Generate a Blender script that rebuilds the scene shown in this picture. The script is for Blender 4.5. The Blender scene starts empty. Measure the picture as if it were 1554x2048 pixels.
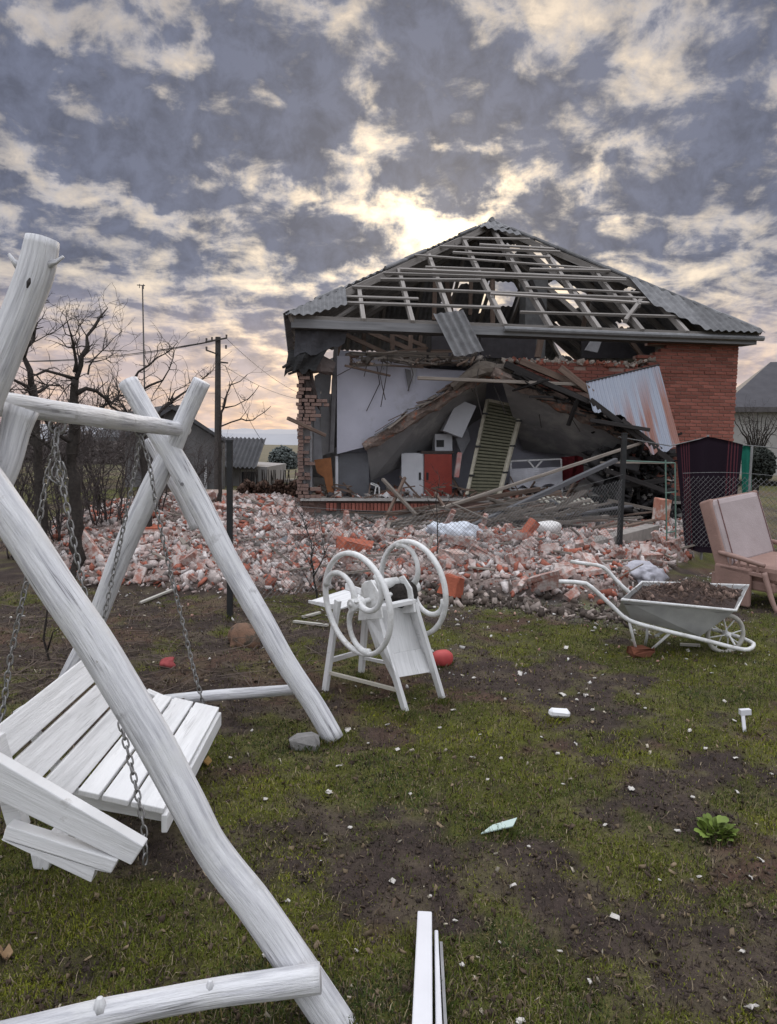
import bpy, bmesh, math, random
import numpy as np
from mathutils import Vector, Matrix

rng = np.random.default_rng(7)
random.seed(11)
SC = bpy.context.scene
COL = SC.collection
PI = math.pi

# ------------------------------------------------------------------ camera
FPX = 1480.0
PITCH, ROLL, EYE = math.radians(5.2), math.radians(1.0), 1.6
CAMP = np.array([0.0, 0.0, EYE])
_F = np.array([0, math.cos(PITCH), -math.sin(PITCH)])
_U0 = np.array([0, math.sin(PITCH), math.cos(PITCH)])
_R0 = np.array([1.0, 0, 0])
_R = _R0 * math.cos(ROLL) + _U0 * math.sin(ROLL)
_U = _U0 * math.cos(ROLL) - _R0 * math.sin(ROLL)
cam = bpy.data.cameras.new('camera')
cam.sensor_fit = 'VERTICAL'; cam.sensor_height = 24.0; cam.lens = 24.0 * FPX / 2048
cam.clip_start = 0.05; cam.clip_end = 5000
camo = bpy.data.objects.new('camera', cam); COL.objects.link(camo)
M = Matrix.Identity(4)
for i in range(3):
    M[i][0] = _R[i]; M[i][1] = _U[i]; M[i][2] = -_F[i]; M[i][3] = CAMP[i]
camo.matrix_world = M
SC.camera = camo

def ray(x, y): return _F + _R * (x - 777) / FPX + _U * (1024 - y) / FPX
def P(x, y, Y): d = ray(x, y); return CAMP + d * (Y / d[1])
def G(x, y, z=0.0): d = ray(x, y); return CAMP + d * ((z - EYE) / d[2])

# ------------------------------------------------------------------ exposure, world, sun
SC.view_settings.view_transform = 'Standard'
SC.view_settings.look = 'None'
SC.view_settings.exposure = 1.02
SC.view_settings.gamma = 1.0
SC.view_settings.use_curve_mapping = False
SC.cycles.max_bounces = 6
SC.cycles.diffuse_bounces = 3
SC.cycles.transparent_max_bounces = 8
SUN_EL, SUN_AZ = math.radians(17), math.radians(3.6)   # azimuth measured from +Y towards +X

W = bpy.data.worlds.new('World'); SC.world = W; W.use_nodes = True
nt = W.node_tree; nt.nodes.clear()
class ND:
    """small helper that writes shader nodes"""
    def __init__(s, nt): s.nt = nt
    def n(s, t, **k):
        o = s.nt.nodes.new(t)
        for a, b in k.items(): setattr(o, a, b)
        return o
    def put(s, sock, v):
        if isinstance(v, bpy.types.NodeSocket): s.nt.links.new(v, sock)
        else: sock.default_value = v
    def m(s, op, a, b=None, c=None, clamp=False):
        o = s.n('ShaderNodeMath', operation=op, use_clamp=clamp)
        s.put(o.inputs[0], a)
        if b is not None: s.put(o.inputs[1], b)
        if c is not None: s.put(o.inputs[2], c)
        return o.outputs[0]
    def v(s, op, a, b=None, out=0):
        o = s.n('ShaderNodeVectorMath', operation=op)
        s.put(o.inputs[0], a)
        if b is not None:
            s.put(o.inputs['Scale'] if op == 'SCALE' else o.inputs[1], b)
        return o.outputs['Value'] if op in ('LENGTH', 'DOT_PRODUCT') else o.outputs[0]
    def xyz(s, x, y, z=0.0):
        o = s.n('ShaderNodeCombineXYZ')
        for i, q in enumerate((x, y, z)): s.put(o.inputs[i], q)
        return o.outputs[0]
    def sep(s, a):
        o = s.n('ShaderNodeSeparateXYZ'); s.put(o.inputs[0], a); return o.outputs
    def noise(s, vec, scale, detail=4, rough=0.55, dist=0.0, out='Fac'):
        o = s.n('ShaderNodeTexNoise'); s.put(o.inputs['Vector'], vec)
        o.inputs['Scale'].default_value = scale; o.inputs['Detail'].default_value = detail
        o.inputs['Roughness'].default_value = rough; o.inputs['Distortion'].default_value = dist
        return o.outputs[out]
    def mix(s, f, a, b, bt='MIX'):
        o = s.n('ShaderNodeMix', data_type='RGBA', blend_type=bt)
        s.put(o.inputs[0], f)
        for i, q in ((6, a), (7, b)):
            s.put(o.inputs[i], q if isinstance(q, bpy.types.NodeSocket) else (*q, 1.0))
        return o.outputs[2]
    def rng(s, v, a, b, c=0.0, d=1.0, smooth=False):
        o = s.n('ShaderNodeMapRange'); o.interpolation_type = 'SMOOTHSTEP' if smooth else 'LINEAR'
        s.put(o.inputs[0], v)
        for i, q in enumerate((a, b, c, d)): o.inputs[1 + i].default_value = q
        return o.outputs[0]

def build_world():
    N = ND(nt)
    tc = N.n('ShaderNodeTexCoord').outputs['Generated']
    d = N.v('NORMALIZE', tc)
    dx, dy, dz = N.sep(d)
    sky = N.n('ShaderNodeTexSky', sky_type='NISHITA', sun_disc=False)
    sky.sun_elevation = SUN_EL; sky.sun_rotation = SUN_AZ
    sky.air_density = 1.0; sky.dust_density = 2.0
    # planar cloud-layer coordinates
    h = N.m('MAXIMUM', dz, 0.0)
    hz = N.m('ADD', h, 0.20)
    pl = N.xyz(N.m('DIVIDE', dx, hz), N.m('DIVIDE', dy, hz), 0.0)
    # cloud bank positions as slopes x/y and z/y ahead (+Y)
    yy = N.m('MAXIMUM', dy, 0.08)
    st0 = N.xyz(N.m('DIVIDE', dx, yy), N.m('DIVIDE', dz, yy), 0.0)
    big = N.noise(pl, 0.8, 7, 0.60, 0.5)
    fine = N.noise(pl, 6.0, 8, 0.60, 0.3)
    wisp = N.noise(d, 27.0, 8, 0.62, 0.3)
    wv = N.v('SUBTRACT', N.noise(st0, 5.5, 6, 0.64, 0.0, 'Color'), (0.5, 0.5, 0.5))
    st = N.v('ADD', st0, N.v('SCALE', wv, 0.26))
    front = N.rng(dy, 0.15, 0.5)
    tot = None
    blobs = [  # photograph direction, radii, tilt, amount (+ cloud, - gap)
        (130, 190, 250, 110, .25, 1.6), (330, 290, 140, 75, .35, 1.1), (700, 120, 260, 140, 0, 1.5),
        (520, 250, 120, 90, .4, .6), (890, 345, 125, 62, -.05, 1.3), (1105, 285, 75, 48, 0, .95), (1115, 430, 85, 75, .5, 1.6), (40, 60, 70, 40, 0, .8), (330, 60, 50, 40, .2, .8), (260, 330, 120, 50, .3, .9),
        (1440, 310, 190, 110, -.55, 1.6), (1530, 130, 80, 60, -.6, .6), (680, 470, 110, 58, .05, 1.6),
        (470, 490, 115, 45, 0, .75), (210, 515, 150, 45, 0, .7), (50, 400, 130, 42, .25, .8), (620, 300, 70, 70, .3, .8),
        (1010, 440, 60, 34, 0, .8), (1000, 210, 190, 65, -.1, .8), (1330, 470, 120, 40, -.2, .5), (1230, 200, 60, 45, -.6, .4),
        (870, 455, 80, 55, -.3, -2.2), (1010, 372, 130, 24, -.5, -1.3), (760, 395, 60, 40, .7, -1.5), (590, 390, 170, 30, .05, -1.3),
        (280, 437, 230, 22, .12, -.9), (60, 330, 130, 22, .55, -1.0), (330, 185, 36, 75, -.55, -.9), (110, 70, 35, 55, -.2, -.9),
        (400, 90, 24, 110, .15, -.8), (440, 320, 120, 22, -.15, -.7), (730, 305, 70, 36, -.3, -1.4), (1180, 330, 110, 20, -.85, -1.2),
        (1230, 420, 90, 30, .5, -1.0), (1310, 90, 70, 110, .7, -.6), (900, 280, 160, 24, .1, -1.1), (715, 550, 50, 24, .1, -1.5),
        (300, 590, 240, 24, 0, -.7), (570, 600, 90, 22, 0, -.6), (1180, 505, 160, 30, .35, -1.0), (1440, 560, 160, 22, -.1, -.4),
        (560, 200, 30, 40, .4, -.6), (1460, 60, 60, 40, .5, -.5),
    ]
    for (x, y, rx, ry, rot, a) in blobs:
        r = ray(x, y)
        mp = N.n('ShaderNodeMapping', vector_type='TEXTURE')
        N.put(mp.inputs['Vector'], st)
        mp.inputs['Location'].default_value = (r[0] / r[1], r[2] / r[1], 0)
        mp.inputs['Rotation'].default_value = (0, 0, -rot)
        mp.inputs['Scale'].default_value = (rx / FPX, ry / FPX, 1)
        q = N.v('DOT_PRODUCT', mp.outputs[0], mp.outputs[0])
        e = N.m('POWER', 2.718, N.m('MULTIPLY', q, -1.0))
        tot = N.m('MULTIPLY', e, a) if tot is None else N.m('MULTIPLY_ADD', e, a, tot)
    tot = N.m('MULTIPLY', tot, front)
    den = N.m('ADD', N.m('MULTIPLY_ADD', big, 1.3, -0.65), N.m('MULTIPLY_ADD', fine, 5.0, -2.5))
    den = N.m('ADD', den, N.m('MULTIPLY_ADD', wisp, 2.5, -1.25))
    den = N.m('ADD', den, N.m('MULTIPLY', tot, 0.58))
    den = N.m('ADD', den, 0.40)
    cov = N.rng(den, -0.95, 0.60, 0, 1, True)
    low = N.rng(dz, 0.17, 0.02, 0, 0.6, True)
    cov = N.m('ADD', N.m('MULTIPLY', cov, N.m('SUBTRACT', 1.0, low)), N.m('MULTIPLY', low, 0.56))
    # glow round the veiled sun
    sd = Vector((math.sin(SUN_AZ) * math.cos(SUN_EL), math.cos(SUN_AZ) * math.cos(SUN_EL), math.sin(SUN_EL)))
    ca = N.v('DOT_PRODUCT', d, tuple(sd))
    ang = N.m('ARCCOSINE', N.m('MINIMUM', ca, 1.0))
    g1 = N.m('POWER', 2.718, N.m('MULTIPLY', N.m('POWER', N.m('DIVIDE', ang, 0.036), 2.0), -1.0))
    g2 = N.m('POWER', 2.718, N.m('MULTIPLY', N.m('DIVIDE', ang, 0.22), -1.0))
    el = N.rng(dz, 0.05, 0.22, 0, 1, True)
    gap = N.mix(el, (0.37, 0.25, 0.21), (0.265, 0.228, 0.20))
    gap = N.mix(0.12, gap, N.v('SCALE', sky.outputs[0], 0.09))
    gap = N.mix(1.0, gap, N.v('SCALE', N.xyz(0.21, 0.14, 0.035), g2), 'ADD')
    gap = N.mix(1.0, gap, N.v('SCALE', N.xyz(0.22, 0.17, 0.07), g1), 'ADD')
    thick = N.rng(den, 0.05, 0.95, 0, 1, True)
    cl = N.mix(thick, N.mix(el, (0.235, 0.19, 0.185), (0.165, 0.160, 0.170)), N.mix(el, (0.19, 0.165, 0.175), (0.056, 0.063, 0.090)))
    # out-of-view sky behind is lightened, as front-lit cloud, to brighten the foreground
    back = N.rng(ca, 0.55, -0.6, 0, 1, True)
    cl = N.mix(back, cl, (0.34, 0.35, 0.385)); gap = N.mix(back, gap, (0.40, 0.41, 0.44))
    # sky above the view lifted like an overcast zenith to light the foreground
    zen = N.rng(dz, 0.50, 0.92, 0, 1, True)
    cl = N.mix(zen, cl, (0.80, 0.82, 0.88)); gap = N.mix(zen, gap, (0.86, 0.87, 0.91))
    cl = N.mix(N.rng(wisp, 0.38, 0.62), cl, N.v('SCALE', cl, 1.5))
    cl = N.mix(1.0, cl, N.v('SCALE', N.xyz(0.07, 0.055, 0.03), g2), 'ADD')
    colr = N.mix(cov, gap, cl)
    bg = N.n('ShaderNodeBackground')
    # the clouds are given on the same scale as the physical sky, hence x10 at strength 0.1
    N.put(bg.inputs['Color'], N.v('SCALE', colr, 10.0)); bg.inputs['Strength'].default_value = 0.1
    out = N.n('ShaderNodeOutputWorld'); nt.links.new(bg.outputs[0], out.inputs[0])
build_world()
W.cycles.sampling_method = 'MANUAL'; W.cycles.sample_map_resolution = 512

sl = bpy.data.lights.new('sun', 'SUN'); sl.energy = 0.9; sl.angle = math.radians(14); sl.color = (1.0, 0.86, 0.68)
so = bpy.data.objects.new('sun', sl); COL.objects.link(so)
_sd = Vector((math.sin(SUN_AZ) * math.cos(SUN_EL), math.cos(SUN_AZ) * math.cos(SUN_EL), math.sin(SUN_EL)))
so.rotation_euler = _sd.to_track_quat('Z', 'Y').to_euler()

# ------------------------------------------------------------------ materials
MATS = {}
def mat(name, c1, c2=None, scale=6.0, rough=0.8, bump=0.0, bscale=None, metal=0.0, rnd=0.0, detail=5,
        uvgrain=False, cracks=0.0, crackcol=(0.05, 0.045, 0.045), spots=None, vcol=False, sss=0, alpha=None, trans=0):
    if name in MATS: return MATS[name]
    m = bpy.data.materials.new(name); m.use_nodes = True
    t = m.node_tree; N = ND(t)
    b = t.nodes['Principled BSDF']
    tc = N.n('ShaderNodeTexCoord')
    vec = tc.outputs['Object']
    if uvgrain:
        uvn = N.n('ShaderNodeUVMap').outputs[0]
        vec = N.v('MULTIPLY', uvn, (1.0, 0.06, 1.0))
        oi = N.n('ShaderNodeObjectInfo').outputs['Random']
        vec = N.v('ADD', vec, N.xyz(N.m('MULTIPLY', oi, 37.0), N.m('MULTIPLY', oi, 11.0), 0))
    c2 = c2 or tuple(q * 0.6 for q in c1)
    f = N.rng(N.noise(vec, scale, detail, 0.6), *((0.44, 0.74) if name.startswith('white_paint') else (0.3, 0.7)))
    if vcol:
        a = N.n('ShaderNodeVertexColor'); a.layer_name = 'Col'
        col = N.mix(f, N.v('SCALE', a.outputs[0], 0.72), N.v('SCALE', a.outputs[0], 1.22))
    else:
        col = N.mix(f, c1, c2)
    if uvgrain and cracks:
        v2 = N.v('MULTIPLY', uvn, (1.0, 0.035, 1.0)); v2 = N.v('ADD', v2, N.xyz(N.m('MULTIPLY', oi, 19.0), N.m('MULTIPLY', oi, 5.0), 0))
        k = N.rng(N.m('ABSOLUTE', N.m('SUBTRACT', N.noise(v2, 30, 3, 0.5), 0.5)), 0.0, 0.018, 1, 0)
        k2 = N.rng(N.noise(N.v('MULTIPLY', uvn, (1, .3, 1)), 7, 3), 0.50, 0.60)
        k = N.m('MULTIPLY', N.m('MULTIPLY', k, k2), cracks)
        col = N.mix(k, col, crackcol)
    if spots:   # (colour, scale, low, high)
        for (sc, ss, lo, hi) in spots:
            s_ = N.rng(N.noise(tc.outputs['Object'], ss, 5, 0.65), lo, hi)
            col = N.mix(s_, col, sc)
    if rnd:
        oi2 = N.n('ShaderNodeObjectInfo').outputs['Random']
        col = N.mix(1.0, col, N.v('SCALE', N.xyz(1, 1, 1), N.rng(oi2, 0, 1, 1 - rnd, 1 + rnd)), 'MULTIPLY')
    N.put(b.inputs['Base Color'], col)
    b.inputs['Roughness'].default_value = rough; b.inputs['Metallic'].default_value = metal
    b.inputs['Specular IOR Level'].default_value = 0.3
    if trans: b.inputs['Transmission Weight'].default_value = trans
    if bump:
        bn = N.n('ShaderNodeBump'); bn.inputs['Strength'].default_value = bump; bn.inputs['Distance'].default_value = 0.02
        bs = bscale or scale * 2.5
        N.put(bn.inputs['Height'], N.noise(vec, bs, 6, 0.65))
        t.links.new(bn.outputs[0], b.inputs['Normal'])
    MATS[name] = m
    return m

WHITE_LOG = lambda: mat('white_paint_log', (0.73, 0.73, 0.745), (0.34, 0.34, 0.37), 46, 0.7, 0.7, 50, uvgrain=True, cracks=1.0, crackcol=(0.12, 0.115, 0.12),
                        spots=[((0.34, 0.33, 0.34), 10, 0.60, 0.72), ((0.66, 0.66, 0.66), 5, 0.5, 0.65), ((0.30, 0.26, 0.21), 26, 0.70, 0.76)])
WHITE_WOOD = lambda: mat('white_paint_board', (0.77, 0.77, 0.77), (0.58, 0.58, 0.58), 24, 0.55, 0.35, 40, uvgrain=True, cracks=0.5, crackcol=(0.24, 0.23, 0.23),
                         spots=[((0.5, 0.49, 0.47), 14, 0.66, 0.78)])
WHITE_METAL = lambda: mat('white_paint_metal', (0.76, 0.76, 0.75), (0.56, 0.56, 0.55), 14, 0.5, 0.25, 60, spots=[((0.34, 0.25, 0.19), 26, 0.64, 0.72), ((0.55, 0.54, 0.51), 8, 0.55, 0.7)])
CHAIN = lambda: mat('galvanised_chain', (0.36, 0.36, 0.36), (0.2, 0.19, 0.18), 60, 0.42, metal=0.8)
OLD_WOOD = lambda: mat('old_grey_wood', (0.27, 0.235, 0.205), (0.14, 0.12, 0.10), 26, 0.85, 0.4, 50, uvgrain=True, cracks=0.5, rnd=0.3)
ROOF_WOOD = lambda: mat('roof_timber', (0.30, 0.28, 0.26), (0.19, 0.17, 0.155), 26, 0.85, 0.4, 50, uvgrain=True, cracks=0.4, rnd=0.25)
BROWN_WOOD = lambda: mat('brown_wood', (0.19, 0.135, 0.105), (0.095, 0.066, 0.052), 26, 0.8, 0.4, 50, uvgrain=True, cracks=0.4, rnd=0.3)
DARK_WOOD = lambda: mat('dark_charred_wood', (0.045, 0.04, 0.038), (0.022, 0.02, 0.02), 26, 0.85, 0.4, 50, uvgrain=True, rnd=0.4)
BARK = lambda: mat('bark', (0.055, 0.046, 0.04), (0.026, 0.022, 0.02), 30, 0.9, 0.6, 60)
BRICK = lambda: mat('red_brick', (0.31, 0.112, 0.082), (0.225, 0.082, 0.064), 14, 0.88, 0.4, 60, rnd=0.26, spots=[((0.38, 0.27, 0.23), 7, 0.62, 0.8)])
BRICK_RUB = lambda: mat('dusty_red_brick', (0.32, 0.125, 0.09), (0.37, 0.25, 0.215), 9, 0.92, 0.5, 50, rnd=0.25, spots=[((0.50, 0.44, 0.41), 11, 0.42, 0.60)])
MORTAR = lambda: mat('mortar', (0.34, 0.24, 0.20), (0.24, 0.17, 0.145), 20, 0.95, 0.4)
ASB = lambda: mat('grey_slate_sheet', (0.23, 0.23, 0.235), (0.13, 0.13, 0.135), 5, 0.85, 0.25, 30, rnd=0.3)
PLASTER = lambda: mat('grey_plaster', (0.34, 0.33, 0.33), (0.25, 0.24, 0.24), 3, 0.9, 0.25, 25)
CONC = lambda: mat('concrete', (0.34, 0.31, 0.28), (0.22, 0.2, 0.185), 8, 0.92, 0.5, 30)
BLACKM = lambda: mat('black_paint_metal', (0.018, 0.019, 0.02), (0.03, 0.03, 0.03), 20, 0.5)
VCOL = lambda: mat('rubble_mix', (1, 1, 1), scale=30, rough=0.92, bump=0.3, vcol=True)

# ------------------------------------------------------------------ mesh helpers
class MB:
    def __init__(s): s.v = []; s.f = []; s.uv = []; s.c = []
    def add(s, verts, faces, uvs=None, col=None):
        o = len(s.v)
        s.v.extend([tuple(map(float, q)) for q in verts])
        for i, f in enumerate(faces):
            s.f.append([o + k for k in f])
            s.uv.append(uvs[i] if uvs else [(0.0, 0.0)] * len(f))
        if col is not None: s.c.extend([col] * len(verts))
        return s
    def frame(s, p0, p1, up=(0, 0, 1)):
        p0, p1 = np.array(p0, float), np.array(p1, float)
        a = p1 - p0; L = np.linalg.norm(a); a = a / L
        up = np.array(up, float)
        if abs(a @ up) > 0.98: up = np.array([0, 1.0, 0]) if abs(a[1]) < 0.9 else np.array([1.0, 0, 0])
        b = np.cross(up, a); b /= np.linalg.norm(b); c = np.cross(a, b)
        return p0, p1, a, b, c, L
    def beam(s, p0, p1, w, h, up=(0, 0, 1), w2=None, h2=None):
        """board from p0 to p1; w sideways, h along up"""
        p0, p1, a, b, c, L = s.frame(p0, p1, up)
        w2 = w if w2 is None else w2; h2 = h if h2 is None else h2
        V = [p0 + b * w / 2 * i + c * h / 2 * j for i, j in ((-1, -1), (1, -1), (1, 1), (-1, 1))] + \
            [p1 + b * w2 / 2 * i + c * h2 / 2 * j for i, j in ((-1, -1), (1, -1), (1, 1), (-1, 1))]
        F = [(0, 3, 2, 1), (4, 5, 6, 7), (0, 1, 5, 4), (1, 2, 6, 5), (2, 3, 7, 6), (3, 0, 4, 7)]
        U = [[(0, 0), (0, h), (w, h), (w, 0)], [(0, 0), (w, 0), (w, h), (0, h)]]
        o = 0
        for k in range(4):
            ww = (w, h, w, h)[k]
            U.append([(o, 0), (o + ww, 0), (o + ww, L), (o, L)]); o += ww
        return s.add(V, F, U)
    def box(s, c, size, rz=0.0, R=None):
        c = np.array(c, float); sx, sy, sz = [q / 2 for q in size]
        if R is None:
            R = np.array([[math.cos(rz), -math.sin(rz), 0], [math.sin(rz), math.cos(rz), 0], [0, 0, 1]])
        V = [c + R @ np.array([i * sx, j * sy, k * sz]) for k in (-1, 1) for i, j in ((-1, -1), (1, -1), (1, 1), (-1, 1))]
        F = [(0, 3, 2, 1), (4, 5, 6, 7), (0, 1, 5, 4), (1, 2, 6, 5), (2, 3, 7, 6), (3, 0, 4, 7)]
        S = [(sx, sy), (sx, sy), (sx, sz), (sy, sz), (sx, sz), (sy, sz)]
        return s.add(V, F, [[(0, 0), (2 * a, 0), (2 * a, 2 * b), (0, 2 * b)] for a, b in S])
    def slab(s, quad, off, swap=False):
        """quad (any polygon) extruded by vector off"""
        n = len(quad); q = [np.array(p, float) for p in quad]; off = np.array(off, float)
        V = q + [p + off for p in q]
        F = [tuple(range(n)), tuple(range(2 * n - 1, n - 1, -1))] + [(i, i + n, (i + 1) % n + n, (i + 1) % n) for i in range(n)]
        e = q[1] - q[0]; e = e / (np.linalg.norm(e) + 1e-9)
        g = q[-1] - q[0]; g = g - e * (g @ e); g = g / (np.linalg.norm(g) + 1e-9)
        uv = [((p - q[0]) @ e, (p - q[0]) @ g) for p in q]
        if swap: uv = [(v_, u_) for u_, v_ in uv]
        U = [uv, uv[::-1]] + [[uv[i], uv[i], uv[(i + 1) % n], uv[(i + 1) % n]] for i in range(n)]
        return s.add(V, F, U)
    def tube(s, pts, radii, seg=8, cap=True, closed=False, wob=0.0, wseed=0):
        pts = [np.array(p, float) for p in pts]; n = len(pts)
        if np.isscalar(radii): radii = [radii] * n
        T = []
        for i in range(n):
            a = pts[(i + 1) % n] if (closed or i < n - 1) else pts[i]
            b = pts[i - 1] if (closed or i > 0) else pts[i]
            t = a - b; T.append(t / (np.linalg.norm(t) + 1e-9))
        up = np.array([0, 0, 1.0]) if abs(T[0][2]) < 0.9 else np.array([1.0, 0, 0])
        nb = np.cross(T[0], up); nb /= np.linalg.norm(nb)
        V = []; L = 0; Ls = []
        for i in range(n):
            nb = nb - T[i] * (nb @ T[i]); nb /= np.linalg.norm(nb) + 1e-9
            bb = np.cross(T[i], nb)
            if i: L += np.linalg.norm(pts[i] - pts[i - 1])
            Ls.append(L)
            for k in range(seg):
                th = 2 * PI * k / seg; r = radii[i]
                if wob:
                    r *= 1 + wob * (0.5 * math.sin(3 * th + wseed + L * 5) + 0.6 * math.sin(2 * th - L * 8 + wseed * 2) + 0.35 * math.sin(5 * th + L * 21 + wseed) + 0.5 * math.sin(L * 13 + wseed * 3 + th))
                V.append(pts[i] + (nb * math.cos(th) + bb * math.sin(th)) * r)
        F = []; U = []
        r0 = max(radii)
        for i in range(n if closed else n - 1):
            j = (i + 1) % n
            for k in range(seg):
                k2 = (k + 1) % seg
                F.append((i * seg + k, i * seg + k2, j * seg + k2, j * seg + k))
                u0, u1 = k / seg * 2 * PI * r0, (k + 1) / seg * 2 * PI * r0
                l0 = Ls[i]; l1 = Ls[j] if j else Ls[i] + 0.02
                U.append([(u0, l0), (u1, l0), (u1, l1), (u0, l1)])
        if cap and not closed:
            F.append(tuple(range(seg))[::-1]); U.append([(0, 0)] * seg)
            F.append(tuple((n - 1) * seg + k for k in range(seg))); U.append([(0, 0)] * seg)
        return s.add(V, F, U)
    def log(s, ctrl, radii, step=0.045, seg=20, wob=0.03, wseed=0):
        pts, rr = resample(ctrl, radii, step)
        return s.tube(pts, rr, seg, wob=wob, wseed=wseed)
    def build(s, name, m, parent=None, label=None, cat=None, group=None, kind=None, smooth=False, bevel=0.0, loc=None):
        me = bpy.data.meshes.new(name)
        V = np.array(s.v)
        if parent is not None:
            base = np.array(ROOTLOC.get(parent.name, (0, 0, 0)))
        elif loc is not None: base = np.array(loc, float)
        elif kind == 'structure': base = np.zeros(3)
        else:
            base = np.array([(V[:, 0].min() + V[:, 0].max()) / 2, (V[:, 1].min() + V[:, 1].max()) / 2, V[:, 2].min()])
        me.from_pydata((V - base).tolist(), [], s.f)
        uvl = me.uv_layers.new(name='UVMap')
        flat = np.array([q for f in s.uv for q in f], dtype=np.float32).ravel()
        uvl.data.foreach_set('uv', flat)
        if s.c:
            ca = me.color_attributes.new('Col', 'FLOAT_COLOR', 'POINT')
            ca.data.foreach_set('color', np.array([(*c, 1.0) for c in s.c], dtype=np.float32).ravel())
        if m: me.materials.append(m)
        if smooth: me.polygons.foreach_set('use_smooth', [True] * len(me.polygons))
        me.update()
        o = bpy.data.objects.new(name, me); COL.objects.link(o)
        if parent is not None:
            o.parent = parent; ROOTLOC[o.name] = ROOTLOC.get(parent.name, (0, 0, 0))
        else: o.location = base; ROOTLOC[o.name] = tuple(base)
        tag(o, label, cat, group, kind)
        if bevel:
            bv = o.modifiers.new('bevel', 'BEVEL'); bv.width = bevel; bv.segments = 2; bv.limit_method = 'ANGLE'
        return o

ROOTLOC = {}
def tag(o, label=None, cat=None, group=None, kind=None):
    if label: o['label'] = label
    if cat: o['category'] = cat
    if group: o['group'] = group
    if kind: o['kind'] = kind
    return o
def thing(name, label, cat, loc, group=None):
    o = bpy.data.objects.new(name, None); COL.objects.link(o)
    o.empty_display_size = 0.1
    o.location = loc; ROOTLOC[o.name] = tuple(loc)
    return tag(o, label, cat, group)
def place(name, me, parent, loc, rot=(0, 0, 0), scale=(1, 1, 1), label=None, cat=None, group=None, kind=None):
    o = bpy.data.objects.new(name, me); COL.objects.link(o)
    b = np.array(ROOTLOC.get(parent.name, (0, 0, 0))) if parent is not None else np.zeros(3)
    if parent is not None: o.parent = parent
    o.location = np.array(loc, float) - b
    if isinstance(rot, Matrix): o.rotation_euler = rot.to_euler()
    else: o.rotation_euler = rot
    o.scale = scale
    return tag(o, label, cat, group, kind)
def mesh_only(mb, name, m, smooth=False):
    me = bpy.data.meshes.new(name); me.from_pydata(mb.v, [], mb.f)
    uvl = me.uv_layers.new(name='UVMap')
    uvl.data.foreach_set('uv', np.array([q for f in mb.uv for q in f], dtype=np.float32).ravel())
    me.materials.append(m)
    if smooth: me.polygons.foreach_set('use_smooth', [True] * len(me.polygons))
    return me
def resample(ctrl, radii, step):
    c = [np.array(p, float) for p in ctrl]; n = len(c)
    if np.isscalar(radii): radii = [radii] * n
    out = []; rr = []
    for i in range(n - 1):
        p0, p1, p2, p3 = c[max(i - 1, 0)], c[i], c[i + 1], c[min(i + 2, n - 1)]
        k = max(1, int(np.linalg.norm(p2 - p1) / step))
        for j in range(k):
            t = j / k
            out.append(0.5 * (2 * p1 + (p2 - p0) * t + (2 * p0 - 5 * p1 + 4 * p2 - p3) * t * t + (3 * p1 - p0 - 3 * p2 + p3) * t ** 3))
            rr.append(radii[i] * (1 - t) + radii[i + 1] * t)
    out.append(c[-1]); rr.append(radii[-1])
    return out, rr
def fast_mesh(name, V, F, m, cols=None, kind='stuff', label=None, cat=None, parent=None, smooth=False):
    """V (n,3), F (m,k) arrays -> one object"""
    V = np.asarray(V, np.float32); F = np.asarray(F, np.int32); k = F.shape[1]
    me = bpy.data.meshes.new(name)
    me.vertices.add(len(V)); me.vertices.foreach_set('co', V.ravel())
    me.loops.add(F.size); me.loops.foreach_set('vertex_index', F.ravel())
    me.polygons.add(len(F)); me.polygons.foreach_set('loop_start', np.arange(0, F.size, k, dtype=np.int32))
    try: me.polygons.foreach_set('loop_total', np.full(len(F), k, np.int32))
    except Exception: pass
    if smooth: me.polygons.foreach_set('use_smooth', np.ones(len(F), bool))
    me.update(calc_edges=True); me.validate()
    if cols is not None:
        ca = me.color_attributes.new('Col', 'FLOAT_COLOR', 'POINT')
        ca.data.foreach_set('color', np.concatenate([cols, np.ones((len(cols), 1))], 1).astype(np.float32).ravel())
    if m: me.materials.append(m)
    o = bpy.data.objects.new(name, me); COL.objects.link(o)
    if parent is not None:
        o.parent = parent
        b = ROOTLOC.get(parent.name, (0, 0, 0)); o.location = (-b[0], -b[1], -b[2])
    return tag(o, label, cat, None, kind)

# value noise
_LAT = rng.random((512, 512))
def vnoise(x, y):
    x = np.asarray(x, float); y = np.asarray(y, float)
    xi = np.floor(x).astype(int); yi = np.floor(y).astype(int)
    fx = x - xi; fy = y - yi
    fx = fx * fx * (3 - 2 * fx); fy = fy * fy * (3 - 2 * fy)
    g = lambda a, b: _LAT[a % 512, b % 512]
    return (g(xi, yi) * (1 - fx) + g(xi + 1, yi) * fx) * (1 - fy) + (g(xi, yi + 1) * (1 - fx) + g(xi + 1, yi + 1) * fx) * fy
def fbm(x, y, sc, oct=4, off=0.0):
    t = 0; a = 0.5; n = 0
    for k in range(oct):
        t = t + a * vnoise(x * sc + off + k * 17.3, y * sc + off * 1.7 + k * 9.1); n += a; a *= 0.5; sc *= 2.0
    return t / n
def sstep(v, a, b):
    t = np.clip((v - a) / (b - a), 0, 1); return t * t * (3 - 2 * t)

def rand_rot():
    q = rng.normal(size=4); q /= np.linalg.norm(q)
    from mathutils import Quaternion
    return Quaternion(q).to_matrix()
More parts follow.
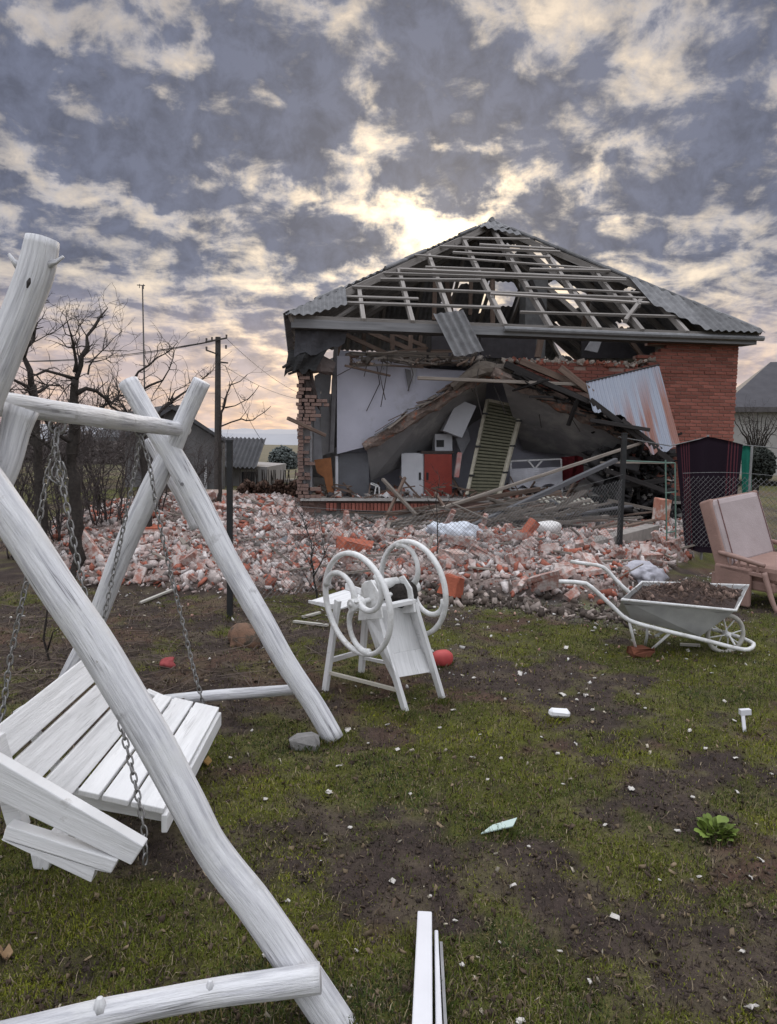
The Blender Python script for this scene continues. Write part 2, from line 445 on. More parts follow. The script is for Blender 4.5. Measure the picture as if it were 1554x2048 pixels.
# ------------------------------------------------------------------ house frame
TH = math.radians(7.0)
_o = P(596, 1000, 15.5); HO = np.array([_o[0], _o[1], 0.0])
HU = np.array([math.cos(TH), math.sin(TH), 0]); HV = np.array([-math.sin(TH), math.cos(TH), 0]); HW = np.array([0, 0, 1.0])
def H(u, v, w): return HO + HU * u + HV * v + HW * w
def HP(x, y, v):
    """point of the house plane at depth v behind its front that lies in direction (x, y)"""
    d = ray(x, y); q = HO + HV * v
    return CAMP + d * (((q - CAMP) @ HV) / (d @ HV))
def toH(p):
    q = np.array(p) - HO; return np.array([q @ HU, q @ HV, q[2]])
def plane_hit(x, y, O, n):
    d = ray(x, y); return CAMP + d * (((np.array(O) - CAMP) @ n) / (d @ n))
HWID, HDEP = 9.68, 10.2

# ------------------------------------------------------------------ ground
def mound(x, y):
    """height of the rubble heap over the ground"""
    x = np.asarray(x, float); y = np.asarray(y, float)
    e = 7.55 + 0.35 * np.sin(x * 1.7 + 0.6) + 0.5 * (fbm(x, y, 0.9, 3, 5.0) - 0.5)
    e = np.where(x > 0.2, e - 0.12, e)
    e = e + np.clip(x - 2.2, 0, 9) * 1.3
    e = e + np.clip(-3.3 - x, 0, 9) * 2.0
    e = e + 0.35 * np.exp(-((x + 1.0) / 0.8) ** 2)
    t = y - e
    h = 0.22 * sstep(t, 0.0, 0.5) + 0.16 * sstep(t, 0.5, 3.0)
    hu = (x - HO[0]) * HU[0] + (y - HO[1]) * HU[1]
    dv = (x - HO[0]) * HV[0] + (y - HO[1]) * HV[1]
    h = h * (1 - 0.9 * sstep(dv, -5.6, -2.4) * sstep(hu, -0.3, 0.4)) * (1 - sstep(y, 19, 24))
    h = h * (0.75 + 0.6 * fbm(x, y, 0.7, 3, 11.0))
    h = h + 0.30 * np.exp(-(((x + 2.4) / 0.8) ** 2 + ((y - 13.2) / 1.4) ** 2))
    h = h + 0.16 * sstep(t, 0.0, 0.6) * (fbm(x, y, 2.2, 3, 14.0) - 0.45) * (1 - sstep(y, 13.0, 15.0))
    h = np.where(t < 0, 0, np.maximum(h, 0.0))
    h = h * sstep(x, -7.5, -5.0) * (1 - sstep(x, 11.5, 14))
    return h
def gz(x, y):
    x = np.asarray(x, float); y = np.asarray(y, float)
    near = np.exp(-((x / 14) ** 2)) * (1 - sstep(y, 20, 40))
    return near * (0.10 * (fbm(x, y, 0.45, 3, 3.0) - 0.5) + 0.06 * (fbm(x, y, 1.8, 3, 8.0) - 0.5) + 0.035 * (fbm(x, y, 7.0, 3, 2.0) - 0.5))

_patch = []
for (x, y, rx, ry, a) in [
    (1330, 1275, 330, 45, .55), (900, 1520, 330, 80, .40), (1370, 1430, 220, 40, .45), (150, 1830, 190, 110, .55),
    (620, 1700, 170, 70, .15), (1020, 1450, 140, 40, .35), (650, 1860, 160, 90, .25), (950, 1960, 160, 80, .32), (1000, 1390, 200, 25, .1),
    (1480, 1340, 150, 60, .4), (1150, 1960, 130, 60, .15), (770, 1400, 160, 40, .25), (380, 1500, 80, 40, .2),
    (1230, 1590, 230, 60, -.55), (690, 1500, 90, 30, -.5), (330, 1270, 340, 95, -.75), (1060, 1325, 150, 30, -.5),
    (1290, 1850, 260, 110, -.35), (330, 1720, 150, 90, -.45), (800, 1760, 170, 40, -.35), (1500, 1950, 160, 90, -.45),
    (560, 1430, 170, 70, -.4), (300, 1950, 160, 60, -.3), (1500, 1560, 90, 30, -.25), (900, 1240, 300, 25, -.4), (200, 1100, 500, 60, -.6)]:
    g = G(x, y); gx = abs(G(x + rx, y)[0] - g[0]); gy = abs(G(x, y - ry)[1] - G(x, y + ry)[1]) / 2
    _patch.append((g[0], g[1], gx, gy, a))
def green(x, y):
    m = 0.50 + 1.1 * (fbm(x, y, 0.9, 4, 21.0) - 0.5) + 1.5 * (fbm(x, y, 3.0, 3, 31.0) - 0.5) + 0.9 * (fbm(x, y, 9.0, 2, 41.0) - 0.5)
    for (cx, cy, ax, ay, a) in _patch:
        m = m + 0.8 * a * np.exp(-(((x - cx) / ax) ** 2 + ((y - cy) / ay) ** 2))
    m = m - 0.9 * sstep(mound(x, y), 0.0, 0.1)
    return np.clip(m, 0, 1)

def axis(a, b, step, out, far):
    c = list(np.arange(a, b, step)); s = step
    lo = [c[0]]; hi = [c[-1]]
    while hi[-1] < far: s *= 1.16; hi.append(hi[-1] + s)
    s = step
    while lo[-1] > -out: s *= 1.16; lo.append(lo[-1] - s)
    return np.array(lo[:0:-1] + c + hi[1:])
xs = axis(-4.2, 5.6, 0.036, 900, 900); ys = axis(1.2, 8.2, 0.032, 200, 1600)
XX, YY = np.meshgrid(xs, ys)
gm = green(XX, YY)
MH = mound(XX, YY)
rough_ = 0.018 * (fbm(XX, YY, 22.0, 3, 4.0) - 0.5) * (1 - 0.3 * gm)
ZZ = gz(XX, YY) + MH * 0.8 + np.where((np.abs(XX) < 9) & (YY < 20), rough_, 0)
dist = sstep(YY, 22, 60)
soil = np.array([0.031, 0.022, 0.019]); soil2 = np.array([0.074, 0.052, 0.042]); moss = np.array([0.112, 0.116, 0.013]); moss2 = np.array([0.040, 0.044, 0.010])
dust = np.array([0.30, 0.235, 0.21]); field = np.array([0.075, 0.068, 0.042])
n1 = fbm(XX, YY, 2.3, 4, 50.0)[..., None]; n2 = fbm(XX, YY, 9.0, 3, 60.0)[..., None]
red = sstep(fbm(XX, YY, 1.6, 3, 71.0), 0.54, 0.68)[..., None]
c_s = soil * (1 - n2) + soil2 * n2
c_s = c_s * (1 - 0.5 * red) + np.array([0.115, 0.062, 0.038]) * 0.5 * red
c_g = moss * n1 + moss2 * (1 - n1)
gmm = sstep(gm + 0.6 * (n2[..., 0] - 0.5), 0.18, 0.78)[..., None]
GC = c_s * (1 - gmm) + c_g * gmm
GC = GC * (0.55 + 0.9 * fbm(XX, YY, 26.0, 3, 33.0)[..., None])
straw = sstep(n2 * 0.6 + n1 * 0.4, 0.5, 0.62) * 0.28
GC = GC * (1 - straw) + np.array([0.15, 0.125, 0.075]) * straw
fr = sstep(YY - (7.0 + 0.4 * np.sin(XX * 1.7 + .6)), -0.35, 0.25)[..., None] * sstep(XX, -0.3, 0.5)[..., None] * (1 - sstep(XX, 2.6, 3.6))[..., None] * (1 - sstep(MH, 0.0, 0.1))[..., None]
GC = GC * (1 - 0.35 * fr) + np.array([0.30, 0.28, 0.26]) * 0.35 * fr
mh = sstep(MH, 0.04, 0.22)[..., None]
GC = GC * (1 - mh) + dust * (0.55 + 0.7 * n2) * mh
dm = dist[..., None]
GC = GC * (1 - dm) + (field * (0.7 + 0.6 * n1)) * dm
V = np.stack([XX, YY, ZZ], -1).reshape(-1, 3)
ny, nx = XX.shape
ii = np.arange(ny * nx).reshape(ny, nx)
F = np.stack([ii[:-1, :-1], ii[:-1, 1:], ii[1:, 1:], ii[1:, :-1]], -1).reshape(-1, 4)
gmat = mat('garden_ground', (1, 1, 1), scale=55, rough=0.95, bump=0.7, bscale=90, vcol=True, detail=6)
fast_mesh('ground', V, F, gmat, GC.reshape(-1, 3), kind='structure', label='mossy lawn with bare soil patches', smooth=True)

def surf(x, y): return gz(x, y) + mound(x, y) * 0.8

# grass blades, moss tufts, straw: nobody could count them
def blades(name, n, ymin, ymax, pw, hmin, hmax, wid, colf, thr, lean=0.5, label=None):
    y = ymin + (ymax - ymin) * rng.random(n * 3) ** pw
    x = (rng.random(n * 3) - 0.5) * (1.16 * y + 0.5) + 0.0
    g = green(x, y) + 0.30 * (fbm(x, y, 14.0, 2, 80.0) - 0.5)
    keep = (rng.random(n * 3) < np.clip((g - thr) * 2.0, 0.06, 1)) & (mound(x, y) < 0.03)
    x, y, g = x[keep][:n], y[keep][:n], g[keep][:n]
    k = len(x)
    h = hmin + (hmax - hmin) * rng.random(k) ** 2.0; a = rng.random(k) * 2 * PI; l = lean * rng.random(k) ** 0.7 + 0.1
    w = wid * (0.6 + 0.8 * rng.random(k)) * (1 + 0.12 * y)
    z = gz(x, y) - 0.004
    dx, dy = np.cos(a), np.sin(a)
    px, py = -dy * w / 2, dx * w / 2
    p0 = np.stack([x - px, y - py, z], -1); p1 = np.stack([x + px, y + py, z], -1)
    m = np.stack([x + dx * h * l * 0.45, y + dy * h * l * 0.45, z + h * 0.62 * np.sqrt(np.maximum(0.05, 1 - (0.45 * l) ** 2))], -1)
    t = np.stack([x + dx * h * l, y + dy * h * l, z + h * np.sqrt(np.maximum(0.02, 1 - np.minimum(l, 0.98) ** 2))], -1)
    off = np.stack([px, py, px * 0], -1) * 0.7
    V = np.stack([p0, p1, m + off, m - off, t], 1).reshape(-1, 3)
    b = np.arange(k)[:, None] * 5
    F = np.concatenate([b + [0, 1, 2], b + [0, 2, 3], b + [3, 2, 4]], 0)
    c = colf(x, y, g, k)
    C_ = np.repeat(c, 5, axis=0)
    fast_mesh(name, V, F, mat('grass_blade', (1, 1, 1), scale=5, rough=0.8, vcol=True), C_, label=label)
def gcol(x, y, g, k):
    r = rng.random((k, 1)); n = fbm(x, y, 3.0, 3, 90.0)[:, None]
    n = np.clip((n - .5) * 2.2 + .5, 0, 1); c = np.array([0.155, 0.165, 0.012]) * n + np.array([0.042, 0.064, 0.011]) * (1 - n)
    c = np.where(r > 0.72, np.array([0.15, 0.115, 0.04]), c); c = np.where(r > 0.86, np.array([0.20, 0.165, 0.095]), c)
    return c * (0.6 + 0.8 * rng.random((k, 1)))
def scol(x, y, g, k):
    r = rng.random((k, 1))
    c = np.where(r > 0.7, np.array([0.12, 0.09, 0.055]), np.array([0.05, 0.037, 0.027]))
    c = np.where(r > 0.92, np.array([0.26, 0.21, 0.14]), c)
    return c * (0.6 + 0.8 * rng.random((k, 1)))
blades('moss_grass', 300000, 1.7, 8.2, 1.5, 0.006, 0.020, 0.0034, gcol, 0.26, 0.9, 'short yellow green moss and grass')
blades('grass', 34000, 1.7, 8.0, 1.4, 0.014, 0.046, 0.0022, gcol, 0.42, 0.85, 'thin green grass blades in the lawn')
blades('dead_grass', 60000, 1.7, 8.0, 1.4, 0.012, 0.05, 0.0024, scol, -0.25, 0.99, 'dry brown grass lying over bare soil')

def chunk_cloud(name, x, y, z, size, flat, cols, m, label=None, jit=0.22, parent=None):
    n = len(x)
    c = np.array([[-1, -1, -1], [1, -1, -1], [1, 1, -1], [-1, 1, -1], [-1, -1, 1], [1, -1, 1], [1, 1, 1], [-1, 1, 1]], float) * 0.5
    B = c[None] + (rng.random((n, 8, 3)) - 0.5) * 2 * jit
    s = np.stack([size * (1 + .5 * rng.random(n)), size * (0.4 + 0.5 * rng.random(n)), size * flat * (.6 + .5 * rng.random(n))], -1)
    B = B * s[:, None, :]
    q = rng.normal(size=(n, 4)); q /= np.linalg.norm(q, axis=1, keepdims=True)
    a, b, cc, d = q.T
    R = np.stack([1 - 2 * (cc * cc + d * d), 2 * (b * cc - a * d), 2 * (b * d + a * cc), 2 * (b * cc + a * d), 1 - 2 * (b * b + d * d), 2 * (cc * d - a * b),
                  2 * (b * d - a * cc), 2 * (cc * d + a * b), 1 - 2 * (b * b + cc * cc)], -1).reshape(n, 3, 3)
    B = np.einsum('nij,nkj->nki', R, B) + np.stack([x, y, z], -1)[:, None, :]
    f = np.array([[0, 3, 2, 1], [4, 5, 6, 7], [0, 1, 5, 4], [1, 2, 6, 5], [2, 3, 7, 6], [3, 0, 4, 7]])
    F = (np.arange(n)[:, None, None] * 8 + f[None]).reshape(-1, 4)
    return fast_mesh(name, B.reshape(-1, 3), F, m, np.repeat(cols, 8, axis=0), label=label, parent=parent)


# dry leaf and straw flakes all over the lawn
n = 9000
y = 1.7 + 6.3 * rng.random(n) ** 1.4; x = (rng.random(n) - 0.5) * (1.16 * y + 0.5); k = mound(x, y) < 0.03; x, y = x[k], y[k]; n = len(x)
fl_ = np.where(rng.random((n, 1)) < 0.35, np.array([0.20, 0.15, 0.095]), np.array([0.085, 0.06, 0.042])); fl_ = np.where(rng.random((n, 1)) < 0.06, np.array([0.42, 0.37, 0.29]), fl_)
chunk_cloud('leaf_flakes', x, y, gz(x, y) + 0.008, 0.005 + 0.018 * rng.random(n) ** 3, 0.12, fl_ * (0.6 + 0.8 * rng.random((n, 1))), VCOL(), 'dry leaf flakes and straw bits on the lawn')
# dark clods along the front foot of the heap
n = 1100
x = rng.uniform(0.1, 2.9, n); y = 7.25 + 0.35 * np.sin(x * 1.7 + .6) + np.clip(x - 2.2, 0, 9) * 1.3 + rng.normal(size=n) * 0.16; sz = 0.02 + 0.07 * rng.random(n) ** 4
chunk_cloud('earth_clods', x, y, surf(x, y) + sz * 0.3, sz, 0.6, np.where(rng.random((n, 1)) < .3, np.array([.30, .25, .22]), np.array([0.10, 0.078, 0.065])) * (0.5 + rng.random((n, 1))), VCOL(), 'dark earth clods along the foot of the rubble heap')
# soil crumbs and clods in the bare patches
n = 26000
y = 1.7 + 6.5 * rng.random(n) ** 1.3; x = (rng.random(n) - 0.5) * (1.16 * y + 0.5)
k = (green(x, y) < 0.5) & (mound(x, y) < 0.05); x, y = x[k], y[k]; n = len(x)
chunk_cloud('soil_crumbs', x, y, gz(x, y) + 0.002, 0.004 + 0.011 * rng.random(n) ** 3, 0.6, np.array([0.066, 0.048, 0.040]) * (0.5 + rng.random((n, 1))), VCOL(), 'brown soil crumbs')

# ------------------------------------------------------------------ rubble
def rub_cols(n):
    r = rng.random((n, 1))
    c = np.where(r < 0.20, np.array([0.34, 0.12, 0.082]), np.array([0.40, 0.31, 0.285]))
    c = np.where(r > 0.50, np.array([0.46, 0.395, 0.37]), c)
    c = np.where(r > 0.80, np.array([0.57, 0.52, 0.50]), c)
    c = np.where(r > 0.93, np.array([0.16, 0.14, 0.13]), c)
    return c * (0.72 + 0.55 * rng.random((n, 1)))
def scatter(n, x0, x1, y0, y1, lo=0.03):
    x = x0 + (x1 - x0) * rng.random(n); y = y0 + (y1 - y0) * rng.random(n)
    k = (mound(x, y) > lo) & ~((toHu(x, y) > 0.0) & (toHv(x, y) > 0.35))
    return x[k], y[k]
def toHu(x, y): return (x - HO[0]) * HU[0] + (y - HO[1]) * HU[1]
def toHv(x, y): return (x - HO[0]) * HV[0] + (y - HO[1]) * HV[1]
x, y = scatter(56000, -6.5, 11.5, 7.0, 17.5); n = len(x)
sz = 0.012 + 0.10 * rng.random(n) ** 5
chunk_cloud('rubble', x, y, surf(x, y) + sz * 0.28, sz, 0.55, rub_cols(n), VCOL(), 'heap of pinkish broken brick and mortar rubble')
x, y = scatter(9000, -4.5, 5.5, 7.0, 10.5); n = len(x)
sz = 0.015 + 0.055 * rng.random(n) ** 2
chunk_cloud('rubble', x, y, surf(x, y) + sz * 0.3, sz, 0.55, rub_cols(n), VCOL(), 'small brick rubble at the front of the heap')
# pale crumbs thrown on the grass before the heap
n = 1700
x = -3.4 + 8.4 * rng.random(n); y = 7.75 - 2.9 * rng.random(n) ** 2.2 + np.clip(x - 2.2, 0, 5) * 0.9
k = (mound(x, y) < 0.06) & (rng.random(n) < np.where(x < -0.3, 0.35, 1.0)); x, y = x[k], y[k]; n = len(x)
sz = 0.005 + 0.022 * rng.random(n) ** 3.5
cc = np.where(rng.random((n, 1)) < 0.7, np.array([0.55, 0.53, 0.5]), np.array([0.40, 0.24, 0.19])) * (0.7 + 0.5 * rng.random((n, 1)))
chunk_cloud('plaster_crumbs', x, y, gz(x, y) + sz * 0.3, sz, 0.5, cc, VCOL(), 'pale plaster crumbs scattered on the grass')

def chunk_mesh(name, sx, sy, sz, jit, m, cut=True, seed=0, bev=0.012):
    r = np.random.default_rng(seed)
    bm = bmesh.new(); bmesh.ops.create_cube(bm, size=1.0)
    for v in bm.verts: v.co = Vector((v.co.x * sx, v.co.y * sy, v.co.z * sz))
    if cut:   # a broken end
        no = Vector((1, r.uniform(-.6, .6), r.uniform(-.5, .5))).normalized()
        g = bmesh.ops.bisect_plane(bm, geom=bm.verts[:] + bm.edges[:] + bm.faces[:], plane_co=Vector((sx * r.uniform(.0, .4), 0, 0)), plane_no=no, clear_outer=True)
        bmesh.ops.holes_fill(bm, edges=[e for e in bm.edges if e.is_boundary])
    if bev: bmesh.ops.bevel(bm, geom=bm.edges[:], offset=bev, segments=1, affect='EDGES')
    bmesh.ops.triangulate(bm, faces=[f for f in bm.faces if len(f.verts) > 4])
    for v in bm.verts: v.co += Vector(r.uniform(-1, 1, 3)) * jit
    me = bpy.data.meshes.new(name); bm.to_mesh(me); bm.free(); me.materials.append(m); return me
brick_meshes = [chunk_mesh('broken_brick', .25, .12, .065, .005, BRICK_RUB(), s % 3 != 0, 40 + s, 0.007) for s in range(9)]
mort_meshes = [chunk_mesh('mortar_lump', .18, .13, .08, .012, mat('dusty_mortar', (0.48, 0.40, 0.36), (0.36, 0.27, 0.235), 12, 0.95, 0.5, 40, rnd=0.3), True, 60 + s, 0.006) for s in range(5)]
def strew(name, meshes, n, label, cat, group, xr, yr, smin=0.8, smax=1.15, dens=None):
    c = 0; t = 0
    while c < n and t < n * 60:
        t += 1
        x = rng.uniform(*xr); y = yr[0] + (yr[1] - yr[0]) * rng.random() ** 1.5
        if float(mound(x, y)) < 0.07 or (toHu(x, y) > 0 and toHv(x, y) > -0.1): continue
        if dens and rng.random() > dens(x, y): continue
        s = rng.uniform(smin, smax)
        place(name, meshes[rng.integers(len(meshes))], None, (x, y, float(surf(x, y)) + 0.045 * s), rand_rot(), (s, s, s), label, cat, group)
        c += 1
strew('broken_brick', brick_meshes, 240, 'dusty broken red brick lying in the rubble heap before the ruined house', 'brick', 'broken bricks in the rubble heap', (-4.2, 6.5), (7.3, 14.0), 0.6, 1.05)
strew('mortar_lump', mort_meshes, 110, 'pinkish grey mortar lump lying in the rubble heap before the ruined house', 'mortar lump', 'mortar lumps in the rubble heap', (-4.2, 6.5), (7.3, 13.5), 0.3, 0.75)

def single(name, label, cat, x, y, size, m, zoff=0.4, jit=0.02, rot=None, Y=None, seed=1, cut=True, bev=0.01, z=None):
    me = chunk_mesh(name, *size, jit, m, cut, seed, bev)
    p = G(x, y, z if z is not None else 0.0) if Y is None else P(x, y, Y)
    zz = p[2] if (z is not None or Y is not None) else float(surf(p[0], p[1])) + size[2] * zoff
    return place(name, me, None, (p[0], p[1], zz), rot if rot is not None else rand_rot(), (1, 1, 1), label, cat)
# mortared pieces of wall lying in the heap: two or three bricks joined
def slab_piece(seed):
    r = np.random.default_rng(seed); b = MB()
    nx_, nz_ = int(r.integers(1, 3)), int(r.integers(2, 4))
    for i in range(nx_):
        for k in range(nz_):
            b.box((i * .26 + (.13 if k % 2 else 0) + r.normal() * .004, 0, k * .077), (.25 if r.random() < .7 else .16, .12 + r.normal() * .01, .066))
    b.box((.13 * nx_ - .06, 0, (nz_ - 1) * .0385), (.25 * nx_, .105, .077 * nz_ - .012))
    return b
_SL = [mesh_only(slab_piece(s), 'brickwork_piece', BRICK_RUB()) for s in range(6)]
n_ = 0
while n_ < 46:
    x, y = rng.uniform(-3.8, 5.0), 7.5 + 6 * rng.random() ** 1.3
    if float(mound(x, y)) < .08 or (toHu(x, y) > 0 and toHv(x, y) > -2.6): continue
    s_ = rng.uniform(.5, .85)
    place('brickwork_piece', _SL[rng.integers(6)], None, (x, y, float(surf(x, y)) + .05), (rng.normal() * .8, rng.normal() * .6, rng.random() * 6), (s_,) * 3, 'piece of mortared brick wall lying among the loose rubble before the ruined house', 'brickwork piece', 'mortared wall pieces in the rubble heap'); n_ += 1
b = MB()
for k in range(150):
    x, y = rng.uniform(-4, 5.2), 7.6 + 6.4 * rng.random()
    if float(mound(x, y)) < .08 or (toHu(x, y) > 0 and toHv(x, y) > -.1): continue
    p = np.array([x, y, float(surf(x, y)) + .05]); a = rng.random() * 2 * PI; d = np.array([math.cos(a), .5 * math.sin(a), rng.normal() * .2]); l = rng.uniform(.15, .8)
    b.beam(p - d * l / 2, p + d * l / 2, rng.uniform(.02, .07), rng.uniform(.012, .03))
b.build('rubble_laths', OLD_WOOD(), label='broken laths and sticks strewn through the rubble heap', kind='stuff')
_wm = mat('white_plaster_chunk', (0.66, 0.63, 0.58), (0.42, 0.39, 0.36), 14, 0.9, 0.4)
_rb = mat('fresh_red_brick', (0.42, 0.125, 0.07), (0.32, 0.09, 0.055), 16, 0.9, 0.5, spots=[((0.45, 0.33, 0.28), 12, 0.6, 0.75)])
single('brick_lump', 'large lump of joined red bricks behind the left flywheel', 'brick lump', 712, 1108, (.48, .3, .32), _rb, Y=9.3, seed=3, jit=.03, rot=(0.1, .2, .4))
single('brick_lump', 'red brick lump seen through the spokes of the left flywheel', 'brick lump', 695, 1142, (.38, .28, .26), _rb, Y=8.6, seed=4, jit=.03, rot=(0.1, -.2, .9))
single('brick_lump', 'orange red brick lump right beside the right flywheel', 'brick lump', 905, 1172, (.24, .18, .2), _rb, Y=7.6, seed=5, jit=.02, rot=(0.2, .3, 1.1))
single('leaning_brick', 'clean orange brick leaning upright on top of the rubble heap', 'brick', 1056, 1062, (.36, .15, .12), _rb, Y=10.4, seed=9, jit=.008, rot=(.3, -.95, .2), cut=False)
single('brick_lump', 'tilted square lump of brickwork on the heap beside the black fence post', 'brick lump', 499, 1022, (.5, .36, .36), mat('dusty_brickwork', (.40, .24, .19), (.32, .2, .17), 10, .95, .5), Y=14.2, seed=12, jit=.03, rot=(.7, .5, .3), cut=False)
single('orange_block', 'small orange brick block on the left part of the heap behind the white log leg', 'brick', 300, 1063, (.3, .2, .16), _rb, Y=10.5, seed=14, jit=.015, rot=(.2, .1, .4), cut=False)
single('mortar_block', 'pale pink upright block with white top beside the right flywheel', 'block', 905, 1127, (.26, .24, .28), mat('pink_block', (.50, .36, .31), (.42, .28, .24), 9, .95, .5, spots=[((.66, .62, .58), 8, .5, .62)]), Y=8.7, seed=16, jit=.02, rot=(.05, .1, .5), cut=False)
single('brick_block', 'upright brick chunk standing right of the green gate frame foot', 'brick', 1324, 1018, (.22, .18, .34), mat('pale_brick', (.50, .27, .2), (.36, .12, .08), 7, .9, .5, spots=[((.6, .52, .47), 5, .5, .6)]), Y=12.4, seed=17, jit=.02, rot=(.05, .06, .2), cut=False)
# ------------------------------------------------------------------ the ruined house
house = thing('ruined_house', 'red brick house with its front blown out and the hip roof stripped to its rafters', 'house', HO)
hm = lambda: MB()
FL = 0.42      # floor level
# plinth and floor
b = MB(); b.slab([H(0.05, 0.02, -0.3), H(HWID - .02, 0.02, -0.3), H(HWID - .02, 0.02, FL - .23), H(0.05, 0.02, FL - .23)], HV * 0.4)
b.build('plinth', mat('grey_render', (0.27, 0.265, 0.25), (0.17, 0.165, 0.155), 4, 0.95, 0.4, 25), house)
b = MB(); b.slab([H(0.1, 0.0, FL - .03), H(HWID - .1, 0, FL - .03), H(HWID - .1, HDEP - .1, FL - .03), H(0.1, HDEP - .1, FL - .03)], HW * 0.06)
b.build('floor', mat('dusty_floor', (0.30, 0.28, 0.26), (0.2, 0.18, 0.17), 5, 0.95, 0.3), house)
# bricks: one mesh shared by all
def brick_me(sx, sy, sz, m):
    bm = bmesh.new(); bmesh.ops.create_cube(bm, size=1.0)
    for v in bm.verts: v.co = Vector((v.co.x * sx, v.co.y * sy, v.co.z * sz))
    bmesh.ops.bevel(bm, geom=bm.edges[:], offset=0.006, segments=1, affect='EDGES')
    me = bpy.data.meshes.new('brick'); bm.to_mesh(me); bm.free(); me.materials.append(m); return me
BME = brick_me(.25, .12, .065, BRICK()); BHALF = brick_me(.12, .12, .065, BRICK())
BUP = brick_me(.065, .12, .16, BRICK())
nb = 0
stuffb = MB()
def left_edge(w):
    """jagged left end of the standing right hand wall"""
    j = 0.16 * math.sin(w * 17) + 0.12 * math.sin(w * 41 + 1)
    return (7.62 if w > 3.42 else 7.2 if w > 2.6 else 7.45) + j + (0.25 * (w - 3.42) if w > 3.42 else 0)
rows = []
w = 3.92; r = 0
while w > 0.55:
    if abs(w - 3.30) < 0.04 : off = 0.012
    else: off = 0
    u = HWID + (-0.02 if r % 2 else 0.03) - (0.125 if r % 2 == 0 else 0.0)
    ue = left_edge(w)
    first = True
    uu = HWID + 0.012 * math.sin(r * 3.1)
    while uu > ue:
        ln = 0.12 if (first and r % 2) else 0.25
        if uu - ln < ue - 0.1: break
        c = H(uu - ln / 2, 0.06 - off - 0.004 * rng.random(), w)
        if nb < 262 and w > 1.75:
            place('brick', BME if ln > .2 else BHALF, house, c, (rng.normal() * .006, rng.normal() * .006, TH + rng.normal() * .008)); nb += 1
        else: stuffb.box(c, (ln, .12, .065), TH)
        uu -= ln + 0.012; first = False
    rows.append((w, uu)); w -= 0.077; r += 1
b = MB()
for (w, uu) in rows: b.slab([H(uu + .05, .014, w - .0385), H(HWID - .006, .014, w - .0385), H(HWID - .006, .014, w + .0385), H(uu + .05, .014, w + .0385)], HV * .30)
b.build('mortar', MORTAR(), house, kind='stuff')
# sill wall under the attic opening
for k, w in enumerate(np.arange(2.86, 3.40, 0.077)):
    for q in range(13):
        u = 4.75 + q * 0.262 + (0.13 if k % 2 else 0)
        if u > 7.4 or (w > 3.3 and rng.random() < 0.25): continue
        stuffb.box(H(u, .10, w), (.25, .12, .065), TH)
stuffb.build('brickwork', BRICK(), house, kind='stuff')
b = MB(); b.slab([H(4.9, .064, 2.82), H(7.5, .064, 2.2), H(7.5, .064, 3.38), H(4.6, .064, 3.36)], HV * .28); b.build('sill_wall', MORTAR(), house)
# crumbled mortar along the top of the sill wall
n = 420; uu = 4.4 + 3.3 * rng.random(n); pts = np.array([H(a, .02 + .3 * rng.random(), 3.40 + .05 * rng.random() + (0.30 * max(0, (a - 7.2)) if a > 7.2 else 0)) for a in uu])
szs = 0.04 + .10 * rng.random(n) ** 2
chunk_cloud('crumbled_mortar', pts[:, 0], pts[:, 1], pts[:, 2], szs, .6, np.where(rng.random((n, 1)) < .3, np.array([.36, .13, .09]), np.array([.42, .36, .31])) * (.7 + .5 * rng.random((n, 1))), VCOL(), parent=house)
# brick course above the plinth, on edge
for k in range(34):
    u = 0.62 + k * 0.078
    if 0.9 < u < 3.1 or rng.random() < .4: place('brick', BUP, house, H(u, -0.015 + .01 * rng.random(), FL - .145), (0, 0, TH))
b = MB(); b.slab([H(0.1, .02, FL - .232), H(6.4, .02, FL - .232), H(6.4, .02, FL - .032), H(0.1, .02, FL - .032)], HV * .3); b.build('brick_course_bed', mat('dark_mortar', (.2, .13, .11), (.13, .09, .08), 14, .95, .4), house)
b = MB(); b.beam(H(.05, -.05, FL + .0), H(3.7, -.06, FL + .03), .10, .045); b.build('floor_edge', mat('pale_edge', (.5, .49, .47), (.33, .32, .3), 6, .9, .3), house)
# left corner: jagged brick pier and window jambs
n = 26
pier = MB()
for k in range(43):
    w = 0.1 + k * 0.077
    e = 0.10 + 0.10 * math.sin(k * 1.9) + 0.06 * math.sin(k * 5.1) + (0.22 if k < 8 else 0) + (.25 if 25 < k < 33 else 0)
    for q_ in range(1 + int(e / .11)):
        pier.box(H(.05 + q_ * .125 + .02 * rng.normal(), .10 + .05 * rng.random(), w), (.115, .24, .064), TH + rng.normal() * .06)
pier.build('corner_pier', mat('grey_pink_brick', (.26, .17, .14), (.17, .12, .105), 9, .95, .5), house, kind='stuff')
b = MB(); b.slab([H(0, .3, 0), H(.3, .3, 0), H(.3, .3, 3.4), H(0, .3, 3.4)], HV * (HDEP - .4)); b.build('side_wall', PLASTER(), house)
b = MB(); b.slab([H(HWID - .33, .35, 0), H(HWID - .02, .35, 0), H(HWID - .02, .35, 3.95), H(HWID - .33, .35, 3.95)], HV * (HDEP - .5)); b.build('side_wall', PLASTER(), house)
b = MB(); b.slab([H(0, HDEP - .12, 0), H(HWID, HDEP - .12, 0), H(HWID, HDEP - .12, 3.3), H(0, HDEP - .12, 3.3)], HV * .3); b.build('back_wall', PLASTER(), house)
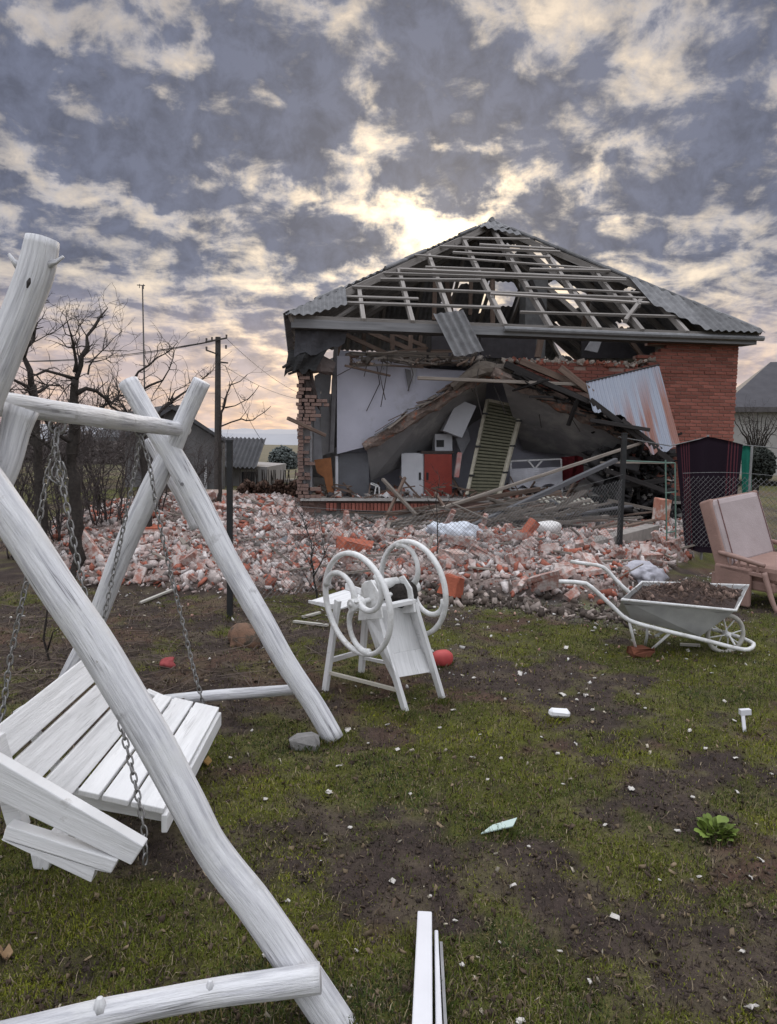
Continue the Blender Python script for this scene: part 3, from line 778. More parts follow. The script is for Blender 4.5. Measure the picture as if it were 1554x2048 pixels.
# inner walls
lav = mat('lavender_wall', (0.50, 0.50, 0.57), (0.40, 0.40, 0.46), 1.2, 0.9, 0.15, 20, spots=[((.33, .32, .34), 1.6, .58, .75)])
q = [HP(672, 1000, 2.4), HP(1130, 990, 2.4), HP(1130, 760, 2.4), HP(1010, 738, 2.4), HP(900, 725, 2.4), HP(800, 722, 2.4), HP(742, 705, 2.4), HP(672, 700, 2.4)]
b = MB(); b.slab(q, HV * .15); b.build('inner_wall', lav, house)
b = MB(); b.slab([HP(674, 908, .55), HP(737, 892, .55), HP(800, 857, .55), HP(862, 818, .55), HP(930, 776, .55), HP(940, 742, .55), HP(862, 738, .55), HP(800, 728, .55), HP(742, 712, .55), HP(674, 712, .55)], HV * .12); b.build('inner_wall', lav, house)
# pale strips of torn wallpapered wall at the left
greys = [mat('torn_wall_a', (.34, .34, .36), (.24, .24, .25), 5, .9, .3), mat('torn_wall_b', (.17, .165, .17), (.11, .105, .11), 5, .9, .3), mat('torn_wall_c', (.44, .44, .45), (.32, .32, .33), 5, .9, .3)]
for (x0, x1, ya, yb, v, k) in [(612, 628, 770, 990, .7, 1), (626, 646, 742, 930, .8, 0), (640, 668, 715, 912, 1.0, 2), (664, 676, 705, 900, 1.2, 1), (604, 616, 845, 1000, .55, 2)]:
    q = [HP(x0, yb, v), HP(x1, yb - 8, v), HP((x0 + x1) / 2 + 3, (ya + yb) / 2, v), HP(x1 - 2, ya, v), HP(x0 + 3, ya + 10, v)]
    b = MB(); b.slab(q, HV * .08); b.build('wall_strip', greys[k], house)
for (x, y0, y1, x2, v, w_, m_) in [(598, 868, 1018, 614, .2, .05, 'c'), (622, 830, 990, 622, .3, .045, 'c'), (672, 690, 905, 664, .6, .09, 'b')]:
    b = MB(); b.beam(HP(x, y0, v), HP(x2, y1, v), w_, w_); b.build('window_jamb', greys[2] if m_ == 'c' else greys[1], house)
b = MB(); b.beam(HP(670, 703, .7), HP(660, 560 + 345, .7), .07, .07); b.build('pipe', greys[1], house)

# collapsed ceiling slabs: a tent of two leaves
cplast = mat('ceiling_plaster', (0.30, 0.295, 0.295), (0.19, 0.19, 0.195), 1.5, 0.9, 0.2, 18, spots=[((.46, .45, .43), 1.1, .5, .7)])
b = MB(); b.slab([HP(733, 893, .3), HP(860, 822, .3), HP(975, 752, .3), HP(965, 850, 2.9), HP(870, 905, 2.4), HP(742, 962, 1.1)], HW * .06); b.build('ceiling_leaf', cplast, house)
b = MB(); b.slab([HP(1003, 760, -.12), HP(1130, 826, -.12), HP(1284, 893, -.12), HP(1240, 930, .7), HP(1120, 908, 1.6), HP(1046, 900, 2.2)], HW * .06); b.build('ceiling_leaf', cplast, house)
edge = mat('torn_slab_edge', (.24, .185, .155), (.11, .085, .075), 14, .95, .7, 30, spots=[((.33, .12, .07), 6, .55, .68)])
def crag(name, pts, r, m, parent=house, wob=.22, seg=9, **k):
    b = MB(); b.log(pts, r, .12, seg, wob, rng.random() * 9); return b.build(name, m, parent, **k)
crag('slab_edge', [HP(728, 895, .2), HP(790, 858, .2), HP(860, 815, .2), HP(930, 772, .2), HP(982, 746, .2)], [.10, .12, .12, .11, .1], edge)
crag('slab_edge', [HP(985, 745, -.2), HP(1040, 768, -.2), HP(1110, 803, -.2), HP(1190, 842, -.2), HP(1284, 886, -.2)], [.1, .13, .14, .13, .1], edge)
crag('slab_edge', [HP(905, 775, .0), HP(945, 745, -.05), HP(985, 738, -.05), HP(1030, 748, -.05), HP(1065, 775, 0)], [.07, .13, .15, .13, .08], mat('brown_clay', (.2, .17, .14), (.13, .11, .095), 9, .95, .6, 30))
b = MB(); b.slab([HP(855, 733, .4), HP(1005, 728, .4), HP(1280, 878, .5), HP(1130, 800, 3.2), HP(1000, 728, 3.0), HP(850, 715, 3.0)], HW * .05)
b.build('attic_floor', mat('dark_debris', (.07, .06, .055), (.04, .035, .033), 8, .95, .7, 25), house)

# ---------------- roof
ER = 4.14
E0, E1 = H(-.17, -.40, ER), H(9.86, -.40, ER)
E2, E3 = H(9.86, HDEP + .35, ER), H(-.17, HDEP + .35, ER)
A0 = H(5.23, 4.95, 7.72); A1 = H(5.23, 5.4, 7.72)
rw = ROOF_WOOD()
def nrm(a, b, c):
    n = np.cross(b - a, c - a); return n / np.linalg.norm(n)
FN = nrm(E0, E1, A0)
def fp(x, y): return plane_hit(x, y, E0, FN)          # a point on the front roof slope
# hips and ridge
for (p, q) in ((E0, A0), (E1, A0), (E2, A1), (E3, A1)):
    b = MB(); b.beam(p - HW * .06, q - HW * .06, .09, .15); b.build('hip_rafter', rw, house)
b = MB(); b.beam(A0 - HW * .05, A1 - HW * .05, .08, .16); b.build('ridge_board', rw, house)
def slope_rafter(P0, U_, n, t, Etop0, A, sides, m=rw):
    pass
def rafters(Ea, Eb, A, A2, us, name='rafter'):
    ed = Eb - Ea; L = np.linalg.norm(ed); e = ed / L; n = nrm(Ea, Eb, A); s = np.cross(n, e)
    if s[2] < 0: s = -s
    ta = (A - Ea) @ e; tb = (A2 - Ea) @ e; hs = (A - Ea) @ s
    for u in us:
        if u < min(ta, tb): t = hs * u / min(ta, tb)
        elif u > max(ta, tb): t = hs * (L - u) / (L - max(ta, tb))
        else: t = hs
        if t < .25: continue
        b = MB(); b.beam(Ea + e * u - n * .07, Ea + e * u + s * t - n * .07, .085, .13, up=n)
        b.build(name, rw, house)
    return e, s, n, ta, tb, hs, L
us = []
for x in (727, 825, 907, 1010, 1102, 1199, 1285, 1375):
    us.append((fp(x, 626 + (x - 582) * .043) - E0) @ ((E1 - E0) / np.linalg.norm(E1 - E0)))
rafters(E0, E1, A0, A0, us)
rafters(E1, E2, A1, A0, np.arange(.9, 10.4, 1.0)); rafters(E3, E0, A0, A1, np.arange(.9, 10.4, 1.0)); rafters(E2, E3, A1, A1, np.arange(.9, 9.8, 1.05))
# a broken rafter piece leaning across the right part of the slope
b = MB(); b.beam(fp(1258, 592), fp(1278, 612), .08, .1, up=FN); b.build('rafter', rw, house)
b = MB(); b.beam(fp(1282, 600), fp(1250, 642), .08, .1, up=FN); b.build('rafter', rw, house)
# battens along the front slope
for (y, xa, xb) in [(600, 660, 835), (584, 700, 1340), (553, 765, 1250), (547, 800, 1250), (522, 815, 1210), (497, 880, 1120), (508, 905, 1100), (476, 925, 1060), (570, 1050, 1345), (618, 1040, 1400), (536, 850, 1010), (612, 690, 1000), (563, 760, 960), (591, 980, 1330), (489, 960, 1130), (530, 1060, 1230)]:
    pc = fp(900, y); e = (E1 - E0) / np.linalg.norm(E1 - E0)
    sl_ = np.cross(FN, e); sl_ = sl_ if sl_[2] > 0 else -sl_
    t = (pc - E0) @ sl_; hs = (A0 - E0) @ sl_; ta = (A0 - E0) @ e; L = np.linalg.norm(E1 - E0)
    def uat(x):
        best = min(np.linspace(0, L, 300), key=lambda u: abs(projx(E0 + e * u + sl_ * t) - x)); return best
    def projx(p):
        v_ = p - CAMP; return 777 + FPX * (v_ @ _R) / (v_ @ _F)
    u0 = max(uat(xa), ta * t / hs + .02); u1 = min(uat(xb), L - (L - ta) * t / hs - .02)
    if u1 - u0 < .3: continue
    b = MB(); b.beam(E0 + e * u0 + sl_ * t + FN * .03 + HW * rng.normal() * .035, E0 + e * u1 + sl_ * t + FN * .03 + HW * rng.normal() * .035, (.05 + .045 * rng.random()), (.035 + .025 * rng.random()), up=FN); b.build('batten', rw, house)
# wall plate, fascia, gutter along the front eave
b = MB(); b.beam(H(-.1, -.28, ER - .07), H(9.7, -.28, ER - .09), .14, .17); b.build('wall_plate', rw, house)
b = MB(); b.beam(H(-.16, -.38, ER - .15), H(9.84, -.38, ER - .16), .03, .17); b.build('fascia_board', mat('fascia', (.25, .25, .255), (.15, .15, .155), 16, .8, .3, uvgrain=True), house)
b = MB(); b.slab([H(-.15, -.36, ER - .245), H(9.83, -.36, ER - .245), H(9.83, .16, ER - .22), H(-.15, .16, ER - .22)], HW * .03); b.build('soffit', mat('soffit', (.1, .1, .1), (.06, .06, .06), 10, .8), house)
b = MB(); b.tube([H(4.2, -.46, ER - .12), H(7, -.46, ER - .13), H(9.95, -.46, ER - .12)], .055, 8); b.build('gutter', mat('gutter', (.22, .225, .23), (.14, .14, .145), 9, .5), house)
# corrugated slate sheets
def csheet(name, O, e, s, n, u0, u1, f0, f1, m, amp=.022, pitch=.17, per=6, parent=house, thick=.008, keep=None):
    """corrugated strip between u0..u1; f0(u), f1(u) lower and upper reach up the slope; keep(u) -> list of (a,b) sub-ranges"""
    nc = max(3, int((u1 - u0) / pitch * per)); V = []; F = []
    for i in range(nc + 1):
        u = u0 + (u1 - u0) * i / nc
        a, c = f0(u), f1(u)
        z = amp * math.cos(2 * PI * u / pitch)
        for (t, k) in ((a, 0), (c, 0), (a, 1), (c, 1)): V.append(O + e * u + s * t + n * (z - thick * k))
    b = MB(); uv = []
    ok = [f1(u0 + (u1 - u0) * (i + .5) / nc) - f0(u0 + (u1 - u0) * (i + .5) / nc) >= .02 for i in range(nc)]
    best = (0, 0); i = 0
    while i < nc:
        if ok[i]:
            j = i
            while j < nc and ok[j]: j += 1
            if j - i > best[1] - best[0]: best = (i, j)
            i = j
        else: i += 1
    if best[1] - best[0] < 2: return None
    for i in range(*best):
        o = i * 4; q = o + 4
        ua, ub = u0 + (u1 - u0) * i / nc, u0 + (u1 - u0) * (i + 1) / nc
        fa, fc = f0(ua), f1(ua)
        F += [(o, q, q + 1, o + 1), (o + 2, o + 3, q + 3, q + 2), (o, o + 2, q + 2, q), (o + 1, q + 1, q + 3, o + 3)]
        r_ = [(ua, fa), (ub, fa), (ub, fc), (ua, fc)]; uv += [r_, r_, r_, r_]
    if not F: return None
    n0, n1 = best[0] * 4, best[1] * 4
    F += [(n0, n0 + 1, n0 + 3, n0 + 2), (n1, n1 + 2, n1 + 3, n1 + 1)]
    V = V[n0:n1 + 4]; F = [tuple(k - n0 for k in f) for f in F]; uv += [[(0, 0)] * 4] * 2
    b.add(V, F, uv)
    return b.build(name, m, parent)
asb = ASB()
def roof_face(Ea, Eb, A, A2, miss, su=1.05, st=1.45, chip=.35, front=None):
    ed = Eb - Ea; L = np.linalg.norm(ed); e = ed / L; n = nrm(Ea, Eb, A)
    s = np.cross(n, e); s = s if s[2] > 0 else -s
    n = n if n[2] > 0 else -n
    ta, tb = sorted(((A - Ea) @ e, (A2 - Ea) @ e)); hs = (A - Ea) @ s
    top = lambda u: hs * min(1.0, u / ta, (L - u) / (L - tb)) if 0 <= u <= L else 0
    u = -.08
    while u < L:
        u1 = min(u + su, L + .08); t = -.12
        while t < hs:
            t1 = t + st
            uc, tcn = (u + u1) / 2, (t + t1) / 2
            if max(top(u), top(u1), top(uc)) > t + .05 and not miss(uc, tcn, L, hs):
                j0, j1 = rng.random() * .05, 0
                br = rng.random() < chip
                k1, k2, k3 = rng.random() * 9, rng.random() * 20, rng.uniform(.2, .75)
                side = rng.random() < .5
                def f0(q, t=t, br=br, k1=k1, k2=k2, k3=k3, side=side):
                    z = t
                    if br and side: z += max(0, .5 * math.sin(q * 3 + k1) + .18 * math.sin(q * 9 + k2)) * k3 * 1.5
                    return min(z, max(top(q), t))
                def f1(q, t1=t1, t=t, br=br, k1=k1, k2=k2, k3=k3, side=side):
                    z = t1 + .10
                    if br and not side: z -= max(0, .5 * math.sin(q * 3 + k1) + .18 * math.sin(q * 9 + k2)) * k3 * 2
                    return max(min(z, top(q) + .02), min(t, max(top(q), t)))
                csheet('roof_sheet', Ea + n * .075, e, s, n, u, u1 + .04, f0, lambda q, a=f0, c=f1: max(c(q), a(q) + (.03 if top(q) > a(q) + .03 else 0)), asb)
            t = t1
        u = u1
def miss_back(u, t, L, hs):      # u runs from the right corner to the left
    x = 1 - u / L
    if t < 1.2 and .02 < x < .42: return True
    if t < 1.2 and .50 < x < .62: return True
    return rng.random() < .07 and t > 1.5
roof_face(E2, E3, A1, A1, miss_back, chip=.85, st=1.1)
roof_face(E3, E0, A0, A1, lambda u, t, L, hs: rng.random() < .04, chip=.45)
roof_face(E1, E2, A1, A0, lambda u, t, L, hs: (rng.random() < .10 and u > 2.4), chip=.7, st=1.2)
# what is left on the front slope: the right end, the left end, a piece under the apex
def miss_front(u, t, L, hs):
    return not (u > L - 2.3 or u < .9)
def front_left(): pass
edF = E1 - E0; LF = np.linalg.norm(edF); eF = edF / LF; sF = np.cross(FN, eF); sF = sF if sF[2] > 0 else -sF
nF = FN if FN[2] > 0 else -FN
hsF = (A0 - E0) @ sF; taF = (A0 - E0) @ eF
topF = lambda u: max(0, hsF * min(u / taF, (LF - u) / (LF - taF)))
O_ = E0 + nF * .09
csheet('roof_sheet', O_, eF, sF, nF, LF - 1.18, LF + .06, lambda u: -.14, lambda u: max(-.12, topF(u) + .03), asb)
csheet('roof_sheet', O_, eF, sF, nF, LF - 2.0, LF - 1.14, lambda u: -.12 + max(0, (LF - 1.25 - u)) * 1.7, lambda u: topF(u) + .03, asb)
csheet('roof_sheet', O_, eF, sF, nF, -.1, 1.15, lambda u: -.14 + max(0, (u - .35) * .75), lambda u: max(-.12, topF(u) + .03, -.14 + max(0, (u - .35) * .75)), asb)
csheet('roof_sheet', O_, eF, sF, nF, taF - .25, taF + .6, lambda u: hsF - .78 - .6 * (u - taF), lambda u: max(hsF - .5 - .62 * (u - taF), hsF - .78 - .6 * (u - taF)), asb)
csheet('roof_sheet', O_, eF, sF, nF, taF - .55, taF + .55, lambda u: hsF - .50 - .2 * abs(u - taF), lambda u: max(topF(u) + .02, hsF - .50 - .2 * abs(u - taF)), asb)
# hip caps
for (p, q, k) in ((E1, A0, 10), (A0, E0, 10)):
    for j in range(k):
        if q is E0 and rng.random() < .6: continue
        a = p + (q - p) * (j / k); c = p + (q - p) * ((j + 1.06) / k)
        b = MB(); b.tube([a + HW * .07, c + HW * .09], [.05, .045], 8); b.build('hip_cap', asb, house)
b = MB(); b.tube([A0 - HV * .15 + HW * .07, A1 + HW * .07], .07, 8); b.build('ridge_cap', asb, house)
# the sheet that slid off and hangs over the attic opening
pa, pb, pc_ = HP(866, 628, -.55), HP(912, 622, -.55), HP(908, 712, -.75)
e_ = (pb - pa) / np.linalg.norm(pb - pa); s_ = pc_ - pa; ln = np.linalg.norm(s_); s_ /= ln; n_ = np.cross(e_, s_); n_ /= np.linalg.norm(n_)
csheet('sliding_sheet', pa, e_, s_, n_ * (-1 if n_[1] > 0 else 1), 0, .62, lambda u: .0, lambda u: ln + .02 * math.sin(9 * u), mat('pale_slate', (.25, .25, .255), (.15, .15, .155), 7, .85, .3, 30), amp=.03, pitch=.155)
# attic timbers seen through the gap
for (x0, y0, x1, y1, v, t) in [(785, 640, 785, 700, 1.2, .1), (822, 642, 820, 712, 2.0, .1), (846, 640, 838, 700, 3.0, .09), (857, 640, 857, 735, .5, .09), (700, 648, 822, 700, 1.4, .1), (720, 640, 880, 705, 2.4, .09), (660, 655, 800, 720, .9, .09),
                            (690, 655, 670, 720, 1.0, .1), (728, 560, 728, 705, 3.5, .1), (985, 560, 985, 650, 4.0, .12), (1085, 660, 1075, 715, 1.0, .13), (1060, 560, 1115, 680, 3.2, .1), (870, 560, 868, 640, 3.5, .11), (890, 545, 905, 640, 4.6, .12), (942, 560, 940, 630, 4.2, .1), (1185, 560, 1165, 660, 3.6, .1), (1240, 655, 1290, 720, 1.6, .09)]:
    b = MB(); b.beam(HP(x0, y0, v), HP(x1, y1, v), t, t); b.build('attic_timber', BROWN_WOOD() if rng.random() < .6 else DARK_WOOD(), house)
# attic knee wall and chimney seen through the rafters
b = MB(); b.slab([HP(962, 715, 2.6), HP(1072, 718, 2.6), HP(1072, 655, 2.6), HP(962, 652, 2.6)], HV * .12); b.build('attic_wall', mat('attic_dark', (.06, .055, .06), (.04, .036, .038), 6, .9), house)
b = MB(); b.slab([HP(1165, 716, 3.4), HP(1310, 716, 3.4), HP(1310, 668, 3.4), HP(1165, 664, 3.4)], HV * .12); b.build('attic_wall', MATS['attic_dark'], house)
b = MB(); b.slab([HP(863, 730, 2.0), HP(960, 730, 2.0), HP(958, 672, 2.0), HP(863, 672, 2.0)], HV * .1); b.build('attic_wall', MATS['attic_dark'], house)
b = MB(); b.box(toH_ := H(6.4, 4.6, 5.1), (.6, .6, 2.4), TH); b.build('chimney', mat('chimney_plaster', (.2, .2, .2), (.13, .13, .13), 5, .9, .4), house, bevel=.02)
b = MB(); b.slab([HP(1170, 700, 1.0), HP(1195, 705, 1.0), HP(1203, 683, 1.0), HP(1183, 680, 1.0)], HV * .05); b.build('loose_panel', greys[0], house)
# torn cladding hanging at the left corner
def crumple(name, poly, v0, off, m, parent, amp=.10, nu=9, **k):
    """quad patch (4 image corners at depth v0) with folds"""
    a, b_, c, d = [np.array(HP(x, y, v0)) for x, y in poly]
    V = []; F = []; U = []
    for i in range(nu + 1):
        for j in range(nu + 1):
            s, t = i / nu, j / nu
            p = a * (1 - s) * (1 - t) + b_ * s * (1 - t) + c * s * t + d * (1 - s) * t
            p = p + HV * amp * (math.sin(s * 9 + t * 2) * .5 + math.sin(s * 17 + t * 5 + 1) * .3 + math.sin(t * 7 + 2) * .3)
            if j == nu: p = p + HW * (.12 * (rng.random() - .5))
            V.append(p)
    m_ = len(V); V = V + [p + HV * off for p in V]
    q = nu + 1
    for i in range(nu):
        for j in range(nu):
            f = (i * q + j, (i + 1) * q + j, (i + 1) * q + j + 1, i * q + j + 1)
            F.append(f); F.append(tuple(m_ + z for z in f[::-1]))
    for i in range(nu):
        F += [(i * q, i * q + m_, (i + 1) * q + m_, (i + 1) * q), (i * q + nu, (i + 1) * q + nu, (i + 1) * q + nu + m_, i * q + nu + m_),
              (i, i + 1, i + 1 + m_, i + m_), (nu * q + i, nu * q + i + m_, nu * q + i + 1 + m_, nu * q + i + 1)]
    mb = MB(); mb.add(V, F); return mb.build(name, m, parent, **k)
clad = mat('torn_roof_felt', (.085, .085, .095), (.05, .05, .055), 4, .85, .5, 18)
crumple('torn_cladding', [(592, 632), (700, 640), (688, 690), (588, 715)], -.15, .05, clad, house, .08)
crumple('torn_cladding', [(578, 700), (660, 690), (632, 738), (568, 748)], -.1, .05, mat('black_felt', (.025, .025, .027), (.04, .04, .04), 6, .9, .5), house, .08)
crumple('torn_cladding', [(592, 740), (624, 738), (640, 820), (606, 800)], .1, .05, mat('dark_brown_felt', (.05, .04, .038), (.07, .055, .05), 6, .9, .5), house, .06)
for (x0, y0, x1, y1) in [(566, 735, 604, 708), (572, 742, 610, 722), (578, 748, 614, 735)]:
    b = MB(); b.beam(HP(x0, y0, -.2), HP(x1, y1, .2), .05, .04); b.build('splintered_lath', DARK_WOOD(), house)
crag('wall_lump', [HP(618, 735, .25), HP(640, 730, .25), HP(668, 738, .25)], [.14, .2, .12], mat('brown_plaster', (.17, .14, .13), (.11, .09, .085), 8, .95, .7, 20))
crag('wall_top', [HP(690, 716, 1.6), HP(750, 722, 1.6), HP(820, 725, 1.6), HP(870, 722, 1.6)], [.12, .15, .16, .14], mat('brown_plaster', None or (.2, .2, .2)))
for (x0, y0, x1, y1) in [(700, 706, 860, 716), (720, 722, 880, 732), (740, 715, 850, 700)]:
    b = MB(); b.beam(HP(x0, y0, 1.2), HP(x1, y1, 1.2), .06, .06); b.build('attic_timber', OLD_WOOD(), house)
n = 260; sx = rng.uniform(690, 1280, n); vv = rng.uniform(-.25, 1.6, n)
yt = np.where(sx < 985, 728 + 5 * np.sin(sx), 735 + (sx - 985) * .47) - rng.random(n) * 12
ptsD = np.array([HP(a, c, d) for a, c, d in zip(sx, yt, vv)])
chunk_cloud('roof_debris', ptsD[:, 0], ptsD[:, 1], ptsD[:, 2], .04 + .13 * rng.random(n) ** 2, .35, np.where(rng.random((n, 1)) < .3, np.array([.34, .25, .2]), np.array([.14, .12, .105])) * (.5 + rng.random((n, 1))), VCOL(), parent=house)

for k in range(26):
    x0 = rng.uniform(690, 840); y0 = rng.uniform(700, 732); dx = rng.uniform(40, 150)
    b = MB(); b.beam(HP(x0, y0, rng.uniform(-.1, 1.2)), HP(x0 + dx, y0 + rng.normal() * 9, rng.uniform(-.1, 1.2)), rng.uniform(.03, .07), rng.uniform(.02, .05)); b.build('lath', OLD_WOOD() if rng.random() < .6 else BROWN_WOOD(), house)
# hanging cables, strips and torn edges
for k in range(16):
    x0 = rng.uniform(630, 1290); y0 = 720 + (0 if x0 < 985 else (x0 - 985) * .42) + rng.uniform(-20, 20); l = rng.uniform(30, 110); v = rng.uniform(-.3, .5)
    b = MB(); b.tube([HP(x0, y0, v), HP(x0 + rng.normal() * 8, y0 + l * .4, v), HP(x0 + rng.normal() * 16, y0 + l, v)], .009, 4); b.build('hanging_cable', MATS['dark_debris'], house)
for k in range(2):
    x0 = rng.uniform(690, 850); y0 = rng.uniform(722, 745); v = .5
    b = MB(); b.slab([HP(x0, y0, v), HP(x0 + 14, y0 + 3, v), HP(x0 + 10 + rng.normal() * 4, y0 + rng.uniform(25, 60), v - .06), HP(x0 + 3, y0 + 18, v - .03)], HV * .01); b.build('torn_paper', greys[k % 3], house)
# ---------------- loose things in and before the ruin
def hbox(x0, y0, x1, y1, v, dep):
    q = [HP(x0, y1, v), HP(x1, y1, v), HP(x1, y0, v), HP(x0, y0, v)]; b = MB(); b.slab(q, HV * dep); return b
wh = mat('white_laminate', (.66, .67, .70), (.56, .57, .6), 3, .5, .05); rd = mat('red_laminate', (.36, .065, .045), (.26, .045, .035), 5, .5, .1, spots=[((.40, .17, .1), 9, .66, .8)])
c0 = HP(853, 993, 1.0)
t = thing('kitchen_cabinet', 'low kitchen cabinet with one white and one red door under the fallen ceiling', 'cabinet', c0)
hbox(806, 906, 902, 994, 1.12, .5).build('body', wh, t)
hbox(803, 907, 846, 993, 1.05, .06).build('door', wh, t, label='white cabinet door', bevel=.006)
hbox(849, 908, 904, 993, 1.05, .06).build('door', rd, t, label='red cabinet door', bevel=.006)
hbox(838, 945, 842, 960, 1.03, .02).build('handle', BLACKM(), t); hbox(853, 945, 857, 960, 1.03, .02).build('handle', BLACKM(), t)
hbox(842, 902, 908, 907, 1.03, .6).build('worktop', mat('dark_top', (.07, .05, .045), None, 9, .5), t)
t = thing('microwave_oven', 'small pale microwave with dark window on the red and white cabinet', 'microwave', HP(886, 904, 1.3))
hbox(870, 868, 905, 902, 1.3, .35).build('case', wh, t, bevel=.008); hbox(873, 880, 888, 894, 1.285, .014).build('window', BLACKM(), t)
dent = mat('dark_grey_enamel', (.13, .135, .15), (.09, .092, .1), 3, .45, .3, 6)
t = thing('grey_appliance', 'dented dark grey metal cooker with white side left of the white chair frame', 'cooker', HP(705, 995, .8))
hbox(677, 905, 738, 996, .7, .5).build('body', dent, t, bevel=.01); hbox(671, 912, 676.5, 994, .7, .5).build('side_panel', wh, t)
b = MB(); b.slab([HP(628, 920, .5), HP(662, 915, .5), HP(668, 992, .5), HP(655, 985, .5), HP(648, 955, .5), HP(634, 945, .5)], HV * .04)
b.build('broken_veneer_panel', mat('orange_veneer', (.30, .12, .045), (.2, .08, .03), 12, .5, .2), label='broken orange brown wooden panel at the left corner of the ruin', cat='panel')
def quadthing(name, label, cat, quad, v, m, off, bevel=.006):
    b = MB(); b.slab([HP(x, y, v + (dv[0] if dv else 0)) for x, y, *dv in quad], off); return b.build(name, m, label=label, cat=cat, bevel=bevel)
quadthing('fallen_wall_unit', 'tilted pale kitchen wall unit hanging under the fallen ceiling', 'wall unit', [(886, 861), (924, 876), (953, 812), (916, 798)], .9, mat('pale_unit', (.50, .51, .54), (.44, .45, .48), 3, .5), HV * .35)
quadthing('fallen_door_panel', 'narrow grey panel leaning behind the microwave', 'panel', [(908, 868, .3), (924, 912, .3), (941, 880, .3), (934, 850, .3)], 1.0, mat('grey_panel', (.30, .30, .32), None, 4, .6), HV * .05)
b = MB(); b.tube([HP(742, 968, .6), HP(752, 973, .6), HP(748, 995, .6)], .018, 6); b.tube([HP(752, 973, .6), HP(758, 974, .6), HP(759, 996, .6)], .018, 6); b.tube([HP(742, 968, .6), HP(744, 966, .9), HP(757, 972, .9)], .018, 6)
b.build('chair_frame', WHITE_METAL(), label='white bent chair frame standing beside the dented grey cooker', cat='chair frame')
# bed frame leaning upright
t = thing('bed_frame', 'upright slatted bed frame with cream rails leaning in the middle of the ruin', 'bed frame', HP(965, 992, .5))
cream = mat('cream_rail', (.46, .43, .34), (.33, .30, .24), 9, .7, .2); slm = mat('olive_slat', (.17, .165, .11), (.12, .115, .08), 9, .8, .2)
TL, TR, BR, BL = HP(975, 800, 1.15), HP(1044, 815, 1.15), HP(998, 990, .25), HP(934, 990, .25)
b = MB(); b.beam(BL, TL, .07, .06); b.build('side_rail', cream, t); b = MB(); b.log([BR, (BR + TR) / 2, TR * .9 + BR * .1, TR + (TL - TR) * .08], [.055, .06, .06, .05], .08, 8, .02); b.build('side_rail', cream, t)
b = MB(); b.beam(TL, TR, .06, .06); b.build('end_rail', cream, t); b = MB(); b.beam(BL, BR, .06, .06); b.build('end_rail', mat('dark_rail', (.06, .06, .06), None, 9, .7), t)
for k in range(28):
    f = (k + .7) / 28.5
    b = MB(); b.beam(BL + (TL - BL) * f, BR + (TR - BR) * f, .022, .045, up=(0, 0, 1)); b.build('slat', slm, t)
b = MB(); b.slab([BL + HV * .06, BR + HV * .06, TR + HV * .06, TL + HV * .06], HV * .02); b.build('backing_cloth', mat('olive_cloth', (.12, .12, .085), None, 5, .9), t)
for (f, s_) in ((.2, 0), (.5, 0), (.85, 0), (.25, 1), (.55, 1), (.84, 1)):
    p = (BL + (TL - BL) * f) if s_ == 0 else (BR + (TR - BR) * f)
    b = MB(); b.box(p - HV * .05, (.12, .05, .04), TH); b.build('bracket', BLACKM(), t)
# covered cot
t = thing('covered_cot', 'metal cot with a crumpled white sheet behind the long planks', 'cot', HP(1072, 992, 1.1))
crumple('sheet', [(1020, 938), (1122, 934), (1126, 968), (1022, 976)], .95, .03, mat('white_sheet', (.62, .62, .66), (.5, .5, .54), 4, .9, .3), t, .05)
for (x0, y0, x1, y1) in [(1022, 920, 1020, 995), (1122, 918, 1124, 985), (1022, 922, 1122, 918), (1022, 980, 1124, 974), (1055, 920, 1072, 940), (1085, 920, 1066, 942)]:
    b = MB(); b.beam(HP(x0, y0, 1.0), HP(x1, y1, 1.0), .035, .035); b.build('rail', WHITE_METAL(), t)
crumple('red_blanket', [(1124, 915), (1166, 910), (1168, 962), (1126, 968)], 1.2, .05, mat('dark_red_cloth', (.17, .02, .025), (.1, .012, .016), 6, .9, .4), None, .08, label='dark red blanket heaped beside the white covered cot', cat='blanket')
crumple('grey_cloth', [(1186, 935), (1212, 942), (1228, 990), (1190, 995)], .4, .05, mat('grey_cloth', (.27, .27, .26), (.2, .2, .19), 6, .9, .4), None, .12, label='grey cloth draped over debris right of the red blanket', cat='cloth')
single('red_packet', 'narrow red and white packet standing right of the red cabinet door', 'packet', 916, 930, (.1, .08, .55), mat('red_packet', (.32, .07, .06), (.45, .4, .38), 5, .6), Y=16.3, seed=5, jit=.006, rot=(0, .1, .1), cut=False)

# blue metal sheet with rust stripes
t = None
bl = bpy.data.materials.new('rusty_blue_zinc'); bl.use_nodes = True
N = ND(bl.node_tree); B_ = bl.node_tree.nodes['Principled BSDF']
uvn = N.n('ShaderNodeUVMap').outputs[0]; ux, uy, _z = N.sep(uvn)
st_ = N.noise(N.xyz(N.m('MULTIPLY', ux, 7.0), N.m('MULTIPLY', uy, .25), 0), 1.0, 3, .5)
dn = N.rng(N.m('ADD', N.m('MULTIPLY', uy, .55), N.m('MULTIPLY', ux, .30)), .40, .95)
rs = N.m('MULTIPLY', N.rng(st_, .455, .545), dn, clamp=True)
colr = N.mix(N.noise(N.xyz(N.m('MULTIPLY', ux, 9.0), N.m('MULTIPLY', uy, .6), 3), 1.0, 4), (.24, .27, .335), (.35, .37, .42))
colr = N.mix(N.m('MULTIPLY', rs, .9), colr, N.mix(N.noise(uvn, 12, 4), (.30, .12, .06), (.22, .10, .085)))
N.put(B_.inputs['Base Color'], colr); B_.inputs['Roughness'].default_value = .45; B_.inputs['Metallic'].default_value = .25
tl, tr, br = HP(1172, 766, -.55), HP(1318, 731, -.35), HP(1362, 893, -1.1)
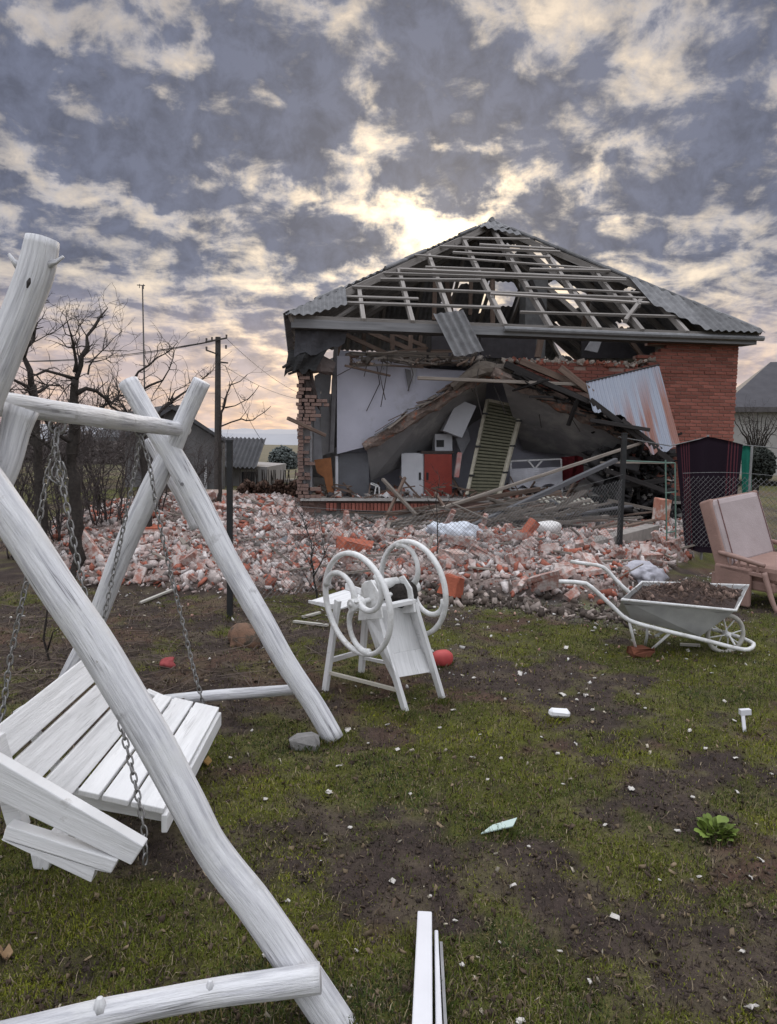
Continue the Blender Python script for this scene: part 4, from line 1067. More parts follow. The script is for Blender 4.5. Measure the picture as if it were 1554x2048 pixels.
e_ = (tr - tl); LB = np.linalg.norm(e_); e_ /= LB; s_ = br - tr; LS = np.linalg.norm(s_); s_ /= LS; n_ = np.cross(e_, s_); n_ /= np.linalg.norm(n_); n_ = n_ * (-1 if n_[1] > 0 else 1)
def f1b(u):
    x = u / LB
    return LS * min(1.0, .34 + .42 * x + .9 * max(0, (x - .38) / .55)) + .03 * math.sin(u * 19)
o = csheet('blue_metal_sheet', tl, e_, s_, n_, 0, LB, lambda u: 0, f1b, bl, amp=.012, pitch=.085, parent=None, thick=.004)
tag(o, 'bluish zinc corrugated sheet with brown rust stripes leaning on the brick wall', 'metal sheet')
b = MB(); b.tube([tl + HW * .02, tr + HW * .02], .018, 6); b.build('edge_bar', BLACKM(), label='thin dark bar along the top edge of the bluish metal sheet', cat='bar')

# planks: image ends with depth in the house frame
planks = [
    (835, 756, 1185, 770, -.5, -.4, .09, .07, 'OLD', 'long pale plank lying level across the ridge of the fallen ceiling'),
    (1010, 728, 1300, 862, -.3, -.5, .12, .14, 'DARK', 'dark charred beam sloping down the right ceiling slab'),
    (1040, 722, 1215, 796, -.2, -.3, .12, .14, 'BROWN', 'dark brown beam under the leaning bluish metal sheet'),
    (1075, 760, 1240, 830, -.5, -.6, .09, .1, 'DARK', 'charred timber beside the lower corner of the bluish sheet'),
    (1180, 800, 1345, 925, -.7, -1.2, .08, .12, 'DARK', 'charred timber sliding down toward the green gate frame'),
    (1120, 735, 1190, 790, -.4, -.6, .05, .14, 'BROWN', 'split reddish board standing left of the bluish sheet'),
    (768, 1054, 1288, 884, -2.6, -.9, .075, .06, 'OLD', 'longest pale plank rising from the rubble to the right past the black post'),
    (760, 1052, 1120, 985, -2.6, -1.2, .13, .10, 'BROWN', 'thick brown beam lying above the brick course of the ruin'),
    (770, 1030, 1080, 978, -1.1, -1.0, .12, .09, 'BROWN', 'brown beam lying behind the thick brown beam'),
    (925, 1062, 1232, 920, -3.4, -1.5, .10, .09, 'GREY', 'dark grey pipe like beam crossing below the longest pale plank'),
    (765, 1068, 905, 1040, -3.3, -2.6, .14, .1, 'OLD', 'short mossy grey beam at the left end of the plank pile'),
    (765, 958, 842, 1040, -.6, -1.4, .07, .06, 'OLD', 'thin grey lath leaning from the white chair frame to the plank pile'),
    (810, 955, 770, 1040, -.5, -1.2, .06, .06, 'BROWN', 'thin brown lath crossing the leaning grey lath'),
    (575, 836, 651, 871, -.7, -.2, .06, .07, 'BROWN', 'short brown stick poking out at the left corner of the ruin'),
    (870, 985, 905, 1040, -.9, -1.6, .05, .05, 'BROWN', 'thin brown stick upright before the red cabinet door'),
    (1245, 840, 1330, 905, -1.0, -1.1, .06, .08, 'DARK', 'black splintered board under the bluish sheet'),
    (1180, 840, 1300, 860, -.8, -1.2, .07, .08, 'DARK', 'black lath poking out level beneath the bluish sheet'),
    (1200, 925, 1345, 926, -1.0, -1.5, .05, .04, 'OLD', 'thin pale lath level behind the black right fence post'),
    (1215, 1000, 1320, 1022, -1.4, -1.8, .05, .06, 'OLD', 'thin pale lath near the ground behind the black right fence post'),
    (1100, 1000, 1200, 1045, -1.6, -2.0, .35, .05, 'GREY', 'wide grey board sloping in front of the pale slatted pallet'),
    (1210, 940, 1340, 985, -.6, -1.0, .10, .1, 'DARK', 'charred beam in the dark heap left of the green gate frame'),
    (1225, 975, 1330, 960, -.5, -.8, .1, .12, 'DARK', 'charred beam low in the dark heap left of the green gate frame'),
    (900, 1062, 1180, 1000, -3.2, -1.6, .09, .05, 'OLD', 'weathered board lying between the longest pale plank and the dark grey beam'),
    (930, 1045, 1090, 1010, -2.8, -2.2, .12, .06, 'BROWN', 'short brown board wedged under the longest pale plank'),
    (980, 1068, 1215, 1032, -4.0, -2.6, .10, .05, 'OLD', 'pale board lying flat on the rubble before the slatted pallet'),
    (690, 1060, 830, 1046, -2.4, -2.6, .09, .05, 'OLD', 'pale board lying before the brick course at the left of the plank pile'),
    (1060, 1040, 1260, 1012, -3.0, -1.8, .16, .04, 'GREY', 'grey board lying before the dark heap right of the pallet'),
    (1165, 1097, 1305, 1060, -6.2, -5.0, .24, .18, 'CONC', 'broken pale concrete lintel lying before the green gate frame'),
]
WM = dict(OLD=OLD_WOOD, DARK=DARK_WOOD, BROWN=BROWN_WOOD, CONC=CONC, GREY=lambda: mat('grey_beam', (.13, .13, .138), (.08, .08, .085), 20, .8, .4, uvgrain=True))
for (x0, y0, x1, y1, v0, v1, w_, h_, m_, lb) in planks:
    b = MB(); p, q = HP(x0, y0, v0), HP(x1, y1, v1)
    n_ = max(2, int(np.linalg.norm(q - p) / .5)); 
    b.beam(p, q, w_, h_, w2=w_ * .92, h2=h_ * .95)
    nm = 'concrete_lintel' if m_ == 'CONC' else ('beam' if 'beam' in lb else 'lath' if 'lath' in lb else 'stick' if 'stick' in lb else 'timber' if 'timber' in lb else 'plank')
    b.build(nm, WM[m_](), label=lb, cat='lintel' if m_ == 'CONC' else 'plank' if nm in ('plank', 'timber') else nm, bevel=.008)
# dark splinters and small timbers in the collapsed right part: too many to pick apart
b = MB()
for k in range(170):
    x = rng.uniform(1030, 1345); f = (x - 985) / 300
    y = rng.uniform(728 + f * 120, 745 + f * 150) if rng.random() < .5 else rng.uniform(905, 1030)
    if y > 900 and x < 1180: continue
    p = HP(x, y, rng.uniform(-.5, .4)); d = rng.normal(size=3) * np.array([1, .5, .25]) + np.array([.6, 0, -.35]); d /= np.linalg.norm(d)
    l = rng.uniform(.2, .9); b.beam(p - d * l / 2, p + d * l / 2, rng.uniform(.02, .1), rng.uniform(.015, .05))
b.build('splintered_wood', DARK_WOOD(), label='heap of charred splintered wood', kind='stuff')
b = MB()
for k in range(110):
    x = rng.uniform(770, 1180); y = 1075 - (x - 770) * .12 + rng.uniform(-40, 18)
    p = HP(x, y, rng.uniform(-3.6, -1.8)); d = np.array([1, -.3, .12]) + rng.normal(size=3) * np.array([.3, .4, .3]); d /= np.linalg.norm(d)
    l = rng.uniform(.2, 1.1); b.beam(p - d * l / 2, p + d * l / 2, rng.uniform(.02, .07), rng.uniform(.015, .05))
b.build('broken_laths', OLD_WOOD(), label='jumble of broken grey laths under the planks', kind='stuff')
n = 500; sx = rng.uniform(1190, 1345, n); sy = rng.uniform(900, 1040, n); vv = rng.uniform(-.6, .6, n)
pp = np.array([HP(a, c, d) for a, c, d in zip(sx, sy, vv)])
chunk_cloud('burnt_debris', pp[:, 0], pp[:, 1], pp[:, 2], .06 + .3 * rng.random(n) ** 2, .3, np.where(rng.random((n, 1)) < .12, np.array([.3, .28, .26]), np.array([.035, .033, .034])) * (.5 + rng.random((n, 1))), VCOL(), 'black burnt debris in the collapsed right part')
# clutter on the floor of the ruin
n = 420; uu = rng.uniform(.4, 7.0, n); vv = rng.uniform(.1, 2.2, n); pp = np.array([H(a, c, FL + .03 + .10 * rng.random() * (1 if c > .5 else .3)) for a, c in zip(uu, vv)])
r_ = rng.random((n, 1)); cc_ = np.where(r_ < .3, np.array([.33, .15, .11]), np.array([.36, .33, .31])); cc_ = np.where(r_ > .75, np.array([.09, .08, .08]), cc_); cc_ = np.where(r_ > .93, np.array([.62, .6, .6]), cc_)
chunk_cloud('floor_debris', pp[:, 0], pp[:, 1], pp[:, 2], .03 + .17 * rng.random(n) ** 2.5, .45, cc_ * (.6 + .7 * rng.random((n, 1))), VCOL(), 'broken plaster and brick lying on the floor of the ruin')
b = MB()
for k in range(60):
    p = H(rng.uniform(.4, 6.8), rng.uniform(-.1, 1.8), FL + rng.uniform(.05, .3)); d = np.array([rng.normal(), rng.normal() * .5, rng.normal() * .4]); d /= np.linalg.norm(d); l = rng.uniform(.2, .8)
    b.beam(p - d * l / 2, p + d * l / 2, rng.uniform(.02, .06), rng.uniform(.012, .04))
b.build('floor_laths', BROWN_WOOD(), label='broken laths lying on the floor of the ruin', kind='stuff')
# a heap of planks before the ruin
n_ = 0
while n_ < 34:
    x = rng.uniform(720, 1270); y = rng.uniform(1012, 1078); v = -1.2 - (y - 1010) * .034
    p = HP(x, y, v); p[2] = max(p[2], float(surf(p[0], p[1])) + .06); d = HU * (1 if rng.random() < .8 else .4) + HV * rng.normal() * .35 + HW * (.10 + rng.normal() * .12); d /= np.linalg.norm(d); l = rng.uniform(.5, 1.9)
    b = MB(); b.beam(p - d * l / 2, p + d * l / 2, rng.uniform(.06, .14), rng.uniform(.02, .05)); b.build('plank', (OLD_WOOD, BROWN_WOOD, OLD_WOOD, WM['GREY'])[rng.integers(4)](), label='weathered loose plank in the pile before the blown out front of the house', cat='plank', group='loose planks piled before the ruin'); n_ += 1
# layered slate, laths and clods on the left leaf's upper edge
for k in range(40):
    f = rng.random(); x = 745 + f * 225; y = 880 - f * 140 - rng.uniform(2, 16); p = HP(x, y, rng.uniform(.0, .4)); d = HU * .85 + HW * (.5 + rng.normal() * .2) + HV * rng.normal() * .3; d /= np.linalg.norm(d); l = rng.uniform(.15, .6)
    b = MB(); b.beam(p - d * l / 2, p + d * l / 2, rng.uniform(.03, .16), rng.uniform(.012, .03)); b.build('broken_lath', (OLD_WOOD, BROWN_WOOD, ASB)[rng.integers(3)](), house)
# pale pallet
t = thing('slatted_pallet', 'pale slatted pallet lying flat before the ruin', 'pallet', HP(1130, 1030, -1.6))
for k in range(10):
    x = 1068 + k * 12.0
    b = MB(); b.beam(HP(x, 990 + k * .8, -1.3), HP(x + 16, 1004 + k * .9, -1.8), .06, .03); b.build('slat', mat('pale_slat', (.47, .45, .38), (.36, .34, .29), 14, .8, uvgrain=True, rnd=.15), t)
for (p, q) in ((HP(1064, 996, -1.35), HP(1180, 1002, -1.35)), (HP(1078, 1006, -1.8), HP(1196, 1014, -1.8))):
    b = MB(); b.beam(p - HW * .05, q - HW * .05, .06, .06); b.build('runner', OLD_WOOD(), t)
def lump(name, label, cat, c, size, m, seed=0, amp=.18, rz=0.3, crease=0.0):
    bm = bmesh.new(); bmesh.ops.create_icosphere(bm, subdivisions=4 if crease else 3, radius=1.0)
    r = np.random.default_rng(seed); k = r.normal(size=(6, 3)) * 2.2; ph = r.random(6) * 6
    for v in bm.verts:
        p = np.array(v.co); d = 1 + amp * sum(math.sin(k[i] @ p + ph[i]) for i in range(6)) / 3
        if crease: d += crease * sum(abs(math.sin((k[i] * 1.7) @ p + ph[i] * 2)) - .6 for i in range(6)) / 2
        q = p * d; q = np.sign(q) * np.abs(q) ** .85
        v.co = Vector((q[0] * size[0], q[1] * size[1], q[2] * size[2]))
    me = bpy.data.meshes.new(name); bm.to_mesh(me); bm.free(); me.materials.append(m)
    me.polygons.foreach_set('use_smooth', [True] * len(me.polygons))
    return place(name, me, None, c, (0, 0, rz), (1, 1, 1), label, cat)
bag = mat('white_woven_bag', (.68, .72, .78), (.52, .56, .62), 5, .7, .5, 9)
lump('white_bag', 'crumpled bluish white plastic sack on the heap behind the right flywheel', 'sack', P(905, 1075, 10.6), (.33, .22, .19), bag, 3, .3, .5, .34)
lump('white_bag', 'small crumpled white bag on top of the heap right of the leaning orange brick', 'sack', P(1096, 1055, 11.0), (.2, .15, .1), mat('white_bag', (.74, .72, .7), (.6, .58, .56), 5, .7, .5, 9), 5)
lump('striped_sack', 'white sack with faint stripes lying behind the wheelbarrow tray', 'sack', P(1287, 1148, 8.3), (.20, .16, .12), mat('striped_sack', (.52, .52, .57), (.34, .33, .37), 14, .7, .5, 9), 8, .3, .2, .26)
single('white_slab', 'long white plaster slab lying on the left part of the heap behind the black post', 'plaster slab', 505, 1067, (.75, .3, .1), _wm, Y=11.0, seed=21, jit=.02, rot=(.1, -.15, .25), cut=False)
single('white_slab', 'pale plaster slab poking out behind the far white log leg', 'plaster slab', 365, 1043, (.7, .4, .12), _wm, Y=12.4, seed=22, jit=.03, rot=(.2, .1, -.1), cut=False)
single('grey_slab', 'grey bent slab lying on the heap left of the ruin corner', 'slab', 553, 1100, (.45, .3, .06), mat('grey_slab', (.2, .2, .21), (.14, .14, .15), 6, .9), Y=9.6, seed=23, jit=.02, rot=(.4, -.5, .3), cut=False)
# ------------------------------------------------------------------ log swing frame
wl = WHITE_LOG(); ww = WHITE_WOOD()
sf = thing('log_swing', 'white painted log swing with crossed legs at both ends', 'swing', (-1.2, 3.1, 0))
def px_depth(pts, y0, Y0, y1, Y1): return [P(x, y, Y0 + (Y1 - Y0) * (y - y0) / (y1 - y0)) for x, y in pts]
# near right leg: the big diagonal
fig = [(-150, 790), (-80, 890), (-25, 965), (32, 1050), (104, 1160), (186, 1280), (256, 1396), (318, 1500), (374, 1606), (412, 1680), (452, 1738), (502, 1800), (553, 1872), (604, 1948), (656, 2025), (705, 2095), (760, 2170)]
b = MB(); b.log(px_depth(fig, 900, 2.14, 2060, 1.93), [q * .84 for q in (.058, .06, .061, .063, .064, .064, .063, .063, .061, .058, .060, .061, .061, .062, .063, .062, .06)], .03, 26, .018, 1.0)
b.build('leg', wl, sf, smooth=True)
# near left leg: only its top end and upper part are in view
fig = [(85, 478), (72, 540), (40, 628), (-6, 740), (-60, 860), (-130, 1010), (-330, 1440), (-560, 1950)]
b = MB(); L1 = px_depth(fig, 478, 2.22, 1950, 2.1); b.log(L1, [.046, .051, .050, .052, .054, .056, .06, .06], .03, 26, .025, 3.0)
for (x0, y0, x1, y1, r0) in [(38, 532, 18, 508, .014), (98, 528, 127, 513, .013)]:
    b.tube([P(x0, y0, 2.2), P((x0 + x1) / 2, (y0 + y1) / 2 + 3, 2.2), P(x1, y1, 2.2)], [r0 * 1.1, r0 * .6, r0 * .35], 6, wob=.2)
b.build('leg', wl, sf, smooth=True)
b = MB(); c = P(58, 565, 2.15); b.tube([c + np.array([.004, -.002, .012]), c + np.array([0, -.002, 0]), c + np.array([-.005, -.002, -.016])], [.002, .006, .002], 6); b.build('knot', mat('dark_knot', (.06, .055, .055), None, 30, .9), sf)
# short brace under the beam on the near side
b = MB(); b.log(px_depth([(45, 815), (30, 860), (12, 930), (-25, 1010), (-60, 1080)], 815, 2.3, 1080, 2.25), [.05, .045, .043, .043, .043], .03, 20, .03, 5.0); b.build('brace', wl, sf, smooth=True)
# ridge beam
b = MB(); b.log([P(-330, 770, 1.9), P(-150, 795, 2.1), P(0, 808, 2.36), P(60, 815, 2.5), P(150, 828, 2.8), P(250, 843, 3.35), P(320, 853, 3.95), P(368, 859, 4.30)], [.046, .042, .040, .038, .039, .041, .042, .042], .03, 24, .03, 7.0)
b.build('beam', wl, sf, smooth=True)
# far crossed legs
farA = [(256, 764), (300, 840), (345, 910), (400, 1010), (450, 1110), (510, 1215), (575, 1330), (628, 1410), (660, 1465), (668, 1480)]
b = MB(); b.log(px_depth(farA, 764, 4.30, 1480, 3.96), [.058, .058, .064, .066, .064, .062, .060, .058, .058, .058], .04, 22, .022, 9.0); b.build('leg', wl, sf, smooth=True)
farB = [(404, 762), (372, 830), (335, 915), (300, 985), (255, 1080), (215, 1180), (185, 1260), (140, 1350), (115, 1405)]
b = MB(); b.log(px_depth(farB, 762, 4.20, 1405, 4.4), [.050, .052, .060, .064, .063, .058, .056, .055, .055], .04, 22, .022, 11.0); b.build('leg', wl, sf, smooth=True)
b = MB(); b.log(px_depth([(298, 878), (335, 945), (365, 1000), (392, 1058)], 878, 4.45, 1058, 4.4), [.036, .036, .034, .03], .04, 16, .02, 12.0); b.build('brace', wl, sf, smooth=True)
# cross bars near the ground
b = MB(); b.log([P(640, 1955, 1.88), G(560, 1966, .15), G(430, 1986, .15), G(300, 2010, .15), G(200, 2030, .15), G(90, 2056, .15), G(-120, 2108, .15), G(-400, 2180, .15)], [.038, .038, .036, .035, .036, .036, .036, .036], .03, 20, .035, 14.0)
k1_, k2_ = G(200, 2024, .165), G(420, 1984, .165); b.tube([k1_, k1_ + HW * .038], [.024, .008], 8); b.tube([k2_, k2_ + HW * .032], [.016, .006], 8)
b.build('cross_bar', wl, sf, smooth=True)
b = MB(); b.log([P(600, 1378, 4.12), P(500, 1386, 4.2), P(400, 1393, 4.28), P(300, 1404, 4.36), P(180, 1415, 4.42)], [.03, .032, .033, .034, .034], .04, 16, .03, 16.0); b.build('cross_bar', wl, sf, smooth=True)
for (x, y, Y) in [(596, 1972, 1.86), (365, 968, 4.15), (321, 962, 4.3)]:
    c = P(x, y, Y); b = MB(); b.tube([c + np.array([0, .03, 0]), c + np.array([0, -.012, 0])], .012 if Y < 3 else .010, 10); b.build('bolt', mat('bolt_metal', (.25, .25, .26), None, 20, .4, metal=.6), sf)

# ------------------------------------------------------------------ hanging bench
sb = thing('hanging_bench', 'white slatted swing bench hanging crooked on chains from the log frame', 'swing bench', (-1.05, 3.1, .1))
VPX, VPY = 734, 872
YN, YF = 2.60, 3.62
def bl_(p, q, Y):   # bench section coordinates (p sideways, q down) at depth Y
    base = P(VPX, VPY, Y); return base + np.array([p, 0, -q])
T_, L3, F_ = np.array([-1.265, 1.01]), np.array([-1.06, 1.324]), np.array([-.724, 1.395])
def slat(a, c, y0, y1, nm, th=.024, gap=.012):
    d = c - a; d = d / np.linalg.norm(d); a2, c2 = a + d * gap / 2, c - d * gap / 2
    nn = np.array([d[1], -d[0]])
    b = MB(); b.slab([bl_(*a2, y0), bl_(*c2, y0), bl_(*c2, y1), bl_(*a2, y1)], np.array([nn[0], 0, -nn[1]]) * th)
    # give the grain its direction along the board
    for f in b.uv:
        for i in range(len(f)): f[i] = (f[i][1] if 0 else f[i][0], f[i][1])
    return b.build(nm, ww, sb, bevel=.004)
for k in range(3): slat(T_ + (L3 - T_) * (k / 3.0), T_ + (L3 - T_) * ((k + 1) / 3.0), YN - .21, YF - .34 + .12 * k, 'back_slat', gap=.014)
S_ = [L3, L3 + (F_ - L3) * .30, L3 + (F_ - L3) * .62, F_]
for k in range(3): slat(S_[k] + (.012 * (F_ - L3) / .34 if k == 0 else 0), S_[k + 1], YN, YF, 'seat_slat', gap=.012 if k < 2 else .008)
# front apron and seat bearers
b = MB(); b.beam(bl_(F_[0] + .0, F_[1] + .035, YN), bl_(F_[0] + .0, F_[1] + .035, YF), .022, .07); b.build('apron', ww, sb, bevel=.004)
for Y in (YN + .1, YF - .1):
    b = MB(); b.beam(bl_(L3[0] - .06, L3[1] + .05, Y), bl_(F_[0] - .02, F_[1] + .045, Y), .045, .05); b.build('bearer', ww, sb, bevel=.004)
    b = MB(); b.beam(bl_(T_[0] - .03, T_[1] + .03, Y), bl_(L3[0] - .03, L3[1] + .05, Y), .045, .03, up=(1, 0, 0)); b.build('back_post', ww, sb, bevel=.004)
# near armrest board, the two side boards and the far armrest
def board(pts, Y, th, nm):
    b = MB(); b.slab([P(x, y, Y) for x, y in pts], np.array([0, th, 0]), swap=True); return b.build(nm, ww, sb, bevel=.004)
board([(-70, 1570), (262, 1731), (287, 1693), (-70, 1484)], 2.27, .05, 'armrest')
board([(4, 1678), (222, 1747), (235, 1722), (12, 1652)], 2.26, .05, 'side_board'); board([(6, 1682), (182, 1765), (190, 1740), (222, 1747), (2, 1679)], 2.265, .045, 'side_board')
b = MB(); b.slab([P(-40, 1480, 2.33), P(-5, 1475, 2.33), P(48, 1660, 2.33), P(14, 1660, 2.33)], np.array([0, .05, 0]), swap=True); b.build('arm_post', ww, sb, bevel=.004)
b = MB(); b.slab([P(60, 1708, 2.6), P(100, 1716, 2.6), P(96, 1742, 2.6), P(66, 1738, 2.6)], np.array([0, .4, 0])); b.build('bearer', ww, sb, bevel=.004)
b = MB(); b.beam(P(292, 1384, 3.70), P(392, 1428, 3.70), .05, .028); b.build('armrest', ww, sb, bevel=.004)
b = MB(); b.slab([P(300, 1392, 3.69), P(392, 1432, 3.69), P(372, 1445, 3.69), P(320, 1442, 3.69)], np.array([0, .03, 0])); b.build('side_board', ww, sb, bevel=.003)
# chains
mb = MB(); ring = []
for k in range(14):
    a = 2 * PI * k / 14; ring.append(np.array([.0095 * math.cos(a), 0, .0165 * math.sin(a) + (.004 if math.sin(a) > 0 else -.004)]))
mb.tube(ring, .0036, 5, closed=True); LINK = mesh_only(mb, 'link', CHAIN(), True)
def chain(ctrl, lk=.031):
    t = bpy.data.objects.new('chain', None); COL.objects.link(t); t.parent = sb; ROOTLOC[t.name] = ROOTLOC[sb.name]; t.empty_display_size = .05
    pts, _ = resample(ctrl, .01, lk * .9)
    d = [0]
    for i in range(1, len(pts)): d.append(d[-1] + np.linalg.norm(pts[i] - pts[i - 1]))
    L = d[-1]; n = int(L / lk)
    for k in range(n):
        s_ = (k + .5) * lk; i = max(0, min(len(pts) - 2, int(np.searchsorted(d, s_)) - 1))
        f = (s_ - d[i]) / max(1e-6, d[i + 1] - d[i]); c = pts[i] + (pts[i + 1] - pts[i]) * f
        dr = Vector(pts[i + 1] - pts[i]).normalized()
        q = dr.to_track_quat('Z', 'X').to_matrix() @ Matrix.Rotation((PI / 2 if k % 2 else 0) + .5 + rng.normal() * .15, 3, 'Z')
        place('link', LINK, t, c, q)
    return t
chain([P(115, 858, 2.70), P(112, 890, 2.68), P(118, 935, 2.68), P(135, 1020, 2.66), P(155, 1120, 2.64), P(190, 1280, 2.6), P(235, 1425, 2.57), P(262, 1530, 2.54), P(285, 1640, 2.49), P(291, 1700, 2.46), P(288, 1745, 2.45)])
chain([P(112, 862, 2.72), P(106, 905, 2.74), P(95, 945, 2.76), P(72, 1080, 2.74), P(45, 1200, 2.72), P(20, 1320, 2.7), P(4, 1430, 2.66), P(-12, 1470, 2.62)])
chain([P(282, 872, 3.62), P(300, 935, 3.62), P(312, 1010, 3.62), P(335, 1120, 3.64), P(362, 1230, 3.66), P(388, 1340, 3.68), P(408, 1412, 3.70), P(414, 1432, 3.7)])
chain([P(280, 874, 3.64), P(272, 930, 3.66), P(250, 1040, 3.68), P(228, 1140, 3.68), P(210, 1225, 3.66), P(196, 1290, 3.64)])
for (x, y, Y, r_) in [(115, 852, 2.71, .026), (281, 864, 3.63, .022)]:
    c = P(x, y, Y); b = MB(); b.tube([c + np.array([r_ * math.cos(a), .3 * r_ * math.cos(a), r_ * math.sin(a)]) for a in np.linspace(0, 2 * PI, 17)[:-1]], .006, 6, closed=True); b.build('eye_bolt', CHAIN(), sb, smooth=True)
# loose tangle of chain hanging at the near hook
c = P(118, 905, 2.69)
chain([c + np.array([0, 0, .0]), c + np.array([-.015, .01, -.04]), c + np.array([-.02, .0, -.10]), c + np.array([.015, .01, -.13]), c + np.array([.02, .0, -.06]), c + np.array([.0, .0, -.01])])

# ------------------------------------------------------------------ old chaff cutter with two flywheels
wm_ = WHITE_METAL()
O = np.array([-.03, 4.66, 0.0]); phi = math.radians(41)
ax = np.array([math.cos(phi), math.sin(phi), 0]); fr_ = np.array([math.sin(phi), -math.cos(phi), 0])
O[2] = float(surf(O[0], O[1]))
def K(a, c, z): return O + fr_ * a + ax * c + HW * z
cc = thing('chaff_cutter', 'old white painted chaff cutter with two spoked flywheels on the lawn', 'chaff cutter', O)
def wheel(center, R, tilt, rot):
    nrm_ = ax + HW * tilt; nrm_ /= np.linalg.norm(nrm_)
    e1 = np.cross(HW, nrm_); e1 /= np.linalg.norm(e1); e2 = np.cross(nrm_, e1)
    pt = lambda r, a: center + (e1 * math.cos(a) + e2 * math.sin(a)) * r
    w_ = bpy.data.objects.new('flywheel', None); COL.objects.link(w_); w_.parent = cc; ROOTLOC[w_.name] = ROOTLOC[cc.name]
    b = MB()
    n = 56; V = []; F = []; prof = [(-.015, -.012), (-.008, -.018), (.009, -.016), (.015, -.006), (.015, .006), (.009, .016), (-.008, .018), (-.015, .012)]
    for k in range(n):
        a = 2 * PI * k / n
        for (dr, dn) in prof: V.append(pt(R - .02 + dr, a) + nrm_ * dn)
    m_ = len(prof)
    for k in range(n):
        for j in range(m_): F.append((k * m_ + j, k * m_ + (j + 1) % m_, ((k + 1) % n) * m_ + (j + 1) % m_, ((k + 1) % n) * m_ + j))
    b.add(V, F); b.build('rim', wm_, w_, smooth=True)
    for q in range(3):
        a0 = rot + q * 2 * PI / 3
        # a strongly bowed spoke: half circle from the hub to the rim
        p0, p1 = pt(.02, a0), pt(R - .035, a0 - .25); mid = (p0 + p1) / 2; d = p1 - p0; l = np.linalg.norm(d); d /= l; s_ = np.cross(nrm_, d)
        pts = [mid - d * (l / 2) * math.cos(t) + s_ * (l / 2) * 0.92 * math.sin(t) for t in np.linspace(0, PI, 18)]
        b = MB(); b.tube(pts, [.024 - .008 * abs(math.sin(t)) for t in np.linspace(0, PI, 18)], 9); b.build('spoke', wm_, w_, smooth=True)
    b = MB(); b.tube([center - nrm_ * .045, center + nrm_ * .045], .04, 14); b.build('hub', wm_, w_, smooth=True, bevel=.004)
c1, c2 = P(713, 1208, 4.46), P(824, 1176, 4.80)
c1l = (c1 - O); c2l = (c2 - O)
wheel(c1, .338, .12, .5); wheel(c2, .332, .10, 1.4)
b = MB(); b.tube([c1 - ax * .05, c2 + ax * .05], .017, 10); b.build('axle', wm_, cc, smooth=True)
# crank arm with handle
b = MB(); b.tube([c1 + HW * .0, c1 + fr_ * .06 - ax * .05 + HW * .04], .014, 8); b.build('crank', wm_, cc)
zt = float(c1[2] * .5 + c2[2] * .5 - O[2])
g = lambda x, y: G(x, y, float(O[2]) - .01)
# long sloping front legs double as chute sides
fl, fr2 = g(812, 1426), g(886, 1402)
tl_, tr_ = P(752, 1222, 4.50), P(828, 1206, 4.66)
b = MB(); b.beam(fl, tl_, .028, .045, up=fr_); b.build('leg', ww, cc, bevel=.004)
b = MB(); b.beam(fr2, tr_, .028, .045, up=fr_); b.build('leg', ww, cc, bevel=.004)
rl, rr_ = g(650, 1384), g(722, 1352)
b = MB(); b.beam(rl, P(676, 1200, 4.72), .03, .045, up=fr_); b.build('leg', ww, cc, bevel=.004)
b = MB(); b.beam(rr_, P(735, 1180, 5.0), .03, .045, up=fr_); b.build('leg', ww, cc, bevel=.004)
# chute: floor board, two side boards, a top rail
def lerp(a, c, t): return a + (c - a) * t
f0, f1 = lerp(tl_, fl, .0), lerp(tr_, fr2, .0); g0, g1 = lerp(tl_, fl, .66), lerp(tr_, fr2, .70)
nn_ = np.cross(f1 - f0, g0 - f0); nn_ /= np.linalg.norm(nn_); nn_ = nn_ if nn_ @ fr_ < 0 else -nn_
bk = nn_ * .085
mid0, mid1 = lerp(f0, g0, .66), lerp(f1, g1, .66)
b = MB(); b.slab([f0 + bk, f1 + bk, mid1 + bk * .8, mid0 + bk * .8], nn_ * .012); b.build('chute_floor', ww, cc, bevel=.003)
b = MB(); b.slab([mid0 + bk * .75, mid1 + bk * .75, g1 + bk * .25, g0 + bk * .25], nn_ * .012); b.build('chute_floor', ww, cc, bevel=.003)
b = MB(); b.slab([f0, g0, g0 + bk * .3, mid0 + bk * .9, f0 + bk * 1.1], (f0 - f1) / np.linalg.norm(f0 - f1) * .014); b.build('chute_side', ww, cc, bevel=.003)
b = MB(); b.slab([f1, g1, g1 + bk * .3, mid1 + bk * .9, f1 + bk * 1.1], (f1 - f0) / np.linalg.norm(f1 - f0) * .014); b.build('chute_side', ww, cc, bevel=.003)
b = MB(); b.beam(f0 + HW * .015, f1 + HW * .015, .05, .03); b.build('top_rail', ww, cc, bevel=.003)
# stretchers
b = MB(); b.beam(lerp(rl, P(676, 1200, 4.72), .22), lerp(fl, tl_, .22), .02, .02); b.build('stretcher', mat('pale_lath', (.6, .57, .48), (.45, .42, .36), 16, .7, uvgrain=True), cc)
b = MB(); b.beam(lerp(rr_, P(735, 1180, 5.0), .22), lerp(fr2, tr_, .30), .02, .02); b.build('stretcher', ww, cc)
b = MB(); b.beam(lerp(rl, P(676, 1200, 4.72), .35), lerp(rr_, P(735, 1180, 5.0), .3), .02, .03); b.build('stretcher', ww, cc)
